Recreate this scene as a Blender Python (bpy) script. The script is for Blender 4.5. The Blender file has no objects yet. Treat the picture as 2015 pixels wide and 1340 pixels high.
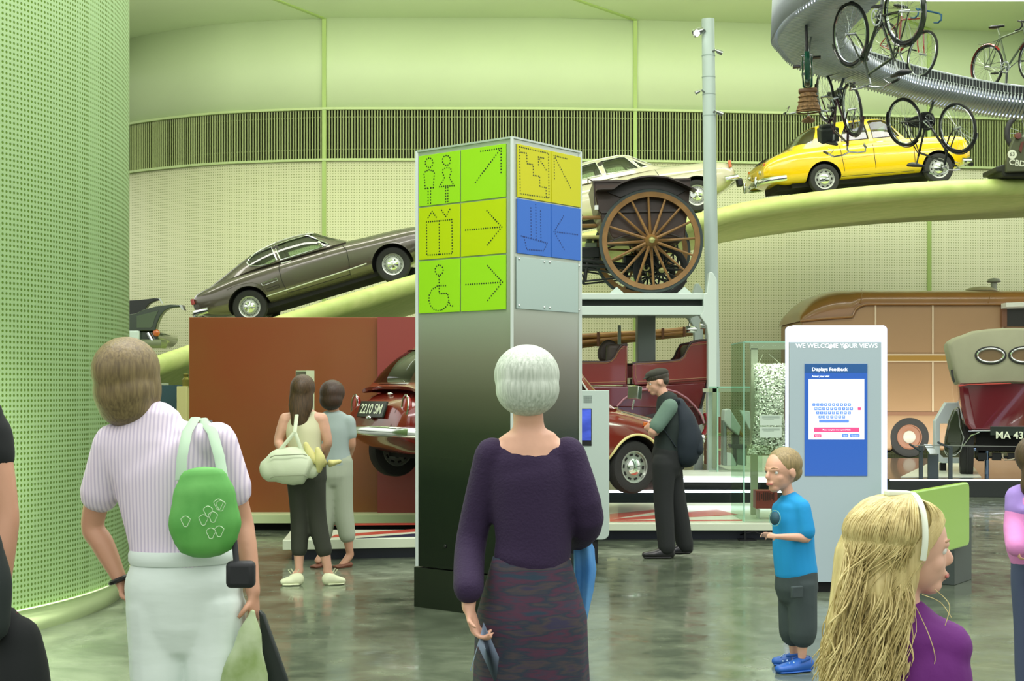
import bpy, bmesh, math, random
from mathutils import Vector as V, Matrix as M, noise
random.seed(7)
S = bpy.context.scene; COL = S.collection
# ---------- camera, world, lights, exposure ----------
F, HX, HY, CH = 2900.0, 1007.5, 765.0, 1.45        # focal length in px, horizon, eye height
cd = bpy.data.cameras.new('camera'); cam = bpy.data.objects.new('camera', cd); COL.objects.link(cam)
cam.location = (0, 0, CH); cam.rotation_euler = (math.pi/2, 0, 0)
cd.sensor_width = 36; cd.lens = 36*F/2015; cd.shift_y = (HY-670)/2015; cd.clip_end = 200; cd.clip_start = .05
S.camera = cam
S.view_settings.view_transform = 'Standard'; S.view_settings.look = 'None'; S.view_settings.gamma = 1
S.view_settings.exposure = 0.0
W = bpy.data.worlds.new('world'); S.world = W; W.use_nodes = True
nt = W.node_tree; nt.nodes.clear()
tc = nt.nodes.new('ShaderNodeTexCoord'); sx = nt.nodes.new('ShaderNodeSeparateXYZ'); nt.links.new(tc.outputs['Generated'], sx.inputs[0])
cr = nt.nodes.new('ShaderNodeValToRGB'); e = cr.color_ramp.elements
e[0].position = 0.0; e[0].color = (.02, .025, .018, 1); e[1].position = 1; e[1].color = (1.0, 1.0, .97, 1)
k = e.new(.015); k.color = (.06, .065, .055, 1); k = e.new(.06); k.color = (.55, .6, .5, 1); k = e.new(.3); k.color = (1.0, 1.0, .95, 1)
nt.links.new(sx.outputs[2], cr.inputs[0])
bg = nt.nodes.new('ShaderNodeBackground'); bg.inputs[1].default_value = 1.7; nt.links.new(cr.outputs[0], bg.inputs[0])
wo = nt.nodes.new('ShaderNodeOutputWorld'); nt.links.new(bg.outputs[0], wo.inputs[0])
def area(name, loc, rot, sx, sy, power, col=(1, 1, .92)):
    l = bpy.data.lights.new(name, 'AREA'); l.shape = 'RECTANGLE'; l.size = sx; l.size_y = sy; l.energy = power; l.color = col
    o = bpy.data.objects.new(name, l); COL.objects.link(o); o.location = loc; o.rotation_euler = rot; return o
area('hall_light', (0, 6, 8.6), (0, 0, 0), 9, 3, 800, (1, .99, .95))
area('hall_light', (1, 16.5, 9.0), (0, 0, 0), 16, 3, 900, (1, .98, .94))
area('hall_light', (1, 24.2, 9.2), (math.radians(35), 0, 0), 22, 1.2, 760, (1, .97, .92))
area('ceiling_fill', (0, 25.5, 6.6), (math.radians(160), 0, 0), 22, 1.0, 620, (1, .98, .95))  # added fill without a real fixture, brightens the upper wall and ceiling
area('ceiling_fill', (2, 20.5, 7.2), (math.radians(178), 0, 0), 20, 1.0, 420, (1, .98, .95))  # second added fill, lifts the ceiling brightness
area('wall_washer', (5, 27.5, .4), (math.radians(115), 0, 0), 12, .5, 150, (1, .95, .84))
sl_ = bpy.data.lights.new('drum_fill', 'SPOT'); sl_.energy = 15000; sl_.spot_size = math.radians(44); sl_.spot_blend = .8; sl_.shadow_soft_size = .4; sl_.color = (1, 1, .9)  # added lamp out of view, brightens the lower drum
so = bpy.data.objects.new('drum_fill', sl_); COL.objects.link(so); so.location = (-2.7, 1.5, 3.4); so.rotation_euler = (V((-3.9, 7.4, -.6))-so.location).to_track_quat('-Z', 'Y').to_euler()
# ---------- helpers ----------
def at(x, y, d): return V(((x-HX)/F*d, d, CH-(y-HY)/F*d))
def lin(c):
    c = c/255.; return c/12.92 if c <= .04045 else ((c+.055)/1.055)**2.4
def rgb(c): return (lin(c[0]), lin(c[1]), lin(c[2]), 1)
MATS = {}
def mat(name, c, rough=.5, metal=0, coat=0, var=0, vs=8, bump=0, bs=60, emit=0, spec=.5, c2=None, stretch=(1, 1, 1)):
    if name in MATS: return MATS[name]
    m = bpy.data.materials.new(name); m.use_nodes = True; n = m.node_tree; b = n.nodes['Principled BSDF']
    b.inputs['Base Color'].default_value = rgb(c); b.inputs['Roughness'].default_value = rough; b.inputs['Metallic'].default_value = metal
    b.inputs['Coat Weight'].default_value = coat; b.inputs['Coat Roughness'].default_value = .05; b.inputs['Specular IOR Level'].default_value = spec
    if emit: b.inputs['Emission Color'].default_value = rgb(c); b.inputs['Emission Strength'].default_value = emit
    if var or bump or c2:
        t = n.nodes.new('ShaderNodeTexCoord'); mp = n.nodes.new('ShaderNodeMapping'); mp.inputs['Scale'].default_value = stretch
        n.links.new(t.outputs['Object'], mp.inputs[0])
    if var or c2:
        no = n.nodes.new('ShaderNodeTexNoise'); no.inputs['Scale'].default_value = vs; no.inputs['Detail'].default_value = 5
        n.links.new(mp.outputs[0], no.inputs[0])
        r = n.nodes.new('ShaderNodeValToRGB'); r.color_ramp.elements[0].position = .32; r.color_ramp.elements[1].position = .68
        a = rgb(c)
        if c2: r.color_ramp.elements[0].color = rgb(c2); r.color_ramp.elements[1].color = a
        else:
            r.color_ramp.elements[0].color = tuple(q*(1-var) for q in a[:3])+(1,); r.color_ramp.elements[1].color = tuple(min(1, q*(1+var)) for q in a[:3])+(1,)
        n.links.new(no.outputs[0], r.inputs[0]); n.links.new(r.outputs[0], b.inputs['Base Color'])
    if bump:
        nb = n.nodes.new('ShaderNodeTexNoise'); nb.inputs['Scale'].default_value = bs; nb.inputs['Detail'].default_value = 3
        n.links.new(mp.outputs[0], nb.inputs[0]); bp = n.nodes.new('ShaderNodeBump'); bp.inputs['Strength'].default_value = bump; bp.inputs['Distance'].default_value = .01
        n.links.new(nb.outputs[0], bp.inputs['Height']); n.links.new(bp.outputs[0], b.inputs['Normal'])
    MATS[name] = m; return m
def glass(name, tint, refl=.12, alpha=.0, rough=.02):
    if name in MATS: return MATS[name]
    m = bpy.data.materials.new(name); m.use_nodes = True; n = m.node_tree; n.nodes.clear()
    o = n.nodes.new('ShaderNodeOutputMaterial'); t = n.nodes.new('ShaderNodeBsdfTransparent'); t.inputs[0].default_value = rgb(tint)
    g = n.nodes.new('ShaderNodeBsdfGlossy'); g.inputs['Roughness'].default_value = rough
    lw = n.nodes.new('ShaderNodeFresnel'); lw.inputs[0].default_value = 1.45
    ad = n.nodes.new('ShaderNodeMath'); ad.operation = 'ADD'; ad.inputs[1].default_value = refl-.04; n.links.new(lw.outputs[0], ad.inputs[0])
    mx = n.nodes.new('ShaderNodeMixShader'); n.links.new(ad.outputs[0], mx.inputs[0]); n.links.new(t.outputs[0], mx.inputs[1]); n.links.new(g.outputs[0], mx.inputs[2])
    n.links.new(mx.outputs[0], o.inputs[0]); MATS[name] = m; return m
def clearpane(name, tint, k=.06):
    m = bpy.data.materials.new(name); m.use_nodes = True; n = m.node_tree; n.nodes.clear(); o = n.nodes.new('ShaderNodeOutputMaterial')
    t = n.nodes.new('ShaderNodeBsdfTransparent'); t.inputs[0].default_value = rgb(tint); g = n.nodes.new('ShaderNodeBsdfGlossy'); g.inputs['Roughness'].default_value = .05
    mx = n.nodes.new('ShaderNodeMixShader'); mx.inputs[0].default_value = k; n.links.new(t.outputs[0], mx.inputs[1]); n.links.new(g.outputs[0], mx.inputs[2]); n.links.new(mx.outputs[0], o.inputs[0]); return m
def perfmat(name, base, hole, sp, r):
    m = mat(name, base, .55, spec=.3); n = m.node_tree; b = n.nodes['Principled BSDF']
    uv = n.nodes.new('ShaderNodeUVMap'); uv.uv_map = 'uv'
    def vm(op, a, val=None):
        q = n.nodes.new('ShaderNodeVectorMath'); q.operation = op; n.links.new(a, q.inputs[0])
        if val is not None: q.inputs[1].default_value = val
        return q
    s = vm('MULTIPLY', uv.outputs[0], (1/sp, 1/sp, 0)); f = vm('FRACTION', s.outputs[0]); c = vm('SUBTRACT', f.outputs[0], (.5, .5, 0)); l = vm('LENGTH', c.outputs[0])
    mr = n.nodes.new('ShaderNodeMapRange'); mr.inputs['From Min'].default_value = r*.82; mr.inputs['From Max'].default_value = r*1.12
    n.links.new(l.outputs['Value'], mr.inputs[0])
    mx = n.nodes.new('ShaderNodeMix'); mx.data_type = 'RGBA'; n.links.new(mr.outputs[0], mx.inputs[0]); mx.inputs[6].default_value = rgb(hole); mx.inputs[7].default_value = rgb(base)
    n.links.new(mx.outputs[2], b.inputs['Base Color'])
    bp = n.nodes.new('ShaderNodeBump'); bp.inputs['Strength'].default_value = .6; bp.inputs['Distance'].default_value = .006
    n.links.new(mr.outputs[0], bp.inputs['Height']); n.links.new(bp.outputs[0], b.inputs['Normal'])
    return m
def frame(o, xd, zd):
    x = V(xd).normalized(); z = V(zd); z = (z-x*z.dot(x)).normalized(); y = z.cross(x)
    m = M.Identity(4)
    for i in range(3): m[i][0] = x[i]; m[i][1] = y[i]; m[i][2] = z[i]; m[i][3] = o[i]
    return m
class G:
    def __init__(s): s.v = []; s.f = []; s.mi = []; s.uv = {}; s.c = 0
    def add(s, vs, fs):
        k = len(s.v); s.v += [V(p) for p in vs]
        for f in fs: s.f.append([i+k for i in f]); s.mi.append(s.c)
        return s
    def box(s, c, d, R=None):
        c = V(c); pts = []
        for a in (-.5, .5):
            for b in (-.5, .5):
                for e in (-.5, .5):
                    p = V((a*d[0], b*d[1], e*d[2])); pts.append(c+(R@p if R else p))
        return s.add(pts, [(0, 1, 3, 2), (4, 6, 7, 5), (0, 4, 5, 1), (2, 3, 7, 6), (0, 2, 6, 4), (1, 5, 7, 3)])
    def beam(s, a, b, w, h, up=(0, 0, 1)):
        a = V(a); b = V(b); d = b-a
        m = frame((a+b)/2, d, up if abs(d.normalized().dot(V(up))) < .99 else (1, 0, 0)).to_3x3()
        return s.box((a+b)/2, (d.length, w, h), m)
    def loft(s, rings, cap=True, closed=True):
        n = len(rings[0]); k = len(s.v)
        for r in rings: s.v += [V(p) for p in r]
        for i in range(len(rings)-1):
            for j in range(n if closed else n-1):
                a = k+i*n+j; b = k+i*n+(j+1) % n
                s.f.append([a, b, b+n, a+n]); s.mi.append(s.c)
        if cap and closed:
            s.f.append([k+j for j in range(n)][::-1]); s.mi.append(s.c)
            q = k+(len(rings)-1)*n; s.f.append([q+j for j in range(n)]); s.mi.append(s.c)
        return s
    def tube(s, pts, r, n=8, closed=False, side=None):
        pts = [V(p) for p in pts]; N = len(pts); rings = []
        rr = r if isinstance(r, (list, tuple)) else [r]*N
        pu = None
        for i in range(N):
            if closed: t = pts[(i+1) % N]-pts[i-1]
            else: t = pts[min(i+1, N-1)]-pts[max(i-1, 0)]
            t.normalize()
            u = V(side) if side is not None else (pu if pu is not None else (V((0, 0, 1)) if abs(t.z) < .9 else V((1, 0, 0))))
            u = u-t*u.dot(t)
            if u.length < 1e-5: u = t.orthogonal()
            u.normalize(); pu = u; w = t.cross(u)
            a, b = rr[i] if isinstance(rr[i], (list, tuple)) else (rr[i], rr[i])
            rings.append([pts[i]+u*(a*math.cos(2*math.pi*j/n))+w*(b*math.sin(2*math.pi*j/n)) for j in range(n)])
        if closed: rings.append(rings[0]); return s.loft(rings, cap=False)
        return s.loft(rings)
    def limb(s, pts, r, n=14, side=(1, 0, 0), sub=4):
        """closed tapering limb with rounded ends, r = list of (a,b) or scalars"""
        pts = [V(p) for p in pts]; rr = [q if isinstance(q, (list, tuple)) else (q, q) for q in r]
        P = []; R = []
        def cr(a, b, c, d, t): return .5*((2*b)+(c-a)*t+(2*a-5*b+4*c-d)*t*t+(3*b-a-3*c+d)*t*t*t)
        N = len(pts)
        for i in range(N-1):
            a, b, c, d = pts[max(i-1, 0)], pts[i], pts[i+1], pts[min(i+2, N-1)]
            for k in range(sub):
                t = k/sub; P.append(cr(a, b, c, d, t)); t2 = t*t*(3-2*t)
                R.append((rr[i][0]*(1-t2)+rr[i+1][0]*t2, rr[i][1]*(1-t2)+rr[i+1][1]*t2))
        P.append(pts[-1]); R.append(rr[-1])
        d0 = (P[0]-P[1]).normalized(); d1 = (P[-1]-P[-2]).normalized(); m0 = min(R[0]); m1 = min(R[-1])
        A = [(P[0]+d0*m0*math.sin(x), (R[0][0]*math.cos(x), R[0][1]*math.cos(x))) for x in (1.45, 1.1, .6)]
        B = [(P[-1]+d1*m1*math.sin(x), (R[-1][0]*math.cos(x), R[-1][1]*math.cos(x))) for x in (.6, 1.1, 1.45)]
        return s.tube([a[0] for a in A]+P+[b[0] for b in B], [a[1] for a in A]+R+[b[1] for b in B], n, side=side)
    def lathe(s, prof, n=32, o=(0, 0, 0), ax='y', close=False):
        rings = []
        for j in range(n+1 if False else n):
            t = 2*math.pi*j/n; rg = []
            for r, h in prof:
                a, b = r*math.cos(t), r*math.sin(t)
                p = {'y': (a, h, b), 'z': (a, b, h), 'x': (h, a, b)}[ax]; rg.append(V(o)+V(p))
            rings.append(rg)
        m = len(prof); k = len(s.v)
        for r in rings: s.v += r
        for j in range(n):
            for i in range(m if close else m-1):
                a = k+j*m+i; b = k+j*m+(i+1) % m; c = k+((j+1) % n)*m+(i+1) % m; d = k+((j+1) % n)*m+i
                s.f.append([a, b, c, d]); s.mi.append(s.c)
        return s
    def prism(s, poly, h0, h1, fn):
        """poly in (a,b); fn(a,b,h)->xyz"""
        n = len(poly); k = [V(fn(a, b, h0)) for a, b in poly]+[V(fn(a, b, h1)) for a, b in poly]
        fs = [list(range(n))[::-1], list(range(n, 2*n))]+[[j, (j+1) % n, (j+1) % n+n, j+n] for j in range(n)]
        return s.add(k, fs)
    def ball(s, c, r, nu=20, nv=12, R=None):
        r = r if isinstance(r, (tuple, list)) else (r, r, r); c = V(c); rings = []
        for i in range(nv+1):
            p = -math.pi/2+math.pi*(i+.02)/(nv+.04); q = []
            for j in range(nu):
                t = 2*math.pi*j/nu; w = V((r[0]*math.cos(p)*math.cos(t), r[1]*math.cos(p)*math.sin(t), r[2]*math.sin(p)))
                q.append(c+(R@w if R else w))
            rings.append(q)
        return s.loft(rings)
    def grid(s, fn, nu, nv, uvf=None):
        k = len(s.v)
        for i in range(nu+1):
            for j in range(nv+1):
                s.v.append(V(fn(i/nu, j/nv)))
                if uvf: s.uv[len(s.v)-1] = uvf(i/nu, j/nv)
        for i in range(nu):
            for j in range(nv):
                a = k+i*(nv+1)+j; s.f.append([a, a+nv+1, a+nv+2, a+1]); s.mi.append(s.c)
        return s
    def xf(s, m, k0=0):
        for i in range(k0, len(s.v)): s.v[i] = m@s.v[i]
        return s
    def build(s, name, ms, parent=None, ang=38, bevel=0, solid=0, recalc=True, label=None):
        me = bpy.data.meshes.new(name); me.from_pydata([tuple(p) for p in s.v], [], s.f)
        if recalc:
            b = bmesh.new(); b.from_mesh(me); bmesh.ops.recalc_face_normals(b, faces=b.faces); b.to_mesh(me); b.free()
        if s.uv:
            l = me.uv_layers.new(name='uv')
            for lp in me.loops: l.data[lp.index].uv = s.uv.get(lp.vertex_index, (0, 0))
        for m_ in (ms if isinstance(ms, (list, tuple)) else [ms]): me.materials.append(m_)
        if any(s.mi): me.polygons.foreach_set('material_index', s.mi)
        me.shade_smooth()
        if ang: me.set_sharp_from_angle(angle=math.radians(ang))
        o = bpy.data.objects.new(name, me); COL.objects.link(o)
        if parent: o.parent = parent
        if solid: q = o.modifiers.new('s', 'SOLIDIFY'); q.thickness = solid; q.offset = -1
        if bevel: q = o.modifiers.new('b', 'BEVEL'); q.width = bevel; q.segments = 3; q.limit_method = 'ANGLE'
        if label: o['label'] = label
        return o
def tag(o, label, cat, group=None, kind=None):
    o['label'] = label; o['category'] = cat
    if group: o['group'] = group
    if kind: o['kind'] = kind
    return o
def struct(o): o['kind'] = 'structure'; return o
def thing(name, label, cat, mx=None, group=None):
    o = bpy.data.objects.new(name, None); COL.objects.link(o); o.empty_display_size = .2
    if mx is not None: o.matrix_world = mx if isinstance(mx, M) else M.Translation(V(mx))
    return tag(o, label, cat, group)
def bake(o):
    dg = bpy.context.evaluated_depsgraph_get(); dg.update()
    me = bpy.data.meshes.new_from_object(o.evaluated_get(dg)); old = o.data; o.modifiers.clear(); o.data = me; bpy.data.meshes.remove(old)
    return o
def blob(name, g, m, parent, vox=.008, sm=4, label=None):
    o = g.build(name, m, None, ang=0); r = o.modifiers.new('r', 'REMESH'); r.mode = 'VOXEL'; r.voxel_size = vox; r.use_smooth_shade = True
    if sm: q = o.modifiers.new('s', 'SMOOTH'); q.iterations = sm; q.factor = .5
    bake(o); o.parent = parent
    if label: o['label'] = label
    return o
def cut(o, cutter, cm):
    c = cutter.build('tmp', cm); b = o.modifiers.new('b', 'BOOLEAN'); b.object = c; b.operation = 'DIFFERENCE'; b.solver = 'EXACT'; b.use_self = True
    try: b.material_mode = 'TRANSFER'
    except Exception: pass
    bake(o); me = c.data; bpy.data.objects.remove(c); bpy.data.meshes.remove(me); return o
def text(name, s, size, m, parent, mx, ext=.001, align='CENTER', bold=0, sx=1):
    cu = bpy.data.curves.new(name, 'FONT'); cu.body = s; cu.size = size; cu.extrude = ext; cu.align_x = align; cu.align_y = 'CENTER'; cu.offset = bold
    t = bpy.data.objects.new(name, cu); COL.objects.link(t)
    dg = bpy.context.evaluated_depsgraph_get(); me = bpy.data.meshes.new_from_object(t.evaluated_get(dg)); bpy.data.objects.remove(t)
    me.materials.clear(); me.materials.append(m); o = bpy.data.objects.new(name, me); COL.objects.link(o); o.parent = parent
    o.matrix_local = mx @ M.Diagonal((sx, 1, 1, 1)); return o
def pch(tab):
    xs = [a for a, b in tab]; ys = [b for a, b in tab]; n = len(xs)
    h = [xs[i+1]-xs[i] for i in range(n-1)]; d = [(ys[i+1]-ys[i])/h[i] for i in range(n-1)]; m = [d[0]]
    for i in range(1, n-1):
        if d[i-1]*d[i] <= 0: m.append(0)
        else: w1 = 2*h[i]+h[i-1]; w2 = h[i]+2*h[i-1]; m.append((w1+w2)/(w1/d[i-1]+w2/d[i]))
    m.append(d[-1])
    def f(x):
        if x <= xs[0]: return ys[0]
        if x >= xs[-1]: return ys[-1]
        i = max(j for j in range(n-1) if xs[j] <= x); t = (x-xs[i])/h[i]
        return (2*t**3-3*t*t+1)*ys[i]+(t**3-2*t*t+t)*h[i]*m[i]+(-2*t**3+3*t*t)*ys[i+1]+(t**3-t*t)*h[i]*m[i+1]
    return f
def arc(c, r, a0, a1, n, f): return [f(c[0]+r*math.cos(math.radians(a0+(a1-a0)*i/n)), c[1]+r*math.sin(math.radians(a0+(a1-a0)*i/n))) for i in range(n+1)]
X3, Y3, Z3 = V((1, 0, 0)), V((0, 1, 0)), V((0, 0, 1))
chrome = mat('chrome', (215, 220, 215), .12, 1); black = mat('black_paint', (18, 20, 20), .35); rubber = mat('tyre_rubber', (34, 35, 34), .75, bump=.3, bs=90)
dark = mat('dark_underbody', (14, 15, 14), .8); white = mat('white_steel', (205, 222, 212), .4); steelgrey = mat('brushed_steel', (165, 170, 168), .3, 1)
led = mat('led_white', (232, 240, 255), .5, emit=3.0)
trimm = mat('bright_trim', (226, 230, 216), .25, .35)
autoglass = glass('auto_glass', (205, 222, 205), .12)
# ---------- setting ----------
flo = mat('polished_concrete', (112, 116, 98), .16, var=0, spec=.55)
n = flo.node_tree; b = n.nodes['Principled BSDF']; t = n.nodes.new('ShaderNodeTexCoord')
a = n.nodes.new('ShaderNodeTexNoise'); a.inputs['Scale'].default_value = .9; a.inputs['Detail'].default_value = 9; a.inputs['Roughness'].default_value = .62; a.inputs['Distortion'].default_value = 1.2
n.links.new(t.outputs['Object'], a.inputs[0]); r = n.nodes.new('ShaderNodeValToRGB'); q = r.color_ramp.elements
q[0].position = .3; q[0].color = rgb((66, 74, 60)); q[1].position = .75; q[1].color = rgb((124, 134, 112)); k = q.new(.5); k.color = rgb((88, 98, 80))
n.links.new(a.outputs[0], r.inputs[0]); n.links.new(r.outputs[0], b.inputs['Base Color'])
a2 = n.nodes.new('ShaderNodeTexNoise'); a2.inputs['Scale'].default_value = 5; a2.inputs['Detail'].default_value = 8; n.links.new(t.outputs['Object'], a2.inputs[0])
mr = n.nodes.new('ShaderNodeMapRange'); mr.inputs[1].default_value = .35; mr.inputs[2].default_value = .7; mr.inputs[3].default_value = .07; mr.inputs[4].default_value = .3
n.links.new(a2.outputs[0], mr.inputs[0]); n.links.new(mr.outputs[0], b.inputs['Roughness'])
a3 = n.nodes.new('ShaderNodeTexNoise'); a3.inputs['Scale'].default_value = 2.5; a3.inputs['Detail'].default_value = 4; n.links.new(t.outputs['Object'], a3.inputs[0])
bp = n.nodes.new('ShaderNodeBump'); bp.inputs['Strength'].default_value = .12; bp.inputs['Distance'].default_value = .02; n.links.new(a3.outputs[0], bp.inputs['Height']); n.links.new(bp.outputs[0], b.inputs['Normal'])
g = G(); g.box((0, 18, -.1), (44, 50, .2)); struct(g.build('floor', flo))
limew = mat('lime_wall_paint', (202, 220, 170), .5, var=.02, vs=.6, spec=.3)
# back wall: convex line in plan, traced from the louvre band
wx = pch([(-11, 38), (-9.5, 34.6), (-7.8, 33.2), (-6, 32.4), (-3.5, 32), (0, 32.0), (4, 32.3), (8, 32.8), (12, 33.4), (15, 34)])
NW = 120; WP = []; s_ = 0; last = None
for i in range(NW+1):
    x = -11+26*i/NW; p = V((x, wx(x), 0)); s_ += (p-last).length if last else 0; last = p; WP.append((p, s_))
def wfn(z0, z1, off=0):
    def f(u, v): p = WP[round(u*NW)][0]; return (p.x, p.y+off, z0+(z1-z0)*v)
    return f
def wuv(z0, z1): return lambda u, v: (WP[round(u*NW)][1], z0+(z1-z0)*v)
ZB0, ZB1, ZC = 6.42, 7.53, 9.5
perfb = perfmat('perforated_wall_panel', (218, 220, 180), (150, 162, 104), .058, .21)
g = G(); g.grid(wfn(0, ZB0), NW, 1, wuv(0, ZB0)); struct(g.build('wall_back', perfb, solid=.1, recalc=False))
g = G(); g.grid(wfn(ZB1, ZC), NW, 1); struct(g.build('wall_back_upper', limew, solid=.1, recalc=False))
g = G(); g.grid(wfn(ZB0-.05, ZB1+.05, .32), NW, 1); struct(g.build('wall_back_recess', mat('recess_dark', (52, 58, 38), .8), recalc=False))
slm = mat('louvre_slat', (146, 160, 98), .5)
g = G(); d_ = 0
i = 0
for k in range(int(WP[-1][1]/.062)):
    sN = k*.062
    while i < NW-1 and WP[i+1][1] < sN: i += 1
    t_ = (sN-WP[i][1])/(WP[i+1][1]-WP[i][1]); p = WP[i][0].lerp(WP[i+1][0], t_)
    g.box((p.x, p.y+.05, (ZB0+ZB1)/2), (.026, .09, ZB1-ZB0))
struct(g.build('trim_louvres', slm))
g = G()
for z in (ZB0, ZB1):
    for i in range(NW): g.beam(WP[i][0]+Z3*z-Y3*.01, WP[i+1][0]+Z3*z-Y3*.01, .12, .05)
for z in (ZB0+.25, ZB1-.16):
    for i in range(NW): g.beam(WP[i][0]+Z3*z+Y3*.12, WP[i+1][0]+Z3*z+Y3*.12, .02, .02)
struct(g.build('trim_band_rails', mat('lime_trim', (186, 206, 140), .45)))
grm = mat('groove_lime', (164, 192, 104), .5)
for nm, px, cdir in (('trim_1', 638, (-.67, -1.3)), ('trim_2', 1250, (-1.29, -1.6)), ('trim_3', 1829, (-1.6, -1.8))):
    X = (px-HX)/F*32.1; X = (px-HX)/F*wx(X); Y = wx(X); g = G()
    g.box((X, Y-.02, ZC/2), (.085, .05, ZC)); g.beam((X, Y-.02, ZC-.01), (X+cdir[0]*4, Y+cdir[1]*4, ZC-.01), .085, .03)
    struct(g.build(nm, grm))
g = G(); g.box((2, 24.5, ZC+.1), (30, 22, .2)); struct(g.build('ceiling', limew))
g = G(); g.box((9.6, 28.0, ZC-.02), (3.9, 4.9, .04)); tag(g.build('ceiling_light_panel', mat('skylight_glow', (240, 246, 255), emit=3.5)), 'long white glowing light panel in the green ceiling at top right', 'light')
# big perforated drum on the left
CX, CY, RR = -5.85, 9.8, 3.2
def drum(r, z0, z1, flare=0):
    def f(u, v): a = math.radians(-130+220*u); q = r+flare*(1-v); return (CX+q*math.cos(a), CY+q*math.sin(a), z0+(z1-z0)*v)
    return f
perfd = perfmat('perforated_drum_panel', (190, 224, 164), (112, 150, 54), .031, .27)
g = G(); g.grid(drum(RR, .16, 10), 160, 1, lambda u, v: (RR*math.radians(220*u), .16+9.84*v)); struct(g.build('wall_left', perfd, solid=.05, recalc=False))
g = G(); g.grid(drum(RR-.045, 0, .2), 160, 1); struct(g.build('baseboard_left', mat('lime_base', (200, 220, 164), .4), solid=.05, recalc=False))
g = G(); g.tube([drum(RR+.005, .155, .155)(i/100, 0) for i in range(101)], .005, 6); struct(g.build('trim_drum_edge', limew))
for a_ in (40,):
    pass
# ---------- elevated ramp carrying the cars ----------
rampm = mat('ramp_mosaic', (206, 218, 136), .5, c2=(186, 206, 116), vs=3, stretch=(1, 4, 1.2), bump=.1, bs=12)
RK = [(180, 745, 22.6), (300, 708, 23), (370, 684, 23.3), (570, 619, 24.1), (700, 579, 24.4), (815, 545, 24.8), (1000, 498, 25.4), (1200, 452, 26.2), (1400, 418, 26.9), (1460, 403, 27.0), (1600, 382, 27.1), (1708, 370, 27.2), (1827, 361, 27.3), (2015, 354, 27.6), (2200, 348, 28)]
rp = [at(*k) for k in RK]
fz = pch([(p.x, p.z) for p in rp]); fy = pch([(p.x, p.y) for p in rp])
rings = []
for i in range(81):
    x = rp[0].x+(rp[-1].x-rp[0].x)*i/80; y = fy(x); z = fz(x)+.06; T = .17
    sec = [(y+2.6, z)]+[(y+T-T*math.sin(a), z-T+T*math.cos(a)) for a in [math.pi*j/12 for j in range(13)]]+[(y+.6, z-.42), (y+2.6, z-.5)]
    rings.append([(x, b_, c_) for b_, c_ in sec])
g = G(); g.loft(rings); tag(g.build('display_ramp', rampm), 'long lime green curved ledge rising along the wall and carrying the cars', 'ramp')
# ---------- sign tower ----------
def face(o, a, b):   # frame on a vertical face running from plan point a to b: x along face, z up, y = outward normal negative
    d = V((b[0]-a[0], b[1]-a[1], 0)); return frame(V((a[0], a[1], 0)), d, Z3)
TA, TB, TC = V((-.633, 9.82, 0)), V((0, 9.26, 0)), V((.457, 9.85, 0)); TD = TA+TC-TB
tower = thing('sign_tower', 'tall square steel signpost tower with green, yellow and blue pictogram panels, black foot', 'sign tower', (0, 0, 0))
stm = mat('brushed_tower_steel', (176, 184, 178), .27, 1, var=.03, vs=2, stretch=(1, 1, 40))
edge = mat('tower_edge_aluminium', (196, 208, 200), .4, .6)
# casing colour runs by height from steel to black, the same on every face
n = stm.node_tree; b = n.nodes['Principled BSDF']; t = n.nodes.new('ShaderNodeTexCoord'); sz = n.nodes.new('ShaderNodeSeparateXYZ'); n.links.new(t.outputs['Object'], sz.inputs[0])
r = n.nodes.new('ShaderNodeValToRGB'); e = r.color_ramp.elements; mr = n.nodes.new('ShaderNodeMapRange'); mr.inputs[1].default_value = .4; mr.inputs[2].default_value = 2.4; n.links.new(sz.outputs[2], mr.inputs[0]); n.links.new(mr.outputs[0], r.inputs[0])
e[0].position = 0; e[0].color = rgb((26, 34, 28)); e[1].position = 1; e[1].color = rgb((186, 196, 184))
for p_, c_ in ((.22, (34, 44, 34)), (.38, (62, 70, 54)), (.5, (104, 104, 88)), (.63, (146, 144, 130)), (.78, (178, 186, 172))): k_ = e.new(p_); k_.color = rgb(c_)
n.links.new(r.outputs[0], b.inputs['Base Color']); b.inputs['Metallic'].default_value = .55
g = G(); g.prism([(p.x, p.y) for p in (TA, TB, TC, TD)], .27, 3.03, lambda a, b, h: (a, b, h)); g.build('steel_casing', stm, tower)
cen = (TA+TC)/2
g = G(); g.prism([((p-cen)*1.035+cen)[:2] for p in (TA, TB, TC, TD)], 0, .262, lambda a, b, h: (a, b, h)); g.build('black_foot', mat('tower_foot', (14, 22, 14), .35), tower)
g = G()
for p in (TA, TB, TC): g.box((p.x, p.y-.004, 1.65), (.02, .02, 2.76))
for a_, b_ in ((TA, TB), (TB, TC)): g.beam(a_+Z3*3.03, b_+Z3*3.03, .02, .012)
g.build('edge_trim', edge, tower)
FL = face(None, TA, TB); FR = face(None, TB, TC)       # local y axis points into / out: check sign
def outn(f): n_ = V((f[0][1], f[1][1], 0)); return 1 if n_.y < 0 else -1
dotm = mat('pictogram_black', (16, 40, 24), .5); dotb = mat('pictogram_navy', (8, 44, 110), .5)
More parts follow.
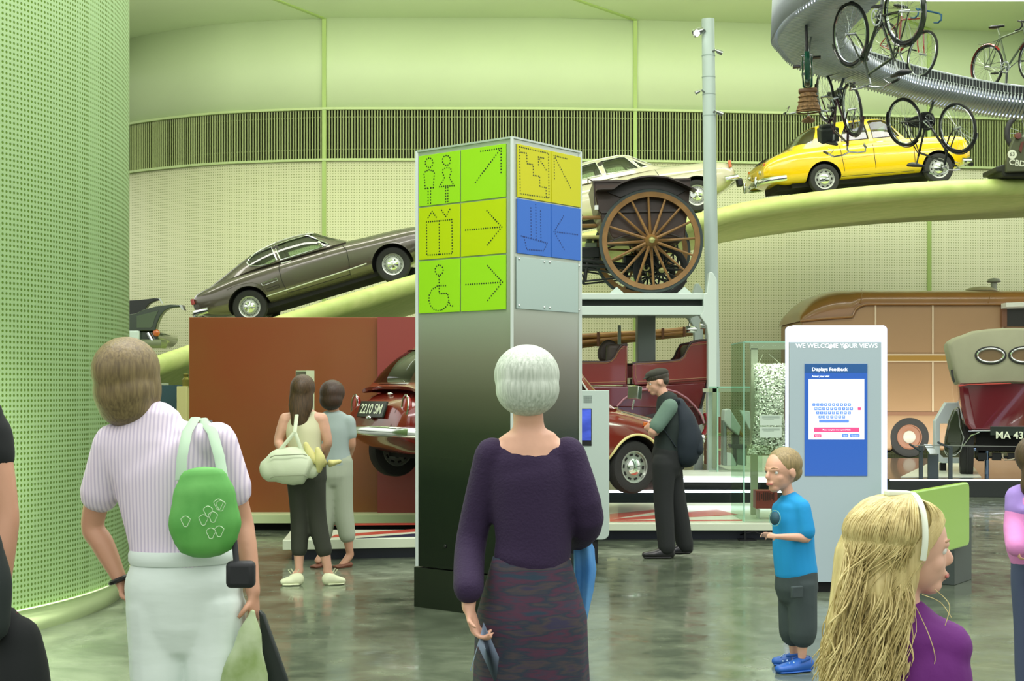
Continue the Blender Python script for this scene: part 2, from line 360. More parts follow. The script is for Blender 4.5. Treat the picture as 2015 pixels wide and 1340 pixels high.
def panel(fr, w, s0, s1, z0, z1, c, mname, lab, strokes, dm, ys, conv, sp=.0195, rd=.0056, frac=None):
    sg = outn(fr); g = G(); g.box(((s0+s1)/2*w, sg*.006, (z0+z1)/2), ((s1-s0)*w, .008, z1-z0))
    o = g.build('sign_panel', mat(mname, c, .4, coat=.1, spec=.3), tower, bevel=.0015); o['label'] = lab; o.matrix_local = fr
    g = G()
    for st in strokes:
        if st[0] == 'o':
            _, cx, cy, rx, ry = st; st = [(cx+rx*math.cos(a*math.pi/18), cy+ry*math.sin(a*math.pi/18)) for a in range(37)]
        P = [V((conv(x, y)[0]*(s1-s0)*w+s0*w, 0, z1-conv(x, y)[1]*(z1-z0))) for x, y in st]
        L = sum((P[i+1]-P[i]).length for i in range(len(P)-1)); n_ = max(1, round(L/sp)); acc = 0; i = 0; pos = 0
        for k in range(n_+1):
            t = L*k/n_
            while i < len(P)-2 and pos+(P[i+1]-P[i]).length < t-1e-9: pos += (P[i+1]-P[i]).length; i += 1
            q = P[i].lerp(P[i+1], min(1, (t-pos)/max(1e-9, (P[i+1]-P[i]).length)))
            vs = [(q.x+rd*math.cos(a*math.pi/4), sg*.0108, q.z+rd*math.sin(a*math.pi/4)) for a in range(8)]
            g.add(vs, [list(range(8))])
    p = g.build('pictogram', dm, o, recalc=False); return o
def cvf(x0, w, y0, sl, h): return lambda x, y: ((x-x0)/w, (y-(y0+sl*(x-x0)))/h)
wl, wr = (TB-TA).length, (TC-TB).length
LG, LY, BL = (144, 206, 26), (172, 198, 4), (48, 104, 190)
A = [(.033, .475), (.487, .947)]; R = [(2.66, 2.995), (2.305, 2.65), (1.95, 2.295)]
man_ = [('o', 152, 180, 28, 35), [(124, 370), (115, 265), (125, 243), (152, 232), (180, 240), (190, 258), (182, 365)], [(124, 370), (140, 368)], [(166, 366), (182, 363)], [(145, 370), (145, 480)], [(163, 366), (163, 478)],
        ('o', 277, 165, 29, 36), [(262, 292), (247, 245), (255, 226), (277, 218), (305, 222), (313, 238), (298, 290)], [(262, 292), (228, 357)], [(298, 290), (331, 350)], [(228, 357), (331, 349)], [(271, 366), (272, 468)], [(287, 364), (287, 466)]]
panel(FL, wl, *A[0], *R[0], LG, 'sign_lime', 'lime sign panel with dotted man and woman', man_, dotm, 0, cvf(77, 293, 130, -.125, 375))
panel(FL, wl, *A[1], *R[0], LG, 'sign_lime', 'lime sign panel with dotted diagonal arrow', [[(480, 330), (653, 90)], [(516, 107), (653, 90)], [(653, 90), (653, 262)]], dotm, 0, cvf(378, 305, 93, -.118, 378))
panel(FL, wl, *A[0], *R[1], LY, 'sign_yellow_green', 'yellow-green sign panel with dotted lift', [[(135, 612), (318, 594), (320, 834), (137, 850), (135, 612)], [(227, 606), (228, 842)], [(147, 580), (176, 535), (205, 577)], [(245, 528), (274, 572), (303, 522)]], dotm, 0, cvf(79, 293, 512, -.105, 375))
panel(FL, wl, *A[1], *R[1], LY, 'sign_yellow_green', 'yellow-green sign panel with dotted right arrow', [[(413, 670), (660, 649)], [(560, 535), (660, 649)], [(562, 774), (660, 649)]], dotm, 0, cvf(380, 305, 480, -.095, 378))
wc = [('o', 229, 955, 29, 36), [(229, 1000), (230, 1120), (290, 1118), (305, 1200), (325, 1205)], [(229, 1065), (275, 1063)], [(215, 1067), (180, 1090), (158, 1130), (156, 1170), (170, 1210), (195, 1235), (225, 1241), (258, 1230), (285, 1205), (295, 1180)]]
panel(FL, wl, *A[0], *R[2], LG, 'sign_lime', 'lime sign panel with dotted wheelchair figure', wc, dotm, 0, cvf(82, 293, 893, -.07, 371))
panel(FL, wl, *A[1], *R[2], LG, 'sign_lime', 'lime sign panel with dotted right arrow', [[(418, 1057), (665, 1042)], [(566, 927), (665, 1042)], [(568, 1168), (665, 1042)]], dotm, 0, cvf(382, 305, 870, -.06, 378))
B = [(.06, .535), (.545, .985)]
stair = [[(775, 82), (968, 124), (972, 452), (779, 418), (775, 82)], [(785, 122), (822, 127), (823, 202), (864, 209), (866, 286), (908, 293), (909, 368), (951, 375), (953, 440)], [(900, 208), (899, 152), (935, 160)], [(899, 152), (952, 245)]]
panel(FR, wr, *B[0], *R[0], (192, 192, 0), 'sign_yellow', 'yellow sign panel with dotted staircase', stair, dotm, 0, cvf(762, 223, 60, .2, 380), .0185, .0052)
panel(FR, wr, *B[1], *R[0], (192, 192, 0), 'sign_yellow', 'yellow sign panel with dotted diagonal arrow', [[(1006, 137), (1125, 372)], [(1006, 137), (1008, 304)], [(1006, 137), (1097, 158)]], dotm, 0, cvf(988, 212, 104, .19, 375), .0185, .0052)
boat = [[(790, 716), (965, 768), (940, 822), (826, 812), (808, 724)], [(853, 518), (855, 730)], [(886, 492), (888, 738)], [(918, 538), (921, 748)]]
panel(FR, wr, *B[0], *R[1], BL, 'sign_blue', 'blue sign panel with dotted sailing ship', boat, dotb, 0, cvf(766, 223, 453, .145, 383), .0185, .0052)
panel(FR, wr, *B[1], *R[1], BL, 'sign_blue', 'blue sign panel with dotted left arrow', [[(1008, 678), (1178, 700)], [(1076, 568), (1008, 678)], [(1080, 803), (1008, 678)]], dotb, 0, cvf(990, 212, 487, .14, 368), .0185, .0052)
sg = outn(FR); g = G(); g.box((.50*wr+.0, sg*.006, 2.12), (.9*wr, .008, .33)); o = g.build('blank_panel', mat('blank_panel_grey', (176, 196, 190), .2, .5), tower, bevel=.002); o.matrix_local = FR
for s_ in (.08, .44, .52, .96):
    for z in (2.27, 1.975): g = G(); g.ball((s_*wr, sg*.012, z), (.008, .004, .008), 10, 6); o = g.build('fixing_bolt', chrome, tower); o.matrix_local = FR
g = G(); g.ball((.31*wl, outn(FL)*.004, .42), (.012, .004, .012), 10, 6); o = g.build('keyhole', black, tower); o.matrix_local = FL
# ---------- orange partition and red end panel ----------
pt = thing('display_partition', 'wide orange-brown and red freestanding exhibition wall behind the sign tower', 'partition', (0, 0, 0))
PZ = 15.3; x0, x1, x2 = (370-HX)/F*PZ, (743-HX)/F*PZ, (1000-HX)/F*PZ; zt = CH+(765-624)/F*PZ
g = G(); g.box(((x0+x2)/2, PZ+.25, (zt+.16)/2+.0), (x2-x0, .4, zt-.16)); g.build('orange_panel', mat('orange_brown_panel', (138, 84, 36), .42, c2=(140, 70, 30), vs=.8), pt, bevel=.004)
g = G(); g.box(((x1+x2)/2, PZ-.008, (zt+.16)/2+.0), (x2-x1, .016, zt-.16)); g.build('red_panel', mat('red_panel', (146, 62, 54), .4), pt, label='dull red right hand panel')
g = G(); g.box(((x0+x2)/2+.3, PZ+.1, .12), (x2-x0+.1, .7, .09)); g.build('pale_footing', mat('pale_green_footing', (206, 222, 168), .4), pt, bevel=.004)
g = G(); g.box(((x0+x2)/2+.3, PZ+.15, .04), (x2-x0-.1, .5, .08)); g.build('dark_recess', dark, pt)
# ---------- union flag plinths ----------
fl_w = mat('plinth_white', (206, 216, 190), .3, coat=.3); fl_r = mat('plinth_red_stripe', (186, 74, 58), .3, coat=.3); fl_b = mat('plinth_navy', (24, 38, 66), .3, coat=.3); navy = mat('plinth_base_navy', (26, 34, 48), .4)
def plinth(lab, poly, zb, zt_, stripes):
    t = thing('flag_plinth', lab, 'plinth', (0, 0, 0), None)
    g = G(); g.prism(poly, zb, zt_, lambda a, b, h: (a, b, h)); g.build('deck', fl_w, t, bevel=.006)
    c = V((sum(p[0] for p in poly)/len(poly), sum(p[1] for p in poly)/len(poly)))
    g = G(); g.prism([(c.x+(p[0]-c.x)*.93, c.y+(p[1]-c.y)*.88+.05) for p in poly], 0, zb, lambda a, b, h: (a, b, h)); g.build('recessed_base', navy, t)
    for k, (m_, q) in enumerate(stripes):
        g = G(); g.prism(q, zt_+.001, zt_+.004, lambda a, b, h: (a, b, h)); g.build('painted_stripe', m_, t)
    return t
def fp(x, y, h): d = F*(CH-h)/(y-HY); return ((x-HX)/F*d, d)
z1 = .175
plinth('low white plinth with red and navy flag stripes behind the two girls', [fp(556, 1063, z1), fp(822, 1058, z1), (-.2, 12.55), (-.2, 13.35), (-2.0, 13.35)], .09, z1,
       [(fl_r, [fp(650, 1058, z1), fp(822, 1046, z1), fp(822, 1041, z1), fp(660, 1053, z1)]), (fl_b, [fp(700, 1060, z1), fp(822, 1056, z1), fp(822, 1050, z1)]), (fl_r, [fp(640, 1034.5, z1), fp(822, 1033, z1), fp(822, 1029.5, z1), fp(640, 1031, z1)])])
z1 = .165
plinth('long low white plinth with red flag stripes in front of the red saloon car', [(.55, 13.95), fp(1200, 1030, z1), fp(1466, 1030, z1), fp(1600, 1030, z1), (2.95, 16.6), (.55, 16.6)], .095, z1,
       [(fl_r, [fp(1200, 1012, z1), fp(1290, 1003, z1), fp(1305, 1005, z1), fp(1200, 1022, z1)]), (fl_r, [fp(1200, 1022.5, z1), fp(1410, 1003, z1), fp(1452, 1013, z1), fp(1330, 1019, z1), fp(1200, 1024.5, z1)]),
        (fl_r, [fp(1200, 1026.5, z1), fp(1460, 1025, z1), fp(1460, 1023, z1), fp(1200, 1025, z1)])])
# ---------- kiosks ----------
def rrect(x0, x1, z0, z1, r, n=6, corners=(1, 1, 1, 1)):
    out = []
    for k, (cx, cz, a) in enumerate(((x1-r, z0+r, -90), (x1-r, z1-r, 0), (x0+r, z1-r, 90), (x0+r, z0+r, 180))):
        if corners[k]: out += [(cx+r*math.cos(math.radians(a+90*i/n)), cz+r*math.sin(math.radians(a+90*i/n))) for i in range(n+1)]
        else: out.append((cx+(r if cx > (x0+x1)/2 else -r), cz+(r if cz > (z0+z1)/2 else -r)))
    return out
kd = 10.5; fk = thing('feedback_kiosk', 'pale blue-grey touchscreen kiosk with glowing white edges reading WE WELCOME YOUR VIEWS', 'kiosk', (0, 0, 0))
def k(x, y, d=kd): p = at(x, y, d); return p.x, p.z
kx0, kzt = k(1553, 673); kx1, kzb = k(1733, 1145); kx2, kzT = k(1747, 640)
kb = mat('kiosk_pale_grey', (160, 178, 184), .3, coat=.4); glow = mat('kiosk_light_edge', (206, 212, 246), .5, emit=.75)
g = G(); g.prism(rrect(kx0+.008, kx2, kzb, kzT, .03, corners=(0, 1, 1, 0)), kd+.02, kd+.2, lambda a, b, h: (a, h, b)); g.build('light_box', glow, fk)
g = G(); g.box(((kx0+kx1)/2, kd+.0, (kzt+kzb)/2), (kx1-kx0, .04, kzt-kzb)); g.build('front_panel', kb, fk, bevel=.003)
g = G(); g.box(((kx0+kx2)/2, kd+.13, kzb/2), (kx2-kx0-.06, .2, kzb)); g.build('recessed_foot', dark, fk)
FX = lambda x, y, o=.021: M.Translation((k(x, y)[0], kd-o, k(x, y)[1])) @ M.Rotation(math.pi/2, 4, 'X')
lw_ = mat('white_lettering', (235, 242, 245), .5, emit=.5)
text('lettering', 'WE WELCOME YOUR VIEWS', .0455, lw_, fk, FX(1645, 681), .001, bold=.0003, sx=1.0)
g = G(); g.c = 0
for px in (1632.5, 1662): q = k(px, 682.5); g.ball((q[0], kd-.0215, q[1]), (.015, .002, .015), 16, 6)
g.build('lettering_dots', lw_, fk)
sx0, sz1 = k(1582, 716); sx1, sz0 = k(1705, 936)
scb = mat('screen_blue', (44, 84, 160), .15, emit=.55)
g = G(); g.box(((sx0+sx1)/2, kd-.022, (sz0+sz1)/2), (sx1-sx0, .006, sz1-sz0)); sc = g.build('touchscreen', scb, fk)
def quad(x0_, y0_, x1_, y1_, m_, o, name='screen_block', r=0):
    a_, b_ = k(x0_, y1_); c_, d_ = k(x1_, y0_); g = G()
    pl = rrect(a_, c_, b_, d_, r, 3) if r else [(a_, b_), (c_, b_), (c_, d_), (a_, d_)]
    g.prism(pl, kd-.025-o, kd-.025, lambda a, b, h: (a, h, b)); return g.build(name, m_, sc)
sw = mat('screen_white', (240, 246, 252), .2, emit=1.05); sr = mat('screen_red', (196, 66, 112), .2, emit=.9); sk = mat('screen_key_blue', (82, 118, 190), .2, emit=.85)
quad(1582, 716, 1705, 733.5, mat('screen_header', (40, 78, 126), .15, emit=.5), .001, 'screen_header')
quad(1590, 746, 1699, 864.5, sw, .001, 'screen_page')
quad(1600, 841, 1689, 850, sr, .002, 'message_bar'); quad(1600, 854, 1615, 860, sr, .002, 'cancel_button', .004)
quad(1655, 853.5, 1668, 860, sk, .002, 'back_button', .004); quad(1671, 853.5, 1690, 860, sk, .002, 'continue_button', .004)
TX = lambda x, y: FX(x, y, .0285)
g0 = G()
def keyrow(y, x, s):
    g = G()
    for i, ch in enumerate(s):
        a_, b_ = k(x+i*7.75-3.2, y+3); c_, d_ = k(x+i*7.75+3.2, y-3)
        g.prism(rrect(a_, c_, b_, d_, .004, 2), kd-.0275, kd-.025, lambda a, b, h: (a, h, b))
        text('key_letter', ch, .016, sw, sc, TX(x+i*7.75, y), .0003)
    g.build('keyboard_keys', sk, sc)
for y, x, s in ((796, 1600, '1234567890'), (804.2, 1604, 'QWERTYUIOP'), (812.2, 1607.5, 'ASDFGHJKL'), (820.2, 1612, 'ZXCVBNM')): keyrow(y, x, s)
quad(1610, 825.5, 1669, 831.5, sk, .002, 'space_bar', .004); quad(1686, 801, 1692.5, 807, sr, .002, 'delete_key', .004)
text('screen_title', 'Displays Feedback', .036, sw, sc, TX(1596, 727), .0005, 'LEFT', .0003, .95)
text('screen_subtitle', 'About your visit', .019, sw, sc, TX(1596, 740.5), .0005, 'LEFT', .0001)
text('screen_message', 'Please complete the required fields', .014, sw, sc, TX(1644.5, 845.5), .0003)
for s, x in (('Cancel', 1607.5), ('Back', 1661.5), ('Continue', 1680.5)): text('button_text', s, .013, sw, sc, TX(x, 857), .0003)
# small video kiosk behind the tower
vd = 12.2; vk = thing('video_kiosk', 'slim pale grey kiosk with dark video screen half hidden behind the sign tower', 'kiosk', (0, 0, 0))
q0 = at(1060, 768, vd); q1 = at(1199, 1062, vd)
g = G(); g.prism(rrect(q0.x, q1.x, q1.z, q0.z, .06, 5, (1, 0, 0, 1)), vd, vd+.14, lambda a, b, h: (a, h, b)); g.build('body', mat('video_kiosk_grey', (178, 194, 184), .35), vk, bevel=.004)
g = G(); g.box(((q0.x+q1.x)/2, vd+.07, q1.z/2), (.4, .1, q1.z)); g.build('foot', dark, vk)
a_ = at(1090, 804, vd); b_ = at(1164, 877, vd)
vs = mat('video_screen', (70, 90, 190), .1, emit=.8, c2=(14, 20, 70), vs=4, stretch=(1, 1, 3))
g = G(); g.box(((a_.x+b_.x)/2, vd-.003, (a_.z+b_.z)/2), (b_.x-a_.x, .006, a_.z-b_.z)); g.build('screen_bezel', black, vk)
g = G(); g.box(((a_.x+b_.x)/2, vd-.008, (a_.z+b_.z)/2+.02), (b_.x-a_.x-.01, .004, a_.z-b_.z-.05)); g.build('video_screen', vs, vk)
g = G()
for i in range(9):
    for j in range(8): p = at(1149+i*1.85, 779+j*1.85, vd); g.box((p.x, vd-.002, p.z), (.004, .003, .004))
g.build('speaker_grille', mat('grille_dark', (90, 104, 98)), vk)
# narrow info totem by the orange wall
td = 14.5; it = thing('info_totem', 'narrow pale information post with dark picture panel against the orange wall', 'totem', (0, 0, 0))
p0 = at(582, 729, td); p1 = at(604, 900, td); p2 = at(618, 726, td)
g = G(); g.prism([(p0.x, td), (p1.x, td-.05), (p2.x, td+.02), (p1.x, td+.2)], .0, p0.z, lambda a, b, h: (a, b, h)); g.build('post', mat('totem_pale', (190, 204, 164), .4), it)
g = G(); a_ = V((p0.x+.003, td-.003, 0)); b_ = V((p1.x-.003, td-.0525, 0)); g.add([a_+Z3*(p0.z-.01), b_+Z3*(p0.z-.01), b_+Z3*(p0.z-.23), a_+Z3*(p0.z-.23)], [(0, 1, 2, 3)]); g.build('picture_panel', mat('totem_photo', (104, 104, 84), .4, c2=(76, 78, 66), vs=12), it)
g = G()
for z in (.27, .29, .31, .35, .37, .39, .41): g.add([a_.lerp(b_, .3)+Z3*(p0.z-z), b_.lerp(a_, .05)+Z3*(p0.z-z), b_.lerp(a_, .05)+Z3*(p0.z-z-.006), a_.lerp(b_, .3)+Z3*(p0.z-z-.006)], [(0, 1, 2, 3)])
for z in (.27,): g.add([a_.lerp(b_, .1)+Z3*(p0.z-z), a_.lerp(b_, .25)+Z3*(p0.z-z), a_.lerp(b_, .25)+Z3*(p0.z-z-.14), a_.lerp(b_, .1)+Z3*(p0.z-z-.14)], [(0, 1, 2, 3)])
g.build('text_lines', mat('totem_text', (70, 80, 62), .5), it)
# ---------- green bench back ----------
bn = thing('green_bench', 'rounded lime green board on a dark grey block behind the blonde girl', 'bench', (0, 0, 0))
ga, gb = at(1895, 948, 11.0), at(1800, 962, 10.1); u = (V((gb.x, gb.y, 0))-V((ga.x, ga.y, 0))).normalized(); nrm = Z3.cross(u)
m_ = frame(V((ga.x, ga.y, 0)), u, Z3)
g = G(); g.prism(rrect(0, 1.25, .29, .757, .07, 8, (0, 0, 1, 1)) if False else rrect(0, 1.25, .285, .757, .05, 6), 0, .05, lambda a, b, h: (a, h, b)); o = g.build('seat_back', mat('lime_board', (138, 186, 40), .35, coat=.4), bn, bevel=.012); o.matrix_local = m_
b0, b1 = fp(1878, 1152, 0), fp(1912, 1140, 0); dd = V((b1[0]-b0[0], b1[1]-b0[1], 0)); pz = V((-dd.y, dd.x, 0)).normalized()*1.1
g = G(); g.prism([b0, b1, (b1[0]+pz.x, b1[1]+pz.y), (b0[0]+pz.x, b0[1]+pz.y)], 0, .475, lambda a, b, h: (a, b, h)); g.build('plinth_block', mat('bench_block_grey', (62, 72, 66), .5), bn, bevel=.004)
# ---------- white steel rack, tall pole ----------
rk = thing('display_rack', 'white steel two level rack holding the wooden cart above the old motor car', 'rack', (0, 0, 0))
rd_ = 19.6
def bx(g, x0, x1, y0, y1, d, dep): a = at(x0, y0, d); b_ = at(x1, y1, d); g.box(((a.x+b_.x)/2, d+dep/2, (a.z+b_.z)/2), (abs(b_.x-a.x), dep, abs(a.z-b_.z))); return g
rw = mat('rack_white', (196, 212, 202), .4)
DEP = 2.3
for nm, y0, y1, d0, dp in (('deck_beam', 577, 589, rd_, DEP), ('lower_beam', 602, 620, rd_, .25)):
    g = G(); bx(g, 860, 1399, y0, y1, d0, dp); g.build(nm, rw, rk, bevel=.008)
g = G(); bx(g, 870, 1392, 603, 613, rd_+.25, DEP-.5); g.build('lower_deck', rw, rk)
g = G(); bx(g, 860, 1399, 602, 620, rd_+DEP-.25, .25); g.build('lower_beam', rw, rk, bevel=.008)
g = G(); bx(g, 860, 1384, 589, 602, rd_+.15, DEP-.3); g.build('dark_web', mat('rack_web_dark', (38, 46, 44), .6), rk)
for (px, y0, dd) in ((1399, 536, 0), (1372, 558, DEP-.2)):
    g = G(); a = at(1, 1, rd_+dd); X = lambda p: at(p, 600, rd_+dd).x; Zz = lambda p: at(1, p, rd_+dd).z
    pl = [(X(px-15), Zz(577)), (X(px-9), Zz(577)), (X(px-4), Zz(y0)), (X(px+3), Zz(y0)), (X(px+11), Zz(y0+14)), (X(px+11), .222), (X(px-6), .222), (X(px-6), Zz(660)), (X(px-9), Zz(640)), (X(px-22), Zz(622)), (X(px-15), Zz(612))]
    g.prism(pl, rd_+dd-.03, rd_+dd+.14, lambda a, b, h: (a, h, b)); g.build('end_frame', rw, rk, bevel=.01)
g = G(); bx(g, 1255, 1290, 615, 923, rd_+1.5, .4); g.build('box_column', mat('rack_column_grey', (150, 164, 158), .45), rk, bevel=.01)
g = G(); bx(g, 1216, 1222, 640, 920, rd_+2.2, .05); g.build('thin_post', rw, rk)
g = G(); bx(g, 880, 892, 615, 946, rd_, .2); g.build('front_leg', rw, rk)
for (px, py, dd) in ((1391, 640, .1), (1362, 648, 1.9)):
    p = at(px, py, rd_+dd); g = G(); g.lathe([(0, -.09), (.05, -.09), (.055, .02), (.04, .06), (0, .06)], 16, p, 'x'); g.tube([p+V((-.02, 0, .15)), p+V((-.05, 0, .06)), p], .012, 8); g.build('spotlight', chrome, rk)
# tall pole
pd = 21.6; pc = thing('lighting_pole', 'tall white tubular pole carrying small spotlights beside the rack', 'pole', (0, 0, 0))
a = at(1393, 38, pd); b0 = at(1403, 765, pd)
pg = G(); pg.tube([V((b0.x, pd, .386)), V((b0.x, pd, CH)), V((a.x, pd, a.z))], [.105, .103, .094], 32); pg.build('pole_tube', mat('pole_white', (190, 208, 202), .35), pc)
g = G()
for py in (110, 152, 186, 228): p = at(1393+(py-38)*.013, py, pd); g.lathe([(.099, -.008), (.101, 0), (.099, .008)], 32, p, 'z')
g.build('joint_rings', mat('pole_joint', (170, 190, 182), .4), pc)
pl_ = [(1382, 62, -1, .8, 1), (1408, 102, 1, 0, .6), (1380, 181, -1, 0, .45), (1409, 222, 1, 0, .6)]
for px, py, sd, on, sc_ in pl_:
    p = at(px, py, pd-.1); g = G(); g.lathe([(0, .07), (.04, .07), (.055, -.0), (.058, -.09), (.05, -.09), (.03, -.05), (0, -.05)], 16, (0, 0, 0), 'x')
    mm = M.Translation(p) @ M.Rotation(math.radians(-25 if sd > 0 else 25), 4, 'Y') @ (M.Diagonal((sc_*sd*-1, sc_, sc_, 1)))
    mm = M.Translation(p+V((sd*.05, 0, 0))) @ M.Rotation(math.radians(25*sd), 4, 'Y') @ M.Diagonal((-sd*sc_*-1 if False else (1 if sd < 0 else -1)*sc_, sc_, sc_, 1))
    g.xf(mm); o = g.build('spotlight', steelgrey, pc)
    g = G(); g.tube([p+V((-sd*.06, .05, 0)), p+V((sd*.0, 0, .03))], .018*sc_+.006, 8); g.build('lamp_bracket', steelgrey, o)
    if on:
        g = G(); g.ball(p+V((-.085, -.03, -.03)), .045, 16, 10); g.build('lit_lens', mat('spot_lens', (255, 255, 245), emit=14), o)
# bamboo ladder-like raft behind
bb = thing('bamboo_pole_raft', 'long lashed bundle of brown bamboo poles hanging behind the rack', 'raft', (0, 0, 0))
bm = mat('bamboo', (164, 122, 60), .5, c2=(104, 66, 26), vs=9, stretch=(.4, 1, 6))
L0, L1 = at(1050, 668, 23.3), at(1388, 647, 23.3); L2, L3 = at(1050, 690, 23.3), at(1388, 652, 23.3)
for j in range(4):
    p, q = L0.lerp(L2, j/3), L1.lerp(L3, j/3); g = G(); pts = [p.lerp(q, i/14)+V((0, .05*(j % 2), random.uniform(-.006, .006))) for i in range(15)]; g.tube(pts, [.045+(.008 if i % 3 == 0 else 0) for i in range(15)], 10); g.build('bamboo_pole', bm, bb)
for i in range(9): g = G(); p = L0.lerp(L1, i/8); q = L2.lerp(L3, i/8); g.tube([p+V((0, -.05, .05)), q+V((0, -.05, -.05))], .022, 8); g.build('lashing', mat('lashing_brown', (84, 50, 20), .7), bb)
# ---------- high wheel cart ----------
def spoke_wheel(name, mx, R, nsp, rimm, tyrem, parent, ty=.03, rimw=.035, sp=.02, hub=.1, dish=.04):
    g = G(); g.lathe([(R, -.02), (R+ty*.2, -.012), (R+ty*.2, .012), (R, .02), (R-ty, .02), (R-ty, -.02)], 72, close=True); w = g.build('wheel', tyrem, parent)
    w.matrix_local = mx
    g = G(); a = R-ty; g.lathe([(a, -.028), (a, .028), (a-rimw*2, .022), (a-rimw*2, -.022)], 72, close=True); g.build('felloe', rimm, w)
    g = G()
    for i in range(nsp):
        t = 2*math.pi*i/nsp+.06; c, s_ = math.cos(t), math.sin(t)
        g.tube([(c*hub*.8, (-1)**i*dish, s_*hub*.8), (c*R*.5, (-1)**i*dish*.5, s_*R*.5), (c*(a-rimw*1.9), 0, s_*(a-rimw*1.9))], [sp*1.25, sp, sp*.8], 8)
    g.build('spokes', rimm, w)
    g = G(); g.lathe([(0, -.17), (.035, -.17), (.05, -.14), (.06, -.1), (hub, -.06), (hub, .06), (.06, .1), (.05, .13), (0, .13)], 24); g.build('hub', rimm, w)
    g = G(); g.lathe([(0, -.18), (.03, -.178), (.042, -.165), (.042, -.15)], 20); g.build('hub_cap', mat('brass', (170, 170, 110), .3, .9), w)
    return w
hubp = at(1281, 474, 20.0); ct = thing('horse_cart', 'dark varnished horse cart with tall yellow-brown spoked wheels on the rack', 'cart', M.Translation(hubp))
om = mat('wheel_ochre', (140, 104, 52), .5, c2=(118, 86, 40), vs=6); tb = mat('cart_tyre', (44, 58, 54), .5)
spoke_wheel('w', M.Identity(4), .70, 16, om, tb, ct, ty=.035, rimw=.034, sp=.018, hub=.085)
spoke_wheel('w', M.Translation((.0, 1.42, 0)) @ M.Rotation(.1, 4, 'Y'), .70, 16, om, tb, ct, ty=.035, rimw=.034, sp=.018, hub=.085)
cb = mat('cart_varnish', (64, 42, 24), .4, coat=.1, c2=(50, 32, 18), vs=2); ck = mat('cart_dark', (46, 34, 26), .4, coat=.2)
def cl(x, y): return ((x-735)/5.154/145, -(y-700)/5.154/145)   # crop px of the cart picture to metres around the hub
body = [cl(*p) for p in ((150, 85), (180, 75), (1148, 58), (1138, 300), (1108, 470), (1092, 668), (330, 560), (300, 590), (255, 560), (238, 480), (205, 400), (180, 330))]
body = [cl(*p) for p in ((148, 92), (165, 82), (1148, 62), (1140, 200), (1130, 360), (1108, 480), (1092, 665), (350, 660), (300, 570), (240, 500), (228, 405), (208, 395))]
g = G(); g.prism(body, .14, 1.28, lambda a, b, h: (a, h, b)); g.build('cart_body', cb, ct, bevel=.03)
g = G(); g.beam((cl(235, 398)[0], .11, cl(1, 398)[1]), (cl(1110, 380)[0], .11, cl(1, 380)[1]), .03, .03); g.beam((cl(152, 92)[0], .13, cl(1, 86)[1]), (cl(1148, 64)[0], .13, cl(1, 62)[1]), .03, .03); g.build('body_moulding', ck, ct)
# mudguard over the near wheel
mg = [cl(*p) for p in ((180, 190), (250, 185), (330, 185), (420, 130), (560, 80), (720, 58), (880, 70), (1000, 110), (1100, 155), (1185, 200))]
fzz = pch(sorted(mg)); xs = [mg[0][0]+(mg[-1][0]-mg[0][0])*i/40 for i in range(41)]
g = G(); rings = [[(x, -.16, fzz(x)-.012), (x, .15, fzz(x)+.0), (x, .15, fzz(x)+.02), (x, -.16, fzz(x)+.008)] for x in xs]; g.loft(rings); g.build('mudguard', ck, ct)
g = G(); pl = [cl(*p) for p in ((290, 190), (420, 138), (560, 88), (720, 66), (880, 78), (1000, 118), (1110, 175), (1010, 225), (860, 200), (720, 190), (560, 200), (430, 245), (330, 210))]
g.prism(pl, .1, .13, lambda a, b, h: (a, h, b)); g.build('wheel_panel', mat('cart_panel_black', (34, 28, 24), .4, coat=.1), ct)
for yy in (.2, 1.2):
    g = G(); g.tube([(cl(1100, 420)[0], yy, cl(1, 425)[1]), (cl(600, 440)[0], yy, cl(1, 440)[1]), (-2.0, yy, cl(1, 462)[1])], .027, 10); g.build('shaft', om, ct)
g = G(); g.tube([(0, -.05, 0), (0, 1.45, 0)], .035, 10); g.build('axle', ck, ct)
g = G(); g.tube([(x, .1, -.02+.17*math.cos(x*2.6)) for x in [i*.09-.55 for i in range(13)]], .014, 6)
g.tube([(x, 1.3, -.02+.17*math.cos(x*2.6)) for x in [i*.09-.55 for i in range(13)]], .014, 6); g.build('leaf_spring', ck, ct)
g = G(); g.tube([(cl(152, 130)[0]-.0, .1, cl(1, 90)[1]), (cl(130, 60)[0], .1, cl(1, 75)[1]), (cl(100, 60)[0], .1, cl(1, 62)[1]), (cl(100, 60)[0], .1, cl(1, 100)[1])], .01, 6)
g.tube([(cl(160, 300)[0], .1, cl(1, 90)[1]), (cl(170, 300)[0], .1, cl(1, 340)[1])], .01, 6); g.build('step_iron', ck, ct)
g = G(); g.box((cl(185, 1)[0], .1, cl(1, 355)[1]), (.05, .08, .06)); g.lathe([(0, -.05), (.035, -.05), (.035, .02), (0, .03)], 14, (cl(1160, 1)[0], .05, cl(1, 235)[1]), 'y'); g.build('side_lamp', chrome, ct)
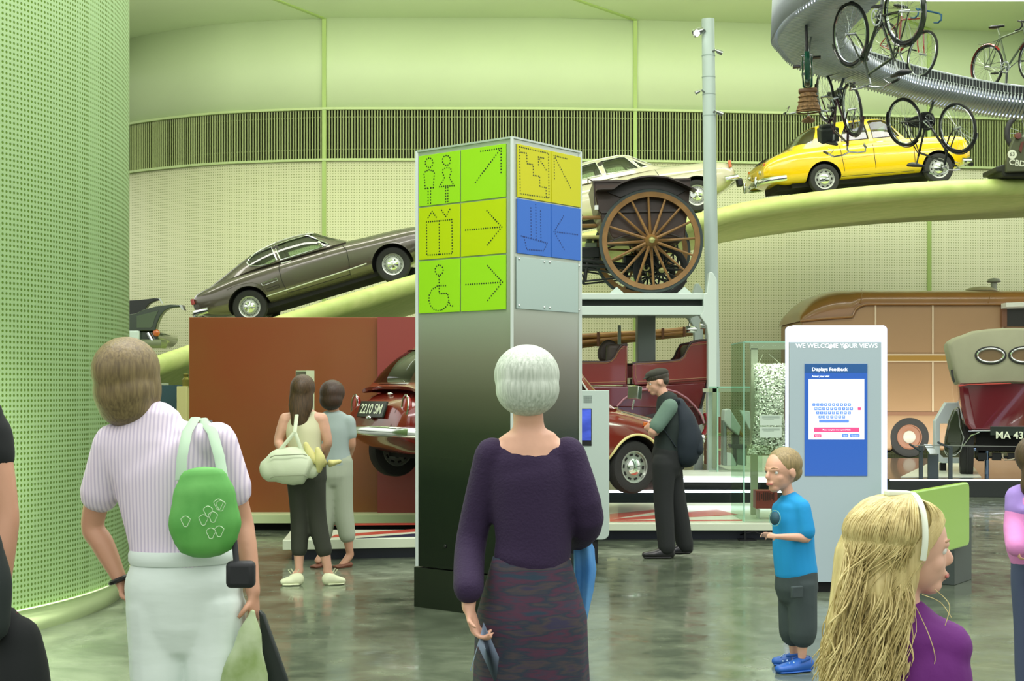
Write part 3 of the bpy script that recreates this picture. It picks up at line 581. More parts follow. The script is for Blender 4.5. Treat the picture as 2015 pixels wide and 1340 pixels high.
# ---------- motor tricycle behind the cart ----------
tri = thing('motor_tricycle', 'black veteran motor carriage with spoked wheels and bare engine behind the tall cart wheel', 'tricycle', M.Translation(at(1300, 533, 21.0)))
kk = mat('iron_black', (22, 27, 25), .45, .3)
spoke_wheel('w', M.Identity(4), .385, 14, kk, rubber, tri, ty=.05, rimw=.015, sp=.012, hub=.06)
spoke_wheel('w', M.Translation((-.1, .75, 0)), .385, 14, kk, rubber, tri, ty=.05, rimw=.015, sp=.012, hub=.06)
def tl(x, y): p = at(1140+x/5.154, 340+y/5.154, 21.0)-at(1300, 533, 21.0); return p.x, p.z
for (a, b_, r) in (((10, 875), (560, 940), .03), ((10, 935), (560, 960), .025), ((20, 950), (520, 1045), .014), ((60, 1095), (500, 1050), .014), ((65, 1100), (90, 880), .018), ((30, 1020), (60, 1095), .012), ((560, 940), (1110, 945), .02), ((1000, 720), (1008, 960), .014), ((560, 960), (1100, 1100), .012)):
    for yy in (.1, .65): g = G(); g.tube([(tl(*a)[0], yy, tl(*a)[1]), (tl(*b_)[0], yy, tl(*b_)[1])], r, 8); g.build('frame_bar', kk, tri)
def tb_(x0, y0, x1, y1, nm, m_, y=.2, w=.4, bv=.015):
    a = tl(x0, y0); b_ = tl(x1, y1); g = G(); g.box(((a[0]+b_[0])/2, y+w/2, (a[1]+b_[1])/2), (abs(b_[0]-a[0]), w, abs(b_[1]-a[1]))); return g.build(nm, m_, tri, bevel=bv)
tb_(15, 740, 215, 850, 'crankcase', kk); tb_(70, 690, 190, 745, 'cylinder_block', mat('engine_grey', (96, 108, 88), .4, .6)); tb_(85, 620, 140, 690, 'intake', mat('engine_grey', (96, 108, 88), .4, .6), .3, .15)
tb_(160, 850, 215, 920, 'sump', kk); tb_(70, 840, 130, 890, 'carburettor', chrome, .3, .12); tb_(20, 625, 230, 650, 'timber_seat', mat('pale_timber', (206, 196, 130), .5), .1, .6)
g = G(); p0 = tl(25, 650); p1 = tl(25, 745); g.tube([(p0[0], .2, p0[1]), (p1[0], .2, p1[1])], .008, 6)
for i in range(9): a = tl(520+i*50, 700+((i*37) % 60)); b_ = tl(600+i*35, 930); g.tube([(a[0], .3, a[1]), (b_[0], .4, b_[1])], .012, 6)
g.build('linkage', kk, tri)
g = G(); a = tl(680, 960); g.lathe([(.05, -.02), (.05, .02), (.028, .02), (.028, -.02)], 20, (a[0], .05, a[1]), close=True); g.build('brass_ring', mat('brass', (170, 170, 110), .3, .9), tri)
g = G(); a = tl(640, 900); g.box((a[0], .35, a[1]), (.5, .35, .22)); g.build('gearbox', kk, tri, bevel=.03)
# rail stand for cart on deck: wheel chocks
for px in (1213, 1346):
    g = G(); p = at(px, 577, 20.0); g.prism([(-.1, 0), (.1, 0), (.0, .09)], -.06, .06, lambda a, b, h: (p.x+a, p.y+h, p.z-.005+b)); tag(g.build('wheel_chock', rw), 'pale wedge chock under the left side of the cart wheel' if px < 1250 else 'pale wedge chock under the right side of the cart wheel', 'chock')
# ---------- cars ----------
def road_wheel(parent, pos, r, w, style, rw_=.19, tm=None):
    o_ = V(pos); g = G(); h = w/2
    g.lathe([(rw_, -h*.8), (r*.8, -h), (r*.95, -h*.9), (r, -h*.6), (r, h*.6), (r*.95, h*.9), (r*.8, h), (rw_, h*.8)], 48, close=True)
    for y in (-.6, -.2, .2, .6): pass
    wh = g.build('wheel', tm or rubber, parent); wh.matrix_local = M.Translation(o_)
    rm_ = mat('rim_silver', (186, 190, 182), .3, .8)
    for s_ in ((-1, 1)):
        g = G(); g.lathe([(rw_+.004, s_*h*.82), (rw_, s_*h*.9), (rw_*.93, s_*h*.86), (rw_*.9, s_*h*.6), (rw_*.62, s_*h*.55), (rw_*.5, s_*h*.62), (0, s_*h*.64)], 40); g.build('rim', rm_ if style != 'plain' else mat('rim_brown', (130, 84, 56), .4), wh)
        g = G(); g.lathe([(rw_*.52, s_*h*.6), (rw_*.5, s_*h*.8), (rw_*.3, s_*h*1.0), (0, s_*h*1.06)], 28); g.build('hubcap', chrome if style != 'plain' else mat('hub_grey', (176, 172, 160), .35), wh)
        if style == 'slots':
            g = G()
            for k in range(10):
                t = 2*math.pi*k/10; c, sn = math.cos(t), math.sin(t); R = M(((c, 0, -sn), (0, 1, 0), (sn, 0, c)))
                g.box((rw_*.76*c, s_*h*.59, rw_*.76*sn), (.022, .012, .045), R)
            g.build('rim_slots', dark, wh)
        if style == 'fan':
            g = G()
            for k in range(40):
                t = 2*math.pi*k/40; c, sn = math.cos(t), math.sin(t); R = M(((c, 0, -sn), (0, 1, 0), (sn, 0, c)))
                g.box((rw_*.76*c, s_*h*.59, rw_*.76*sn), (.035, .012, .008), R)
            g.build('rim_slots', dark, wh)
            g = G()
            for k in range(6):
                t = 2*math.pi*k/6; g.add([(0, s_*h*1.1, 0), (rw_*.5*math.cos(t-.3), s_*h*.82, rw_*.5*math.sin(t-.3)), (rw_*.52*math.cos(t), s_*h*1.0, rw_*.52*math.sin(t)), (rw_*.5*math.cos(t+.3), s_*h*.82, rw_*.5*math.sin(t+.3))], [(0, 1, 2), (0, 2, 3)])
            g.build('fan_hub', chrome, wh)
    return wh
class Car:
    """local axes: x forward from the tail, y left, z up, ground at z = 0"""
    def __init__(s, root, L, top, bot, wid, n=3.4):
        s.root = root; s.L = L; s.top = pch(top); s.bot = pch(bot); s.w = pch(wid); s.n = n
    def sy(s, x, z):
        a, b = s.bot(x), s.top(x); q = min(.999, abs((z-(a+b)/2)/((b-a)/2))); return s.w(x)*(1-q**s.n)**(1/s.n)
    def body(s, paint, wheels, ra, wheel_depth=.3, xs=None):
        N = 110; rings = []
        for i in range(N+1):
            t = i/N; x = s.L*(t-.11*math.sin(2*math.pi*t)/ (1)*.9) if 0 else s.L*(.5-.5*math.cos(math.pi*t))*.5+s.L*t*.5
            a, b = s.bot(x), s.top(x); w = s.w(x); rg = []
            for j in range(44):
                th = 2*math.pi*j/44; c, sn = math.cos(th), math.sin(th)
                rg.append((x, w*math.copysign(abs(c)**(2/s.n), c), (a+b)/2+(b-a)/2*math.copysign(abs(sn)**(2/s.n), sn)))
            rings.append(rg)
        g = G(); g.loft(rings); o = g.build('body', [paint, dark], None, ang=0)
        c = G(); c.c = 0
        for wx_, wz, wr_ in wheels:
            for sd in (-1, 1):
                y1 = s.w(wx_)+.2; y0 = s.w(wx_)-wheel_depth
                c.lathe([(0, y0*sd), (wr_+ra, y0*sd), (wr_+ra, y1*sd), (0, y1*sd)], 40, (wx_, 0, wz))
        cut(o, c, dark); o.parent = s.root; o.data.set_sharp_from_angle(angle=math.radians(45)); s.bodyo = o; return o
    def cabin(s, paint, roof, wg, zb, wins, front=None, back=None, n=3.2, tumble=.22, th=.035):
        zr = pch(roof); wf = pch(wg); x0, x1 = roof[0][0], roof[-1][0]; s.zr = zr; s.zb = zb; s.wf = wf; s.tn = (n, tumble)
        def half(k, sc, off=0):
            rings = []
            for i in range(71):
                x = x0+(x1-x0)*i/70; H = max(.012, (zr(x)-zb(x))*sc); w = wf(x)*(1-(1-sc)*1.0); rg = []
                for j in range(31):
                    th_ = math.pi*j/30; c, sn = math.cos(th_), math.sin(th_); h = abs(sn)**(2/n)
                    rg.append((x, w*math.copysign(abs(c)**(2/n), c)*(1-tumble*h), zb(x)-.03+H*h+.03*h))
                rings.append(rg)
            g = G(); g.loft(rings, cap=False, closed=False); return g
        o = half(0, 1).build('cabin', [paint, dark], None, ang=0); q = o.modifiers.new('s', 'SOLIDIFY'); q.thickness = th; q.offset = -1; bake(o)
        # make sure it thickened inwards
        c = G()
        for w in wins: c.prism(w, -1.4, 1.4, lambda a, b, h: (a, h, b))
        cut(o, c, paint)
        for fr in (front, back):
            if fr: c = G(); c.prism(fr[0], fr[1], fr[2], lambda a, b, h: (h, a, b)); cut(o, c, paint)
        o.parent = s.root; o.data.set_sharp_from_angle(angle=math.radians(40)); s.cab = o
        gl = half(0, .975).build('window_glass', autoglass, s.root, ang=0); return o
    def cy(s, x, z):
        n, tb = s.tn; H = s.zr(x)-s.zb(x)+.03; h = max(0, min(.999, (z-s.zb(x)+.03)/max(H, .02)));  sn = h**(n/2); c = math.sqrt(max(0, 1-sn*sn)); return s.wf(x)*c**(2/n)*(1-tb*h)
    def line(s, pts, r, m_, name, cab=False, closed=False, side=(-1,), off=.002, sub=6):
        P = []
        for i in range(len(pts)-1+(1 if closed else 0)):
            a, b = pts[i], pts[(i+1) % len(pts)]
            for k in range(sub): t = k/sub; P.append((a[0]*(1-t)+b[0]*t, a[1]*(1-t)+b[1]*t))
        if not closed: P.append(pts[-1])
        out = None
        for sd in side:
            g = G(); g.tube([(x, sd*((s.cy if cab else s.sy)(x, z)+off), z) for x, z in P], r, 6, closed=closed); out = g.build(name, m_, s.root)
        return out
def seat(root, x, y, z, w, m_):
    g = G(); g.box((x, y, z), (.5, w, .16)); R = M.Rotation(math.radians(-14), 3, 'Y'); g.box((x-.27, y, z+.28), (.12, w, .62), R); return g.build('seat', m_, root, bevel=.04)
def place(hr, hf, wb, xr, hz, dd=0, near=None, yaw=0):
    """matrix that puts rear hub (xr, -y, hz) and front hub on two picture points"""
    L = math.hypot(hf[0]-hr[0], hf[1]-hr[1]); d = F*wb*math.cos(yaw)/L
    A = at(hr[0], hr[1], d-wb*.5*math.sin(yaw)); B = at(hf[0], hf[1], d+wb*.5*math.sin(yaw)); m = frame(A, B-A, Z3)
    return m, d
seatm = mat('dark_seat', (56, 54, 46), .7)
# --- grey coupe ---
m0, d0 = place((491, 604), (773, 520), 2.56, .93, .3); hw = .66
m_ = m0 @ M.Translation((-.93, hw+.08, -.3))
cap = thing('grey_coupe', 'dark brown-grey fastback coupe climbing the ramp above the orange wall', 'car', m_)
pg_ = mat('gunmetal_brown_paint', (92, 86, 76), .25, .35, coat=1)
C = Car(cap, 4.26, [(0, .66), (.04, .77), (.12, .82), (.4, .875), (.8, .93), (1.3, .955), (2.0, .965), (2.75, .955), (3.1, .93), (3.6, .905), (4.05, .85), (4.2, .76), (4.26, .64)],
        [(0, .5), (.1, .38), (.3, .3), (.6, .25), (3.6, .22), (4.0, .3), (4.26, .45)], [(0, .66), (.1, .74), (.5, .8), (1.0, .815), (2.2, .82), (3.2, .81), (3.9, .78), (4.2, .7), (4.26, .6)], 3.6)
WH = [(.93, .3, .3), (3.49, .3, .3)]
C.body(pg_, WH, .055)
def cc(x, y): dx, dy = x-530, y-785; return (.93+(dx*.958-dy*.286)/503.7, .3-(dx*.286+dy*.958)/503.7)
roof = [(.33, .88), (.6, 1.0), (.9, 1.13), (1.2, 1.235), (1.5, 1.295), (1.8, 1.32), (2.1, 1.315), (2.3, 1.27), (2.55, 1.12), (2.82, .965)]
zb_ = pch([(0, .84), (.8, .9), (1.3, .93), (3, .93)])
q1_ = [cc(*p) for p in ((497, 398), (510, 365), (545, 325), (610, 292), (705, 258), (764, 380), (690, 415), (600, 432), (530, 428))]
d1_ = [cc(*p) for p in ((728, 246), (860, 198), (1005, 158), (1028, 162), (1215, 243), (1100, 285), (798, 380))]
C.cabin(pg_, roof, [(.33, .55), (.8, .68), (1.5, .75), (2.4, .75), (2.82, .7)], zb_, [q1_, d1_], front=([(-.6, 1.0), (.6, 1.0), (.5, 1.245), (-.5, 1.245)], 2.25, 3.2), back=([(-.5, 1.0), (.5, 1.0), (.42, 1.2), (-.42, 1.2)], .2, 1.15))
for pts, nm in ((q1_, 'window_trim'), (d1_, 'window_trim')): C.line(pts, .012, chrome, nm, True, True, (-1, 1))
C.line([cc(*p) for p in ((521, 335), (600, 275), (720, 210), (880, 158), (1045, 122))], .009, trimm, 'drip_rail', True)
C.line([cc(*p) for p in ((678, 695), (1100, 560), (1400, 462), (1542, 412))], .01, trimm, 'side_trim', side=(-1, 1))
seam = mat('panel_seam', (28, 27, 24), .7)
C.line([cc(*p) for p in ((782, 390), (790, 470), (815, 560), (862, 665), (1120, 590), (1400, 505))], .005, seam, 'door_seam')
C.line([cc(*p) for p in ((1312, 232), (1370, 300), (1392, 400), (1402, 530))], .005, seam, 'door_seam')
C.line([cc(*p) for p in ((638, 585), (770, 540), (778, 560), (650, 605))], .004, chrome, 'side_vent', closed=True); C.line([cc(*p) for p in ((678, 632), (785, 595), (795, 615), (690, 652))], .004, seam, 'side_vent', closed=True)
C.line([(cc(390, 460)[0]+.07*math.cos(a), cc(390, 460)[1]+.07*math.sin(a)) for a in [i*math.pi/8 for i in range(16)]], .004, seam, 'fuel_flap', closed=True, sub=1)
C.line([cc(*p) for p in ((802, 410), (840, 402), (890, 388))], .014, trimm, 'door_handle')
C.line([cc(*p) for p in ((340, 640), (420, 600), (560, 575), (640, 600), (700, 700))], .006, pg_, 'wing_crease')
for x, z, r_ in WH:
    for sd in (-1, 1): road_wheel(cap, (x, sd*hw, z), r_, .17, 'fan', .185)
g = G(); g.tube([(.25, -.82, .44), (.02, -.78, .455), (-.05, -.6, .46), (-.07, 0, .46), (-.05, .6, .46), (.02, .78, .455), (.25, .82, .44)], [(.05, .022)]*7, 10, side=(0, 0, 1)); g.build('rear_bumper', chrome, cap)
g = G(); g.tube([(4.1, -.8, .42), (4.28, -.7, .43), (4.33, 0, .43), (4.28, .7, .43), (4.1, .8, .42)], [(.045, .02)]*5, 10, side=(0, 0, 1)); g.build('front_bumper', chrome, cap)
g = G(); g.box((.02, -.6, .66), (.06, .3, .1)); g.build('tail_lamp', mat('lamp_red', (150, 40, 30), .2, coat=1), cap, bevel=.01)
p_ = cc(1140, 240); g = G(); g.ball((p_[0], -.86, p_[1]), (.035, .06, .045), 14, 8); g.tube([(p_[0]+.05, -.78, p_[1]-.06), (p_[0], -.86, p_[1])], .008, 6); g.build('door_mirror', chrome, cap)
g = G(); g.box((2.1, 0, .24), (2.6, 1.2, .09)); g.box((1.0, 0, .3), (.5, .9, .16)); g.tube([(.9, -.5, .28), (.9, .5, .28)], .06, 10); g.build('chassis', dark, cap)
for y in (-.36, .36): seat(cap, 1.95, y, .62, .5, seatm)
g = G(); g.tube([(2.72, -.5, 1.0), (2.6, -.1, 1.04)], .006, 5); g.build('wiper', black, cap)
# --- yellow saloon ---
m0, d1 = place((1621, 353), (1851.5, 331), 2.27, .8, .29, yaw=.1)
m_ = m0 @ M.Translation((-1.15, .66, -.29))
yel = thing('yellow_saloon', 'bright yellow boxy saloon car on the ramp under the hanging bicycles', 'car', m_)
py_ = mat('yellow_paint', (224, 186, 6), .2, coat=1)
Y = Car(yel, 4.1, [(0, .6), (.03, .68), (.1, .75), (.35, .87), (.7, .95), (1.2, .975), (2.6, .97), (3.2, .95), (3.9, .915), (4.03, .87), (4.1, .7)],
        [(0, .42), (.2, .33), (.5, .26), (3.6, .24), (3.95, .3), (4.1, .42)], [(0, .64), (.12, .71), (.6, .74), (2, .75), (3.6, .74), (3.98, .7), (4.1, .62)], 5.0)
WY = [(1.15, .29, .29), (3.42, .29, .29)]
Y.body(py_, WY, .05)
roof = [(.62, .95), (.75, 1.08), (.95, 1.26), (1.15, 1.36), (1.4, 1.405), (1.9, 1.425), (2.35, 1.42), (2.52, 1.385), (2.66, 1.25), (2.87, .955)]
zb_ = pch([(0, .93), (4, .93)])
w0 = [(.72, 1.0), (.84, 1.14), (.98, 1.28), (1.1, 1.335), (1.16, 1.335), (1.0, 1.0)]
w1 = [(1.56, .985), (1.6, 1.12), (1.68, 1.26), (1.76, 1.33), (2.02, 1.345), (2.07, 1.31), (2.1, .985)]
w2 = [(2.19, .985), (2.16, 1.32), (2.2, 1.35), (2.46, 1.34), (2.54, 1.27), (2.72, .985)]
Y.cabin(py_, roof, [(.62, .6), (1.0, .69), (2.5, .69), (2.87, .66)], zb_, [w0, w1, w2], front=([(-.58, 1.0), (.58, 1.0), (.52, 1.33), (-.52, 1.33)], 2.6, 3.5), back=([(-.56, 1.0), (.56, 1.0), (.48, 1.3), (-.48, 1.3)], .4, 1.02), n=4, tumble=.12)
for w in (w1, w2): Y.line(w, .008, black, 'window_rubber', True, True)
Y.line([(1.55, .4), (1.53, .6), (1.5, .9), (1.52, .97)], .005, seam, 'door_seam'); Y.line([(2.17, .3), (2.15, .97)], .005, seam, 'door_seam'); Y.line([(2.95, .35), (2.95, .95)], .005, seam, 'door_seam')
Y.line([(1.5, .31), (2.95, .29)], .005, seam, 'door_seam')
Y.line([(1.45, .62), (2.2, .66), (3.6, .67)], .004, py_, 'body_crease')
for x in (1.58, 2.25): Y.line([(x, .9), (x+.13, .91)], .013, trimm, 'door_handle')
for x, z, r_ in WY:
    for sd in (-1, 1): road_wheel(yel, (x, sd*.66, z), r_, .145, 'slots', .19)
g = G(); g.tube([(.4, -.76, .38), (.1, -.73, .37), (-.05, -.56, .365), (-.08, 0, .365), (-.05, .56, .365), (.1, .73, .37), (.4, .76, .38)], [(.055, .022)]*7, 10, side=(0, 0, 1)); g.build('rear_bumper', chrome, yel)
for y in (-.42, .42): g = G(); g.tube([(-.11, y, .28), (-.12, y, .37), (-.09, y, .48)], .028, 10); g.build('overrider', chrome, yel)
for y in (-.5, .5): g = G(); g.ball((.05, y*1.1, .67), (.03, .08, .05), 14, 8); g.build('tail_lamp', mat('lamp_orange', (196, 96, 30), .2, coat=1), yel)
for y in (-.4, .4): g = G(); g.ball((.0, y, .56), (.035, .045, .045), 14, 8); g.build('reversing_lamp', chrome, yel)
g = G(); g.box((-.005, 0, .54), (.02, .46, .13)); g.build('number_plate', mat('plate_yellow', (206, 176, 30), .4), yel)
text('plate_text', 'LL', .1, black, yel, frame(V((-.017, .1, .54)), V((0, -1, 0)), V((-1, 0, 0))) , .001)
g = G()
for i in range(9): g.box((.12+i*.012, 0, .775+.009*i), (.006, .8-.02*i, .004))
g.build('engine_lid_vents', seam, yel)
g = G(); g.tube([(3.9, -.72, .4), (4.12, -.6, .4), (4.16, 0, .4), (4.12, .6, .4), (3.9, .72, .4)], [(.05, .02)]*5, 10, side=(0, 0, 1)); g.build('front_bumper', chrome, yel)
g = G(); g.lathe([(0, 0), (.04, 0), (.04, .05), (0, .06)], 14, (4.08, -.7, .31)); g.build('fog_lamp', black, yel)
g = G(); g.box((2.1, 0, .24), (3.1, 1.1, .1)); g.box((.65, 0, .28), (.7, .9, .2)); g.tube([(3.42, -.5, .27), (3.42, .5, .27)], .05, 8); g.build('chassis', dark, yel)
for x in (1.85, 2.4):
    for y in (-.33, .33): seat(yel, x, y, .68, .46, seatm)
g = G(); g.tube([(2.68-.07*math.cos(a), -.33+.18*math.sin(a), 1.04+.17*math.cos(a)) for a in [i*math.pi/12 for i in range(24)]], .009, 6, closed=True); g.build('steering_wheel', black, yel)
# --- cream saloon behind the cart ---
d2 = 28.6; h_ = at(1371, 385, d2); ph = math.radians(11.5)
m_ = frame(h_, V((math.cos(ph), 0, math.sin(ph))), Z3) @ M.Translation((-3.62, .7, -.31))
cre = thing('cream_saloon', 'pale beige four door saloon on the ramp behind the wooden cart', 'car', m_)
pb_ = mat('beige_paint', (196, 190, 166), .25, coat=1)
B_ = Car(cre, 4.45, [(0, .6), (.05, .8), (.2, .9), (.9, .98), (2.2, 1.02), (3.0, 1.03), (3.5, .99), (4.1, .92), (4.35, .84), (4.45, .7)], [(0, .45), (.3, .3), (.7, .25), (3.9, .24), (4.3, .36), (4.45, .5)],
         [(0, .7), (.2, .78), (1, .84), (3.4, .84), (4.1, .8), (4.4, .72), (4.45, .62)], 3.8)
WB = [(1.0, .31, .31), (3.62, .31, .31)]
B_.body(pb_, WB, .06)
roof = [(.7, .95), (.95, 1.15), (1.2, 1.34), (1.5, 1.43), (1.9, 1.46), (2.3, 1.46), (2.5, 1.42), (2.75, 1.25), (3.12, 1.02)]
w1 = [(1.0, 1.06), (1.1, 1.2), (1.3, 1.34), (1.84, 1.37), (1.9, 1.06)]; w2 = [(1.98, 1.06), (1.93, 1.37), (2.32, 1.375), (2.42, 1.35), (2.62, 1.06)]; w3 = [(2.66, 1.06), (2.5, 1.3), (2.82, 1.06)]
B_.cabin(pb_, roof, [(.7, .6), (1.2, .72), (2.6, .73), (3.12, .66)], pch([(0, 1.0), (4, 1.0)]), [w1, w2, w3], front=([(-.58, 1.06), (.58, 1.06), (.5, 1.39), (-.5, 1.39)], 2.55, 3.5), back=([(-.55, 1.06), (.55, 1.06), (.45, 1.36), (-.45, 1.36)], .4, 1.16), tumble=.18)
for w in (w1, w2, w3): B_.line(w, .011, trimm, 'window_trim', True, True)
B_.line([(1.0, 1.39), (1.5, 1.425), (2.3, 1.43), (2.52, 1.36), (2.9, 1.1)], .009, trimm, 'drip_rail', True)
B_.line([(2.0, .3), (2.02, .7), (1.97, 1.0)], .005, seam, 'door_seam'); B_.line([(2.95, .3), (3.0, .7), (2.9, 1.02)], .005, seam, 'door_seam')
B_.line([(.3, .74), (2.2, .8), (4.2, .74)], .006, pb_, 'body_crease'); B_.line([(2.02, .94), (2.2, .95)], .014, trimm, 'door_handle')
for x, z, r_ in WB:
    for sd in (-1, 1): road_wheel(cre, (x, sd*.7, z), r_, .165, 'fan', .2)
g = G(); g.tube([(4.2, -.84, .5), (4.46, -.74, .5), (4.53, 0, .5), (4.46, .74, .5), (4.2, .84, .5)], [(.055, .025)]*5, 10, side=(0, 0, 1)); g.build('front_bumper', chrome, cre)
g = G(); g.box((4.5, -.6, .4), (.12, .16, .16)); g.build('bumper_guard', black, cre, bevel=.03)
g = G(); g.box((4.36, -.76, .78), (.06, .06, .14)); g.build('indicator_lamp', mat('lamp_orange', (196, 96, 30), .2, coat=1), cre, bevel=.01)
g = G(); g.box((2.2, 0, .26), (3.2, 1.2, .1)); g.build('chassis', dark, cre)
for x in (1.6, 2.25):
    for y in (-.36, .36): seat(cre, x, y, .76, .5, seatm)
g = G(); g.tube([(2.62-.07*math.cos(a), -.36+.18*math.sin(a), 1.08+.17*math.cos(a)) for a in [i*math.pi/12 for i in range(24)]], .009, 6, closed=True); g.build('steering_wheel', black, cre)
# --- red-brown saloon on the tilted stand ---
yaw, pit = math.radians(33), math.radians(5.0)
hx_ = V((math.cos(yaw)*math.cos(pit), math.sin(yaw)*math.cos(pit), -math.sin(pit)))
fh = at(1249, 919, 15.0)
m_ = frame(fh, hx_, Z3) @ M.Diagonal((.86, .86, .86, 1)) @ M.Translation((-3.15, .66+.08, -.315))
red = thing('red_saloon', 'rounded dark red saloon car with number plate 2210 SM, seen from behind', 'car', m_)
pr_ = mat('maroon_paint', (112, 30, 18), .22, coat=1)
Rr = Car(red, 4.15, [(0, .62), (.04, .78), (.15, .88), (.35, .98), (.8, 1.04), (1.2, 1.06), (2.2, 1.06), (2.9, 1.04), (3.3, .99), (3.75, .92), (4.02, .82), (4.12, .7), (4.15, .6)],
         [(0, .44), (.15, .34), (.4, .27), (3.6, .24), (3.95, .32), (4.15, .45)], [(0, .6), (.1, .7), (.45, .78), (1.2, .8), (3.2, .79), (3.7, .76), (4.0, .68), (4.15, .5)], 2.9)
WR = [(.68, .315, .315), (3.15, .315, .315)]
Rr.body(pr_, WR, .06)
roof = [(.18, .95), (.3, 1.2), (.45, 1.4), (.75, 1.58), (1.3, 1.63), (2.1, 1.61), (2.4, 1.52), (2.6, 1.34), (2.92, 1.03)]
w1 = [(.8, 1.1), (.84, 1.25), (.98, 1.36), (1.55, 1.41), (1.58, 1.1)]; w2 = [(1.66, 1.1), (1.64, 1.42), (2.2, 1.41), (2.32, 1.35), (2.5, 1.1)]
Rr.cabin(pr_, roof, [(.18, .64), (.5, .72), (1.2, .73), (2.4, .7), (2.92, .62)], pch([(0, 1.0), (4, 1.02)]), [w1, w2], front=([(-.55, 1.09), (.55, 1.09), (.46, 1.4), (-.46, 1.4)], 2.42, 3.3), back=([(-.5, 1.06), (.5, 1.06), (.54, 1.25), (.48, 1.46), (-.48, 1.46), (-.54, 1.25)], .0, .62), tumble=.2)
for w in (w1, w2): Rr.line(w, .011, trimm, 'window_trim', True, True)
g = G(); g.tube([(.2+.012*k_*0+ (.02 if abs(y_)<.45 else .06), y_, 1.05) for k_, y_ in enumerate((-.5,-.25,0,.25,.5))], .01, 6); g.build('rear_window_trim', chrome, red)
Rr.line([(1.6, .32), (1.62, .7), (1.6, 1.05)], .005, seam, 'door_seam'); Rr.line([(2.55, .32), (2.6, 1.05)], .005, seam, 'door_seam')
g = G(); g.tube([(3.15+.385*math.cos(a), -Rr.sy(3.15+.385*math.cos(a), max(.3, .315+.385*math.sin(a)))-.003, .315+.385*math.sin(a)) for a in [math.pi*(.02+.96*i/20) for i in range(21)]], .016, 8); g.build('wheel_arch_trim', mat('cream_trim', (214, 206, 140), .4), red)
Rr.line([(3.0, .96), (3.4, .9), (3.9, .8)], .006, chrome, 'wing_highlight_strip')
for x, z, r_ in WR:
    for sd in (-1, 1): road_wheel(red, (x, sd*.66, z), r_, .18, 'slots', .19)
def on_tail(y, z):   # x on the tail surface
    for i in range(200):
        x = i*.004
        if z < Rr.top(x) and abs(y) <= Rr.sy(x, z): return x
    return .3
g = G(); R = M.Rotation(math.radians(14), 3, 'Y'); g.box((on_tail(0, .78)-.045, .0, .74), (.025, .62, .19), R); pl_o = g.build('number_plate', mat('plate_black', (24, 38, 28), .3), red, bevel=.008)
nx = R @ V((-1, 0, 0)); text('plate_text', '2210 SM', .16, mat('plate_white_text', (225, 235, 205), .4), pl_o, frame(V((on_tail(0, .78)-.06, 0, .74)), V((0, -1, 0)), nx) if 0 else frame(V((on_tail(0, .78)-.062, 0, .74)), V((0, -1, 0)), nx), .001, sx=.92, bold=.002)
g = G(); g.ball((on_tail(0, .66)-.05, 0, .645), (.03, .05, .025), 12, 8); g.build('plate_lamp', chrome, red)
g = G(); g.ball((on_tail(0, .92)-.01, 0, .93), (.03, .07, .022), 12, 8); g.build('boot_handle', chrome, red)
for y in (-.6, .6): g = G(); x = on_tail(y, .78); g.ball((x, y, .78), (.05, .06, .12), 14, 8); o = g.build('tail_lamp', mat('lamp_red', (150, 40, 30), .2, coat=1), red); g = G(); g.tube([(x-.03, y+.07*math.cos(a), .78+.13*math.sin(a)) for a in [i*math.pi/10 for i in range(20)]], .01, 6, closed=True); g.build('lamp_bezel', chrome, o)
g = G(); g.tube([(.35, -.84, .5), (.05, -.76, .5), (-.07, -.5, .5), (-.1, 0, .5), (-.07, .5, .5), (.05, .76, .5), (.35, .84, .5)], [(.055, .03)]*7, 12, side=(0, 0, 1)); g.build('rear_bumper', chrome, red)
# boot lid seam projected on the tail
bl = []
for y, z in [(-.46, .56), (-.48, .75), (-.46, .9), (-.38, .99)]: bl.append((on_tail(y, z)-.003, y, z))
g = G(); g.tube(bl, .005, 5); g.tube([(p[0], -p[1], p[2]) for p in bl], .005, 5); g.build('boot_seam', seam, red)
g = G(); g.tube([(3.95, -.72, .45), (4.16, -.6, .45), (4.22, 0, .45), (4.16, .6, .45), (3.95, .72, .45)], [(.05, .025)]*5, 10, side=(0, 0, 1)); g.build('front_bumper', chrome, red)
for y in (-.56, .56): g = G(); g.ball((3.98, y, .72), (.09, .1, .1), 18, 10); g.build('headlamp', chrome, red)
g = G(); a_ = V((3.05, -.74, .99)); g.tube([a_, a_+V((0, -.02, .08)), a_+V((0, -.03, .12))], .012, 8); g.box(a_+V((0, -.03, .2)), (.06, .2, .15)); g.build('wing_mirror', chrome, red, bevel=.025)
g = G(); g.box((3.25, -.765, .83), (.07, .02, .05)); g.build('wing_badge', mat('lamp_orange', (196, 96, 30), .2, coat=1), red, bevel=.006)
g = G(); g.box((2.0, 0, .28), (2.9, 1.1, .1)); g.build('chassis', dark, red)
for x in (1.35, 2.1):
    for y in (-.34, .34): seat(red, x, y, .74, .5, seatm)
# pedestal under the red saloon
st = thing('car_stand', 'dark pedestal holding the dark red saloon up off the floor', 'stand', (0, 0, 0))
for xx, nm in ((1.0, 'rear_post'), (2.9, 'front_post')):
    p = m_ @ V((xx, 0, .22)); g = G(); R = M.Rotation(yaw, 3, 'Z'); g.box((p.x, p.y, p.z/2), (.4, .4, p.z), R); g.build(nm, navy, st, bevel=.01)
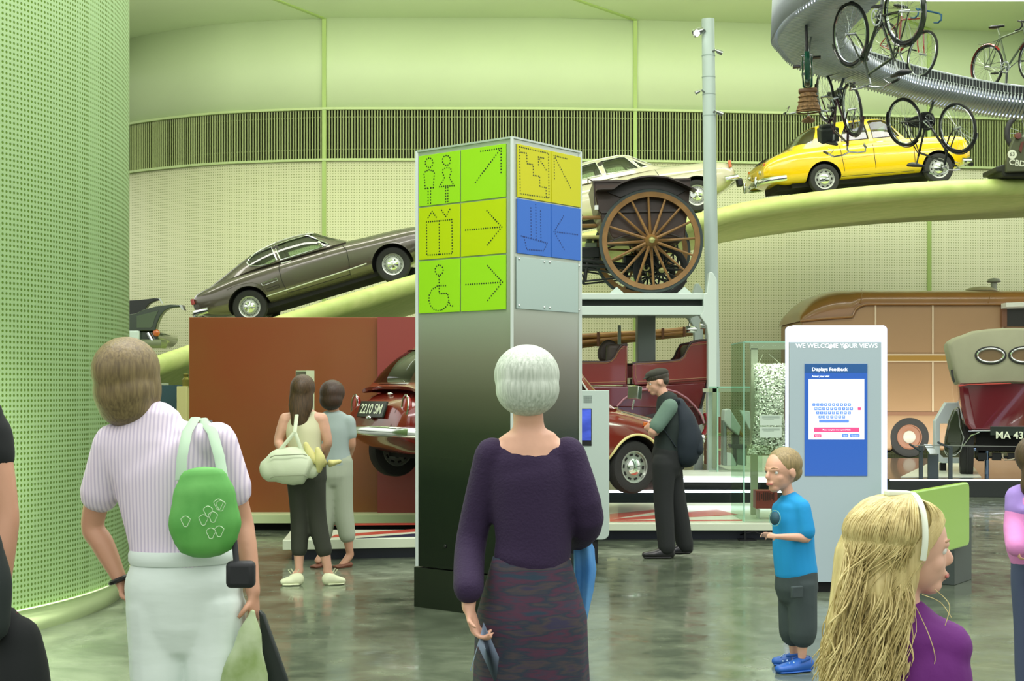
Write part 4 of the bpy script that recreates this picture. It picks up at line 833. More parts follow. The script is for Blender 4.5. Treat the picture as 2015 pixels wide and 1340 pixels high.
# ---------- far plinths ----------
bp_ = mat('plinth_black', (18, 26, 26), .25, coat=.3)
t = thing('black_plinth', 'long black plinth with a glowing line under the old car and white rack', 'plinth', (0, 0, 0))
g = G(); g.box((1.7, 20.9, .11), (5.0, 6.0, .22)); g.build('plinth_box', bp_, t, bevel=.005)
g = G(); g.box((1.7, 17.888, .205), (5.0, .02, .03)); g.build('light_strip', led, t)
dk = thing('white_deck', 'white display deck with bright glowing front edge holding the printing machine', 'plinth', (0, 0, 0))
q = [fp(1290, 936, .385), fp(1555, 937, .385), (4.1, 23.5), (2.85, 23.5), (2.85, 19.3), (1.78, 19.3)]
g = G(); g.prism(q, .33, .385, lambda a, b, h: (a, b, h)); g.build('deck_top', mat('deck_white', (214, 224, 208), .3), dk, bevel=.004)
g = G(); g.beam((q[0][0], q[0][1]-.012, .335), (q[1][0], q[1][1]-.012, .335), .02, .05); g.build('light_strip', led, dk)
g = G(); g.box((3.4, 20.9, .275), (.9, 3.8, .11)); g.box((2.5, 18.8, .275), (1.2, .8, .11)); g.build('dark_support', bp_, dk)
# ---------- open motor car (two tubs) under the rack ----------
ch = thing('veteran_motor_car', 'open topped dark red veteran motor car with two scrolled seat tubs beneath the rack', 'car', M.Translation(at(1270, 760, 19.9)))
DD = 19.9
def sl(x, y): p = at(x, y, DD)-at(1270, 760, DD); return (p.x, p.z)
def cs(pts): return [sl(1130+x/4.467, 600+y/4.467) for x, y in pts]
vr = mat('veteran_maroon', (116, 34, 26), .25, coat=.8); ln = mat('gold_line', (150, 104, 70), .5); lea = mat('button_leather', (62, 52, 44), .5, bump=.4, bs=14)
tubA = cs([(-60, 510), (280, 510), (330, 495), (365, 455), (395, 395), (420, 360), (468, 350), (466, 520), (462, 700), (150, 710), (-60, 712)])
tubB = cs([(512, 520), (650, 515), (860, 500), (930, 490), (975, 450), (1000, 390), (1030, 335), (1100, 320), (1198, 315), (1192, 520), (1182, 660), (900, 680), (530, 705), (512, 640)])
for pl, nm in ((tubA, 'front_tub'), (tubB, 'rear_tub')):
    g = G(); g.prism(pl, 0, .06, lambda a, b, h: (a, h, b)); o = g.build(nm, vr, ch, bevel=.012); g = G(); g.prism(pl, 1.24, 1.3, lambda a, b, h: (a, h, b)); g.build('far_side', vr, o, bevel=.012)
    xr_ = max(p[0] for p in pl); zt_ = max(p[1] for p in pl); zb0 = min(p[1] for p in pl); xl = min(p[0] for p in pl)
    g = G(); g.box((xr_-.03, .65, (zt_+zb0)/2), (.06, 1.24, zt_-zb0)); g.box(((xl+xr_)/2, .65, zb0+.06), (xr_-xl, 1.24, .08)); g.build('tub_back', vr, o)
    n_ = 7 if nm == 'front_tub' else 9
    topc = [(p[0], p[1]+.008) for p in pl[:n_]]
    g = G(); 
    for yy in (0.02, 1.28): g.tube([(a, yy, b_) for a, b_ in topc], .022, 8)
    g.tube([(xr_-.02, 0, zt_), (xr_-.02, 1.3, zt_)], .022, 8); g.build('edge_roll', mat('edge_leather', (54, 36, 34), .45), o)
    cx = sum(p[0] for p in pl)/len(pl); cz = sum(p[1] for p in pl)/len(pl)
    g = G(); g.tube([(cx+(a-cx)*.93, -.004, cz+(b_-cz)*.86) for a, b_ in pl], .006, 5, closed=True); g.build('gold_coachline', ln, o)
    g = G(); g.box((xr_-.17, .65, zb0+.32), (.2, 1.15, .5)); g.box((xr_-.42, .65, zb0+.22), (.5, 1.15, .16)); g.build('leather_bench', lea, o, bevel=.05)
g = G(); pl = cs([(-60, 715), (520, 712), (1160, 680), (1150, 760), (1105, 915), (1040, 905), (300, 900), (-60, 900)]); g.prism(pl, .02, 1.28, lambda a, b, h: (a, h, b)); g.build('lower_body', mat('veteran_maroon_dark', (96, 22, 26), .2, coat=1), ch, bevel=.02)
g = G(); pl = cs([(1165, 678), (1178, 690), (1150, 800), (1120, 915), (1098, 912), (1130, 790)]); g.prism(pl, 0, 1.3, lambda a, b, h: (a, h, b)); g.build('tail_board', mat('veteran_black', (30, 20, 20), .4), ch)
g = G(); fa = cs([(375, 890), (430, 830), (500, 780), (580, 745), (680, 735), (800, 738), (900, 765), (990, 820), (1060, 890), (1110, 960), (1140, 1040)])
g.tube([(a, -.04, b_) for a, b_ in fa], .011, 6); g.build('mudguard_edge', mat('mauve_line', (170, 120, 130), .3, coat=.5), ch)
g = G(); g.loft([[(a, -.04, b_-.004), (a, .12, b_-.02), (a, .12, b_-.04), (a, -.04, b_-.024)] for a, b_ in fa]); g.build('mudguard', vr, ch)
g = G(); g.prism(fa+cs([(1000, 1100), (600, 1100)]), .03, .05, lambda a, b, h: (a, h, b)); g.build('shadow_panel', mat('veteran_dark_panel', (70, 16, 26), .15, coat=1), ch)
c_ = sl(1295, 879); g = G(); spoke_wheel('w', M.Translation((c_[0], -.02, c_[1])), .44, 12, vr, rubber, ch, ty=.07, rimw=.02, sp=.016)
spoke_wheel('w', M.Translation((c_[0], 1.25, c_[1])), .44, 12, vr, rubber, ch, ty=.07, rimw=.02, sp=.016)
for yy in (-.02, 1.25): spoke_wheel('w', M.Translation((c_[0]-2.3, yy, c_[1])), .44, 12, vr, rubber, ch, ty=.07, rimw=.02, sp=.016)
g = G(); a, b_ = sl(1389, 820)[0], sl(1389, 820)[1]; g.tube([(a, .1, b_+.05), (a+.05, .1, b_-.1), (a-.05, .1, b_-.3)], .03, 8); g.build('rear_spring', mat('veteran_red', (150, 30, 40), .3, coat=.5), ch)
g = G(); p = sl(1384, 863); g.ball((p[0], .1, p[1]), (.045, .06, .07), 14, 8); g.build('rear_lamp', chrome, ch)
g = G(); p = sl(1400, 858); g.beam((p[0]-.1, .3, p[1]-.03), (p[0]+.28, .3, p[1]+.03), .05, .03); g.build('rear_step', mat('brass', (170, 170, 110), .3, .9), ch)
g = G(); pl = cs([(225, 410), (245, 350), (285, 305), (330, 288), (375, 310), (410, 350), (400, 400), (360, 480), (300, 500), (240, 480)]); g.prism(pl, .5, .72, lambda a, b, h: (a, h, b)); g.build('folded_seat_back', lea, ch, bevel=.04)
# ---------- brown coach ----------
co = thing('brown_coach', 'long tan and brown caravan coach with rounded roof parked under the ramp', 'coach', M.Translation(at(1790, 860, 28.6)))
CD = 28.6
def kl(x, y): p = at(1540+x/3.19, 540+y/3.19, CD)-at(1790, 860, CD); return (p.x, p.z)
tan = mat('coach_tan', (146, 116, 82), .45, coat=.1, var=.04, vs=1); brn = mat('coach_brown', (134, 92, 42), .3, coat=.5, c2=(120, 84, 40), vs=1.2); crm = mat('coach_trim', (196, 178, 150), .4)
side = [kl(*p) for p in ((118, 290), (440, 265), (442, 250), (455, 222), (480, 200), (520, 188), (600, 187), (2300, 187), (2300, 1105), (900, 1105), (890, 1010), (860, 960), (800, 925), (740, 945), (700, 1000), (690, 1105), (150, 1105), (118, 1000))]
g = G(); g.prism(side, .0, 2.2, lambda a, b, h: (a, h, b)); g.build('coach_body', tan, co, bevel=.05)
g = G(); rp_ = [kl(*p) for p in ((108, 290), (112, 250), (135, 215), (180, 165), (240, 125), (320, 98), (400, 88), (2300, 88))]
lowr = [kl(*p) for p in ((108, 292), (330, 275), (440, 262), (445, 245), (458, 220), (480, 200), (520, 186), (2300, 186))]
rings = []
for i in range(41):
    t_ = i/40; x = rp_[0][0]+(rp_[-1][0]-rp_[0][0])*t_**1.6
    zt_ = pch([(a, b) for a, b in rp_])(x); zb0 = min(zt_-.01, pch([(a, b) for a, b in lowr])(x)); rg = []
    for j in range(17): th_ = math.pi*j/16; rg.append((x, 1.1-1.13*math.copysign(abs(math.cos(th_))**.45, math.cos(th_)), zb0+(zt_-zb0)*math.sin(th_)**.75))
    rings.append(rg)
g.loft(rings); g.build('roof', brn, co, ang=50)
g = G(); g.tube([(kl(x, y)[0], -.03, kl(x, y)[1]) for x, y in ((108, 292), (240, 278), (435, 265), (442, 250), (455, 222), (480, 200), (520, 188), (600, 187), (2300, 187))], .022, 8); g.build('roof_gutter', brn, co)
for y0, y1, m_2, nm in ((500, 508, crm, 'waist_rail'), (508, 543, mat('coach_band', (146, 112, 46), .3), 'waist_band'), (543, 549, crm, 'waist_rail'), (862, 885, mat('coach_skirt_line', (120, 84, 60), .4), 'skirt_rail')):
    a = kl(118, y0); b_ = kl(2300, y1); g = G(); g.box(((a[0]+b_[0])/2, -.008, (a[1]+b_[1])/2), (b_[0]-a[0], .03, a[1]-b_[1])); g.build(nm, m_2, co)
for x in (582, 942, 1380): a = kl(x, 190); b_ = kl(x, 862); g = G(); g.box((a[0], -.006, (a[1]+b_[1])/2), (.03, .02, a[1]-b_[1])); g.build('panel_joint', crm, co)
for x in (525, 1328): g = G(); g.tube([(kl(x-40+k*12, 0)[0], -.03+.02*0+(.55*(k/4)**2), kl(x, 186-97*(k/4)**.6)[1]+.012) for k in range(5)], .012, 6); g.build('roof_seam', brn, co)
a = kl(1400, 24); g = G(); g.lathe([(.06, 0), (.06, -.35), (.0, -.35)], 16, (a[0], .7, a[1]), 'z'); g.lathe([(0, .06), (.1, .04), (.14, -.01), (.12, -.03), (0, -.03)], 20, (a[0], .7, a[1]), 'z'); g.build('chimney', mat('chimney_grey', (150, 156, 140), .4), co)
a = kl(1305, 88); g = G(); g.ball((a[0], .6, a[1]), (.3, .3, .08), 20, 8); g.build('roof_dome', mat('dome_grey', (160, 156, 120), .4), co)
w_ = road_wheel(co, (0, -.0+.1, 0), .4, .22, 'plain', .24); road_wheel(co, (0, 2.1, 0), .4, .22, 'plain', .24)
g = G(); g.lathe([(.4, -.0), (.41, .0), (.41, .3), (.4, .3)], 30, (0, 0, 0)); 
a0_, a1_ = kl(1400, 215), kl(2300, 325); g = G(); g.box(((a0_[0]+a1_[0])/2, -.02, (a0_[1]+a1_[1])/2), (a1_[0]-a0_[0], .06, a0_[1]-a1_[1])); g.build('dark_hatch', mat('hatch_dark', (34, 34, 28), .3), co)
g = G(); a = kl(1366, 184); b_ = kl(2300, 150); g.add([(a[0], -.05, a[1]), (b_[0], -.05, b_[1]), (b_[0], -.05, b_[1]-.14), (a[0], -.05, a[1]-.1), (a[0], -.35, a[1]), (b_[0], -.35, b_[1]), (b_[0], -.35, b_[1]-.1), (a[0], -.35, a[1]-.08)], [(0, 1, 2, 3), (4, 5, 6, 7), (0, 1, 5, 4), (3, 2, 6, 7), (0, 3, 7, 4), (1, 2, 6, 5)]); g.build('hatch_flap', mat('flap_pale', (206, 210, 196), .5), co)
a = kl(1384, 190); b_ = kl(1384, 330); g = G(); g.box((a[0], -.04, (a[1]+b_[1])/2), (.1, .08, a[1]-b_[1])); g.build('hatch_post', mat('coach_post', (110, 74, 50), .4), co)
# ---------- tourer MA 437 ----------
TDp = 20.3; to = thing('vintage_tourer', 'maroon vintage tourer seen from behind, grey canvas hood with oval windows, plate MA 437', 'car', M.Translation(at(1990, 943, TDp)) @ M.Rotation(math.radians(-15), 4, 'Z'))
def ml(x, y): p = at(1820+x/3.723, 620+y/3.723, TDp)-at(1990, 943, TDp); return (p.x, p.z)
hood = mat('hood_canvas', (150, 152, 124), .85, bump=.4, bs=3, var=.05, vs=3); mar = mat('tourer_maroon', (96, 14, 26), .15, coat=1)
def mirror(pts): cx = ml((1990-1820)*3.723, 0)[0]; return pts+[(2*cx-a, b) for a, b in reversed(pts)]
hp = mirror([ml(*p) for p in ((258, 505), (240, 470), (215, 380), (178, 210), (195, 185), (230, 160), (290, 140), (360, 112), (480, 98), (600, 92))])
rings = []
cxh = sum(p[0] for p in hp)/len(hp); czh = ml(0, 400)[1]
for k_, (dy, sc_) in enumerate(((0, .93), (.03, .98), (.12, 1.0), (.9, 1.02), (1.7, 1.0))):
    rings.append([(cxh+(a-cxh)*sc_, dy, czh+(b-czh)*sc_) for a, b in hp])
g = G(); g.loft(rings); g.build('canvas_hood', hood, to, ang=50)
for px in (1951, 2014):
    p = at(px, 699, TDp)-at(1990, 943, TDp); g = G(); g.tube([(p.x+.175*math.cos(a), -.02, p.z+.095*math.sin(a)) for a in [i*math.pi/18 for i in range(36)]], .016, 8, closed=True); o = g.build('oval_window', chrome, to)
    g = G(); g.add([(p.x+.17*math.cos(a), -.008, p.z+.09*math.sin(a)) for a in [i*math.pi/18 for i in range(36)]], [list(range(36))]); g.build('window_pane', mat('hood_window_glass', (120, 100, 70), .08, coat=1), o, recalc=False)
    g = G(); g.tube([(p.x+.2*math.cos(a), -.012, p.z+.118*math.sin(a)) for a in [i*math.pi/18 for i in range(36)]], .01, 6, closed=True); g.build('window_stitching', mat('hood_dark', (50, 52, 48), .8), o)
body = mirror([ml(*p) for p in ((330, 840), (300, 800), (280, 720), (262, 600), (256, 520), (262, 500), (500, 488), (630, 484))])
cxb = cxh; czb = ml(0, 650)[1]; rings = [[(cxb+(a-cxb)*s_, dy, czb+(b-czb)*(.8+.2*s_)) for a, b in body] for dy, s_ in ((.02, .8), (-.05, .9), (-.04, .97), (.08, 1.0), (2.6, 1.0))]
g = G(); g.loft(rings); g.build('rear_body', mar, to, ang=50, bevel=0)
g = G(); bb_ = [(a, b) for a, b in [ml(*p) for p in ((262, 520), (330, 510), (500, 505), (630, 500))]]; g.tube([(a, -.06, b) for a, b in bb_], .008, 6); g.build('coachline', mat('coachline_red', (190, 70, 60), .4), to)
# fender
fe = [ml(*p) for p in ((270, 670), (225, 690), (190, 780), (165, 900), (158, 990), (180, 1025), (240, 1030), (275, 990), (300, 920), (290, 800))]
g = G(); g.prism(fe, -.02, .1, lambda a, b, h: (a, h, b)); g.build('rear_wing', mat('wing_olive_black', (40, 48, 30), .1, coat=1), to, bevel=.045)
g = G(); g.tube([(a, -.03, b) for a, b in [ml(*p) for p in ((158, 990), (180, 1028), (240, 1030), (278, 995), (300, 900), (272, 820), (265, 730))]], .01, 6); g.build('wing_edge', chrome, to)
# rear wheel, seen from behind
wc_ = at(1905, 906, TDp)-at(1990, 943, TDp); mw = M.Translation((wc_.x+.02, .5, .42)) @ M.Rotation(math.pi/2, 4, 'Z')
spoke_wheel('w', mw, .42, 12, mat('wheel_cream', (190, 178, 128), .4), rubber, to, ty=.11, rimw=.02, sp=.02, hub=.09)
g = G(); g.lathe([(.3, -.08), (.415, -.085), (.43, -.05), (.43, .05), (.415, .085), (.3, .08)], 40, close=True); o = g.build('tyre', rubber, to); o.matrix_local = mw
g = G(); g.lathe([(0, .12), (.16, .12), (.2, .16), (.2, .24), (0, .24)], 30); o = g.build('brake_drum', black, to); o.matrix_local = M.Translation((wc_.x+.02, .5, .42)) @ M.Rotation(-math.pi/2, 4, 'Z')
o2 = spoke_wheel('w', M.Translation((-wc_.x+.0, .5, .42)) @ M.Rotation(math.pi/2, 4, 'Z'), .42, 12, mat('wheel_cream', (190, 178, 128), .4), rubber, to, ty=.11, rimw=.02, sp=.02, hub=.09)
a = ml(375, 990); g = G(); g.tube([(a[0], .3, a[1]), (-a[0]+.1, .3, a[1])], .035, 12); g.build('axle_tube', mat('blue_steel', (120, 140, 170), .2, 1), to)
g = G(); g.box((0.1, .7, ml(0, 920)[1]), (1.1, 1.0, .3)); g.build('chassis', dark, to)
for x in (470,): a = ml(x, 1040); g = G(); g.tube([(a[0], .3, a[1]+.1), (a[0], .3, .02)], .03, 10); g.build('axle_stand', mat('blue_steel', (120, 140, 170), .2, 1), to)
g = G(); a = ml(580, 1020); g.tube([(a[0], .2, a[1]), (a[0], .2, a[1]-.05), (a[0]+.03, .2, a[1]-.09), (a[0]+.12, .2, a[1]-.08), (a[0]+.25, .2, a[1]-.03)], .01, 6); g.build('brake_pipe', mat('pipe_cream', (200, 190, 160), .4), to)
g = G()
for x in (440, 540, 650): a = ml(x, 1045); g.box((a[0], .35, a[1]), (.12, .2, .1))
g.tube([(ml(430, 1050)[0], .3, ml(0, 1050)[1]), (ml(800, 1050)[0], .3, ml(0, 1050)[1])], .018, 8); g.build('brake_linkage', mat('iron_black', (22, 27, 25), .45, .3), to)
a = ml(482, 815); b_ = ml(840, 880); g = G(); g.box(((a[0]+b_[0])/2, -.14, (a[1]+b_[1])/2), (b_[0]-a[0], .02, a[1]-b_[1])); npo = g.build('number_plate', mat('plate_black', (24, 38, 28), .3), to, bevel=.004)
p = at(1990, 852, TDp)-at(1990, 943, TDp); text('plate_text', 'MA 437', .135, mat('plate_white_text', (225, 235, 205), .4), npo, M.Translation((ml(518, 0)[0], -.153, p.z-.03)) @ M.Rotation(math.pi/2, 4, 'X'), .001, 'LEFT', .003, 1.0)
g = G(); a = ml(410, 858); b_ = ml(485, 848); g.tube([(ml(290, 970)[0], -.05, ml(0, 970)[1]), (ml(350, 885)[0], -.08, ml(0, 885)[1]), (a[0], -.1, a[1])], .012, 6); g.tube([(ml(330, 850)[0], -.1, ml(0, 850)[1]), (b_[0], -.12, b_[1])], .012, 6); g.build('rear_irons', chrome, to)
g = G(); a = ml(220, 400); b_ = ml(232, 490); g.tube([(a[0]-.01, -.01, a[1]), (a[0]+.0, -.03, (a[1]+b_[1])/2), (b_[0], -.01, b_[1])], .015, 6); g.build('hood_strap', mat('hood_dark', (50, 52, 48), .8), to)
tp = thing('tourer_plinth', 'low black plinth with thin glowing edge under the vintage tourer and coach', 'plinth', (0, 0, 0))
l0 = fp(1752, 975, 0.0); q0 = at(1752, 943, 19.7); g = G(); g.box((8.6, 22.7, .12), (17.2-2*5.05, 6, .24)); g.build('plinth_box', bp_, tp, bevel=.004)
g = G(); g.box((8.6, 19.69, .232), (7.1, .02, .016)); g.build('light_strip', led, tp)
g = G(); g.prism([(5.3, 20.1), (6.4, 20.1), (7.6, 24.5), (7.0, 24.5)], .241, .25, lambda a, b, h: (a, b, h)); g.build('pale_floor_line', mat('deck_white', (214, 224, 208), .3), tp)
# white bracket + rail
wb = thing('hexagonal_frame', 'angular white frame sign beside the left wing of the vintage tourer', 'frame', (0, 0, 0))
HD = 21.6
def hl(x, y): p = at(1820+x/3.723, 620+y/3.723, HD); return (p.x, p.z)
out_ = [hl(*p) for p in ((300, 640), (155, 640), (75, 775), (75, 1020), (100, 1070), (130, 1085), (300, 1085))]; inn = [hl(*p) for p in ((300, 1045), (140, 1045), (112, 1020), (112, 795), (180, 795), (300, 795))]
g = G(); g.prism(out_+inn, HD, HD+.12, lambda a, b, h: (a, h, b)); g.build('frame_loop', mat('frame_white', (206, 218, 222), .4), wb, bevel=.01)
g = G(); p = hl(140, 1085); g.box((p[0], HD+.06, (p[1]+.24)/2), (.08, .08, p[1]-.24)); g.build('foot', dark, wb)
ra = thing('barrier_rail', 'low grey barrier with reading rail and posts in front of the vintage tourer', 'barrier', (0, 0, 0))
for px in (1812, 1836, 1870): p = at(px, 878 if px != 1836 else 893, 19.9); g = G(); g.box((p.x, 19.9, (p.z+.24)/2), (.05 if px != 1836 else .14, .04, p.z-.24)); g.build('post', mat('barrier_grey', (70, 80, 84), .4, .5), ra)
g = G(); a = at(1795, 876, 19.86); b_ = at(2100, 880, 19.86); g.tube([a, b_], .006, 6); g.build('wire', steelgrey, ra)
g = G(); a = at(1826, 877, 19.6); b_ = at(1840, 893, 19.9); g.box(((a.x+b_.x)/2, 19.8, (a.z+b_.z)/2), (.1, .3, .02), M.Rotation(.4, 3, 'X')); g.build('reading_rail', steelgrey, ra)
g = G(); g.tube([at(1790, 874, 19.7), at(1812, 888, 19.8)], .015, 6); g.tube([at(1845, 870, 19.8), at(1870, 882, 19.8)], .015, 6); g.build('brace', mat('barrier_grey', (70, 80, 84), .4, .5), ra)
# ---------- glass showcase with sequinned dress ----------
gd = 14.25; sh = thing('glass_showcase', 'tall glass showcase with pale frame holding the silver sequinned dress', 'showcase', (0, 0, 0))
fr = mat('showcase_frame', (160, 168, 140), .4); ge = mat('glass_edge_green', (140, 186, 160), .15); pane = glass('showcase_glass', (238, 246, 240), .07)
def gl(x, y, d=gd): p = at(x, y, d); return p.x, p.z
xl, zt_ = gl(1464, 673); xr_, zb0 = gl(1600, 1036); SD = .8
g = G(); g.box(((xl+xr_)/2, gd, (zt_+zb0)/2), (xr_-xl, .008, zt_-zb0)); g.build('front_pane', pane, sh)
g = G(); g.box((xl, gd+SD/2, (zt_+zb0)/2), (.008, SD, zt_-zb0)); g.build('side_pane', clearpane('showcase_side_glass', (226, 240, 230)), sh)
g = G(); g.box((xl, gd, (zt_+zb0)/2), (.014, .014, zt_-zb0)); g.box(((xl+xr_)/2, gd, zt_), (xr_-xl, .014, .014)); g.beam((xl, gd, zt_), (xl, gd+SD, zt_), .012, .012); g.build('glass_edges', ge, sh)
x2_ = gl(1480, 690, gd+SD)[0]
g = G(); g.box((gl(1484, 1, gd+SD)[0], gd+SD, (zt_-.02+zb0)/2), (.07, .05, zt_-zb0-.06)); g.box(((x2_+xr_)/2, gd+SD, gl(1, 681, gd+SD)[1]), (xr_-x2_+.05, .05, .07)); g.box((gl(1556, 1, gd+SD)[0], gd+SD, (zt_-.02+zb0)/2), (.06, .05, zt_-zb0-.06)); g.build('back_frame', fr, sh)
g = G(); g.box(((xl+xr_)/2, gd+SD/2, zb0-.02), (xr_-xl, SD, .03)); g.build('case_floor', fl_w, sh)
p0 = gl(1495, 817); p1 = gl(1538, 861); lb = mat('label_translucent', (190, 208, 190), .4)
for za, zb2 in ((817, 837), (840, 861)):
    a = gl(1495, za); b_ = gl(1538, zb2); g = G(); g.box(((a[0]+b_[0])/2, gd-.007, (a[1]+b_[1])/2), (b_[0]-a[0], .004, a[1]-b_[1])); o = g.build('text_label', lb, sh)
    g = G()
    for i in range(4): zz = a[1]-.012-i*.009; g.box(((a[0]+b_[0])/2-.02*(i == 3), gd-.0095, zz), (.17 if i < 3 else .1, .001, .003))
    g.build('label_text', mat('label_ink', (110, 130, 116)), o)
# sequinned dress
area('showcase_fill', ((xl+xr_)/2, gd+.25, zt_-.03), (0, 0, 0), .6, .2, 9, (1, 1, .95))  # added unseen lamp that brightens the sequins
ds = thing('sequinned_dress', 'silver tube dress of glittering sequins hanging inside the glass showcase', 'dress', (0, 0, 0))
dm = gd+.45; cxd = at(1516, 800, dm).x; ztd, zbd = at(1, 716, dm).z, at(1, 893, dm).z
wd = pch([(0, .165), (.15, .15), (.5, .13), (.7, .145), (.85, .16), (1, .2)])
g = G(); g.loft([[(cxd+wd(t_)*math.cos(a)+(-.02*t_), dm+.07*math.sin(a), ztd+(zbd-ztd)*t_) for a in [i*math.pi/14 for i in range(28)]] for t_ in [i/24 for i in range(25)]]); g.build('lining', mat('dress_lining', (120, 120, 100), .6), ds)
sq1 = mat('sequin_silver', (230, 234, 216), .35, .25); sq2 = mat('sequin_pale', (240, 242, 226), .4, .2); sq3 = mat('sequin_dark', (204, 208, 190), .3, .3)
g = G(); rnd = random.Random(3)
for i in range(3600):
    t_ = rnd.random(); a = rnd.uniform(math.pi, 2*math.pi+.0)+rnd.uniform(-.4, .4); w = wd(t_)+.006
    c = V((cxd+w*math.cos(a)-.02*t_, dm+(.076)*math.sin(a), ztd+(zbd-ztd)*t_)); nrm_ = V((math.cos(a)*.5+rnd.uniform(-.6, .6), math.sin(a)+rnd.uniform(-.3, .3), rnd.uniform(-.7, .7))).normalized()
    u = nrm_.orthogonal().normalized(); v_ = nrm_.cross(u); r_ = rnd.uniform(.007, .012); g.c = rnd.choice((0, 0, 1, 1, 2)); g.add([c+u*(r_*math.cos(k*math.pi/3))+v_*(r_*math.sin(k*math.pi/3)) for k in range(6)], [list(range(6))])
o = g.build('sequins', [sq1, sq2, sq3], ds, ang=0, recalc=False); o['kind'] = 'stuff'
g = G(); g.tube([(cxd-.12, dm, ztd), (cxd-.04, dm+.2, zt_-.1)], .002, 4); g.tube([(cxd+.1, dm, ztd), (cxd+.02, dm+.2, zt_-.1)], .002, 4); g.build('hanging_cords', fr, ds)
# red slotted box
rb = thing('red_slotted_box', 'small dull red box with upright slots on a clear stand in the showcase', 'box', (0, 0, 0))
bd = gd+.3; a = at(1487, 965, bd); b_ = at(1530, 1001, bd); g = G(); g.box(((a.x+b_.x)/2, bd+.08, (a.z+b_.z)/2), (b_.x-a.x, .16, a.z-b_.z)); g.build('case', mat('dull_red_tin', (156, 62, 56), .4, var=.1, vs=20), rb, bevel=.006)
for x, h_ in ((1491, 16), (1494.5, 16), (1499, 10), (1503, 17), (1507, 17), (1511, 16), (1515, 15), (1519, 10), (1522.5, 16)):
    p = at(x, 977, bd); g = G(); g.box((p.x, bd-.001, p.z), (.0085, .004, h_/F*bd)); g.build('slot', mat('slot_dark', (60, 20, 20)), rb)
g = G(); zf = zb0-.005
for px in (1494, 1524): p = at(px, 1003, bd); g.box((p.x, bd+.08, (p.z+zf)/2), (.02, .12, p.z-zf))
g.build('clear_feet', mat('perspex', (206, 214, 196), .2), rb)
# ---------- second case with machine ----------
c2_ = thing('low_glass_case', 'lower glass case with grey frame around the printing machine on the white deck', 'showcase', (0, 0, 0))
cd_ = 18.9; zf = .386
def l2(x, y): p = at(x, y, cd_); return p.x, p.z
xl2, zt2 = l2(1412, 762); xr2, _ = l2(1500, 762); xl3, _ = l2(1395, 762)
g = G(); g.box(((xl3+xr2)/2, cd_, (zt2+zf)/2), (xr2-xl3, .006, zt2-zf)); g.build('front_pane', pane, c2_)
g = G(); g.box((xl2, cd_+.0, (zt2+zf)/2), (.02, .02, zt2-zf)); g.box(((xl3+xr2)/2, cd_, zt2), (xr2-xl3, .02, .02)); g.build('glass_edges', ge, c2_)
g = G(); g.box((l2(1419, 1)[0], cd_+.6, (zt2+zf)/2), (.06, .05, zt2-zf-.02)); g.box(((xl3+xr2)/2, cd_+.6, zt2-.04), (xr2-xl3, .05, .05)); g.build('back_frame', fr, c2_)
mc = thing('printing_machine', 'black iron and brass machine with white sloping covers inside the lower glass case', 'machine', (0, 0, 0))
md = cd_+.3
def pp(x, y): p = at(1380+x/4.785, 660+y/4.785, md); return (p.x, p.z)
def pr(pts, nm, m_2, y0=0, y1=.2, bv=.01): g = G(); g.prism([pp(*p) for p in pts], md+y0, md+y1, lambda a, b, h: (a, h, b)); return g.build(nm, m_2, mc, bevel=bv)
wm = mat('machine_white', (216, 222, 214), .35); ir = mat('iron_black', (22, 27, 25), .45, .3); br = mat('brass', (170, 170, 110), .3, .9)
pr([(210, 700), (260, 690), (360, 860), (345, 940), (240, 850), (205, 800)], 'sloping_cover', wm, -.1, .2); pr([(375, 705), (470, 715), (480, 900), (460, 880)], 'side_cover', wm, .1, .2)
pr([(205, 800), (240, 830), (240, 1225), (205, 1225)], 'upright', steelgrey, 0, .2); pr([(240, 830), (350, 945), (345, 950), (235, 850)], 'rail', steelgrey)
pr([(300, 870), (345, 855), (405, 950), (385, 965)], 'brass_arm', mat('old_gold', (150, 116, 50), .35, .8)); pr([(305, 930), (360, 930), (360, 1180), (320, 1180)], 'column', ir, 0, .2); pr([(270, 1025), (420, 1025), (420, 1060), (280, 1060)], 'tray', ir, -.1, .2)
pr([(325, 1060), (420, 1060), (420, 1225), (335, 1215)], 'tin_can', mat('tin_grey', (120, 128, 116), .4, .7), -.05, .15); pr([(240, 1100), (290, 1110), (330, 1200), (330, 1228), (240, 1228)], 'foot_cover', wm, 0, .2)
pr([(300, 1120), (330, 1150), (345, 1228), (300, 1228)], 'foot', ir, .05, .2)
# hanging rope / wheat thing & red crates seen through case left
cr_ = thing('red_wooden_chest', 'small red-brown panelled chest behind the left edge of the lower glass case', 'chest', (0, 0, 0))
a = at(1397, 820, 20.6); b_ = at(1412, 870, 20.6); g = G(); g.box(((a.x+b_.x)/2, 20.75, (a.z+.386)/2), (.2, .3, a.z-.386)); g.build('chest_body', mat('chest_red', (150, 72, 50), .5), cr_, bevel=.008)
g = G(); 
for zz in (.6, .82): g.box(((a.x+b_.x)/2, 20.595, zz), (.21, .02, .03))
g.build('pale_band', mat('pale_timber', (206, 196, 130), .5), cr_)
# cable and bracket under plinth
cab = thing('plinth_bracket', 'small black steel bracket and loose cable on the floor below the showcase', 'bracket', (0, 0, 0))
a = at(1466, 1060, 14.1); g = G(); g.box((a.x, 14.1, .05), (.02, .02, .16)); g.box((a.x+.02, 14.1, -.0+.006), (.16, .14, .012)); g.build('bracket', black, cab)
g = G(); g.tube([at(1448, 1055, 14.3), at(1458, 1052, 14.2), at(1470, 1048, 14.1), at(1485, 1046, 14.1), at(1500, 1052, 14.1)], .006, 6); g.build('cable', black, cab)
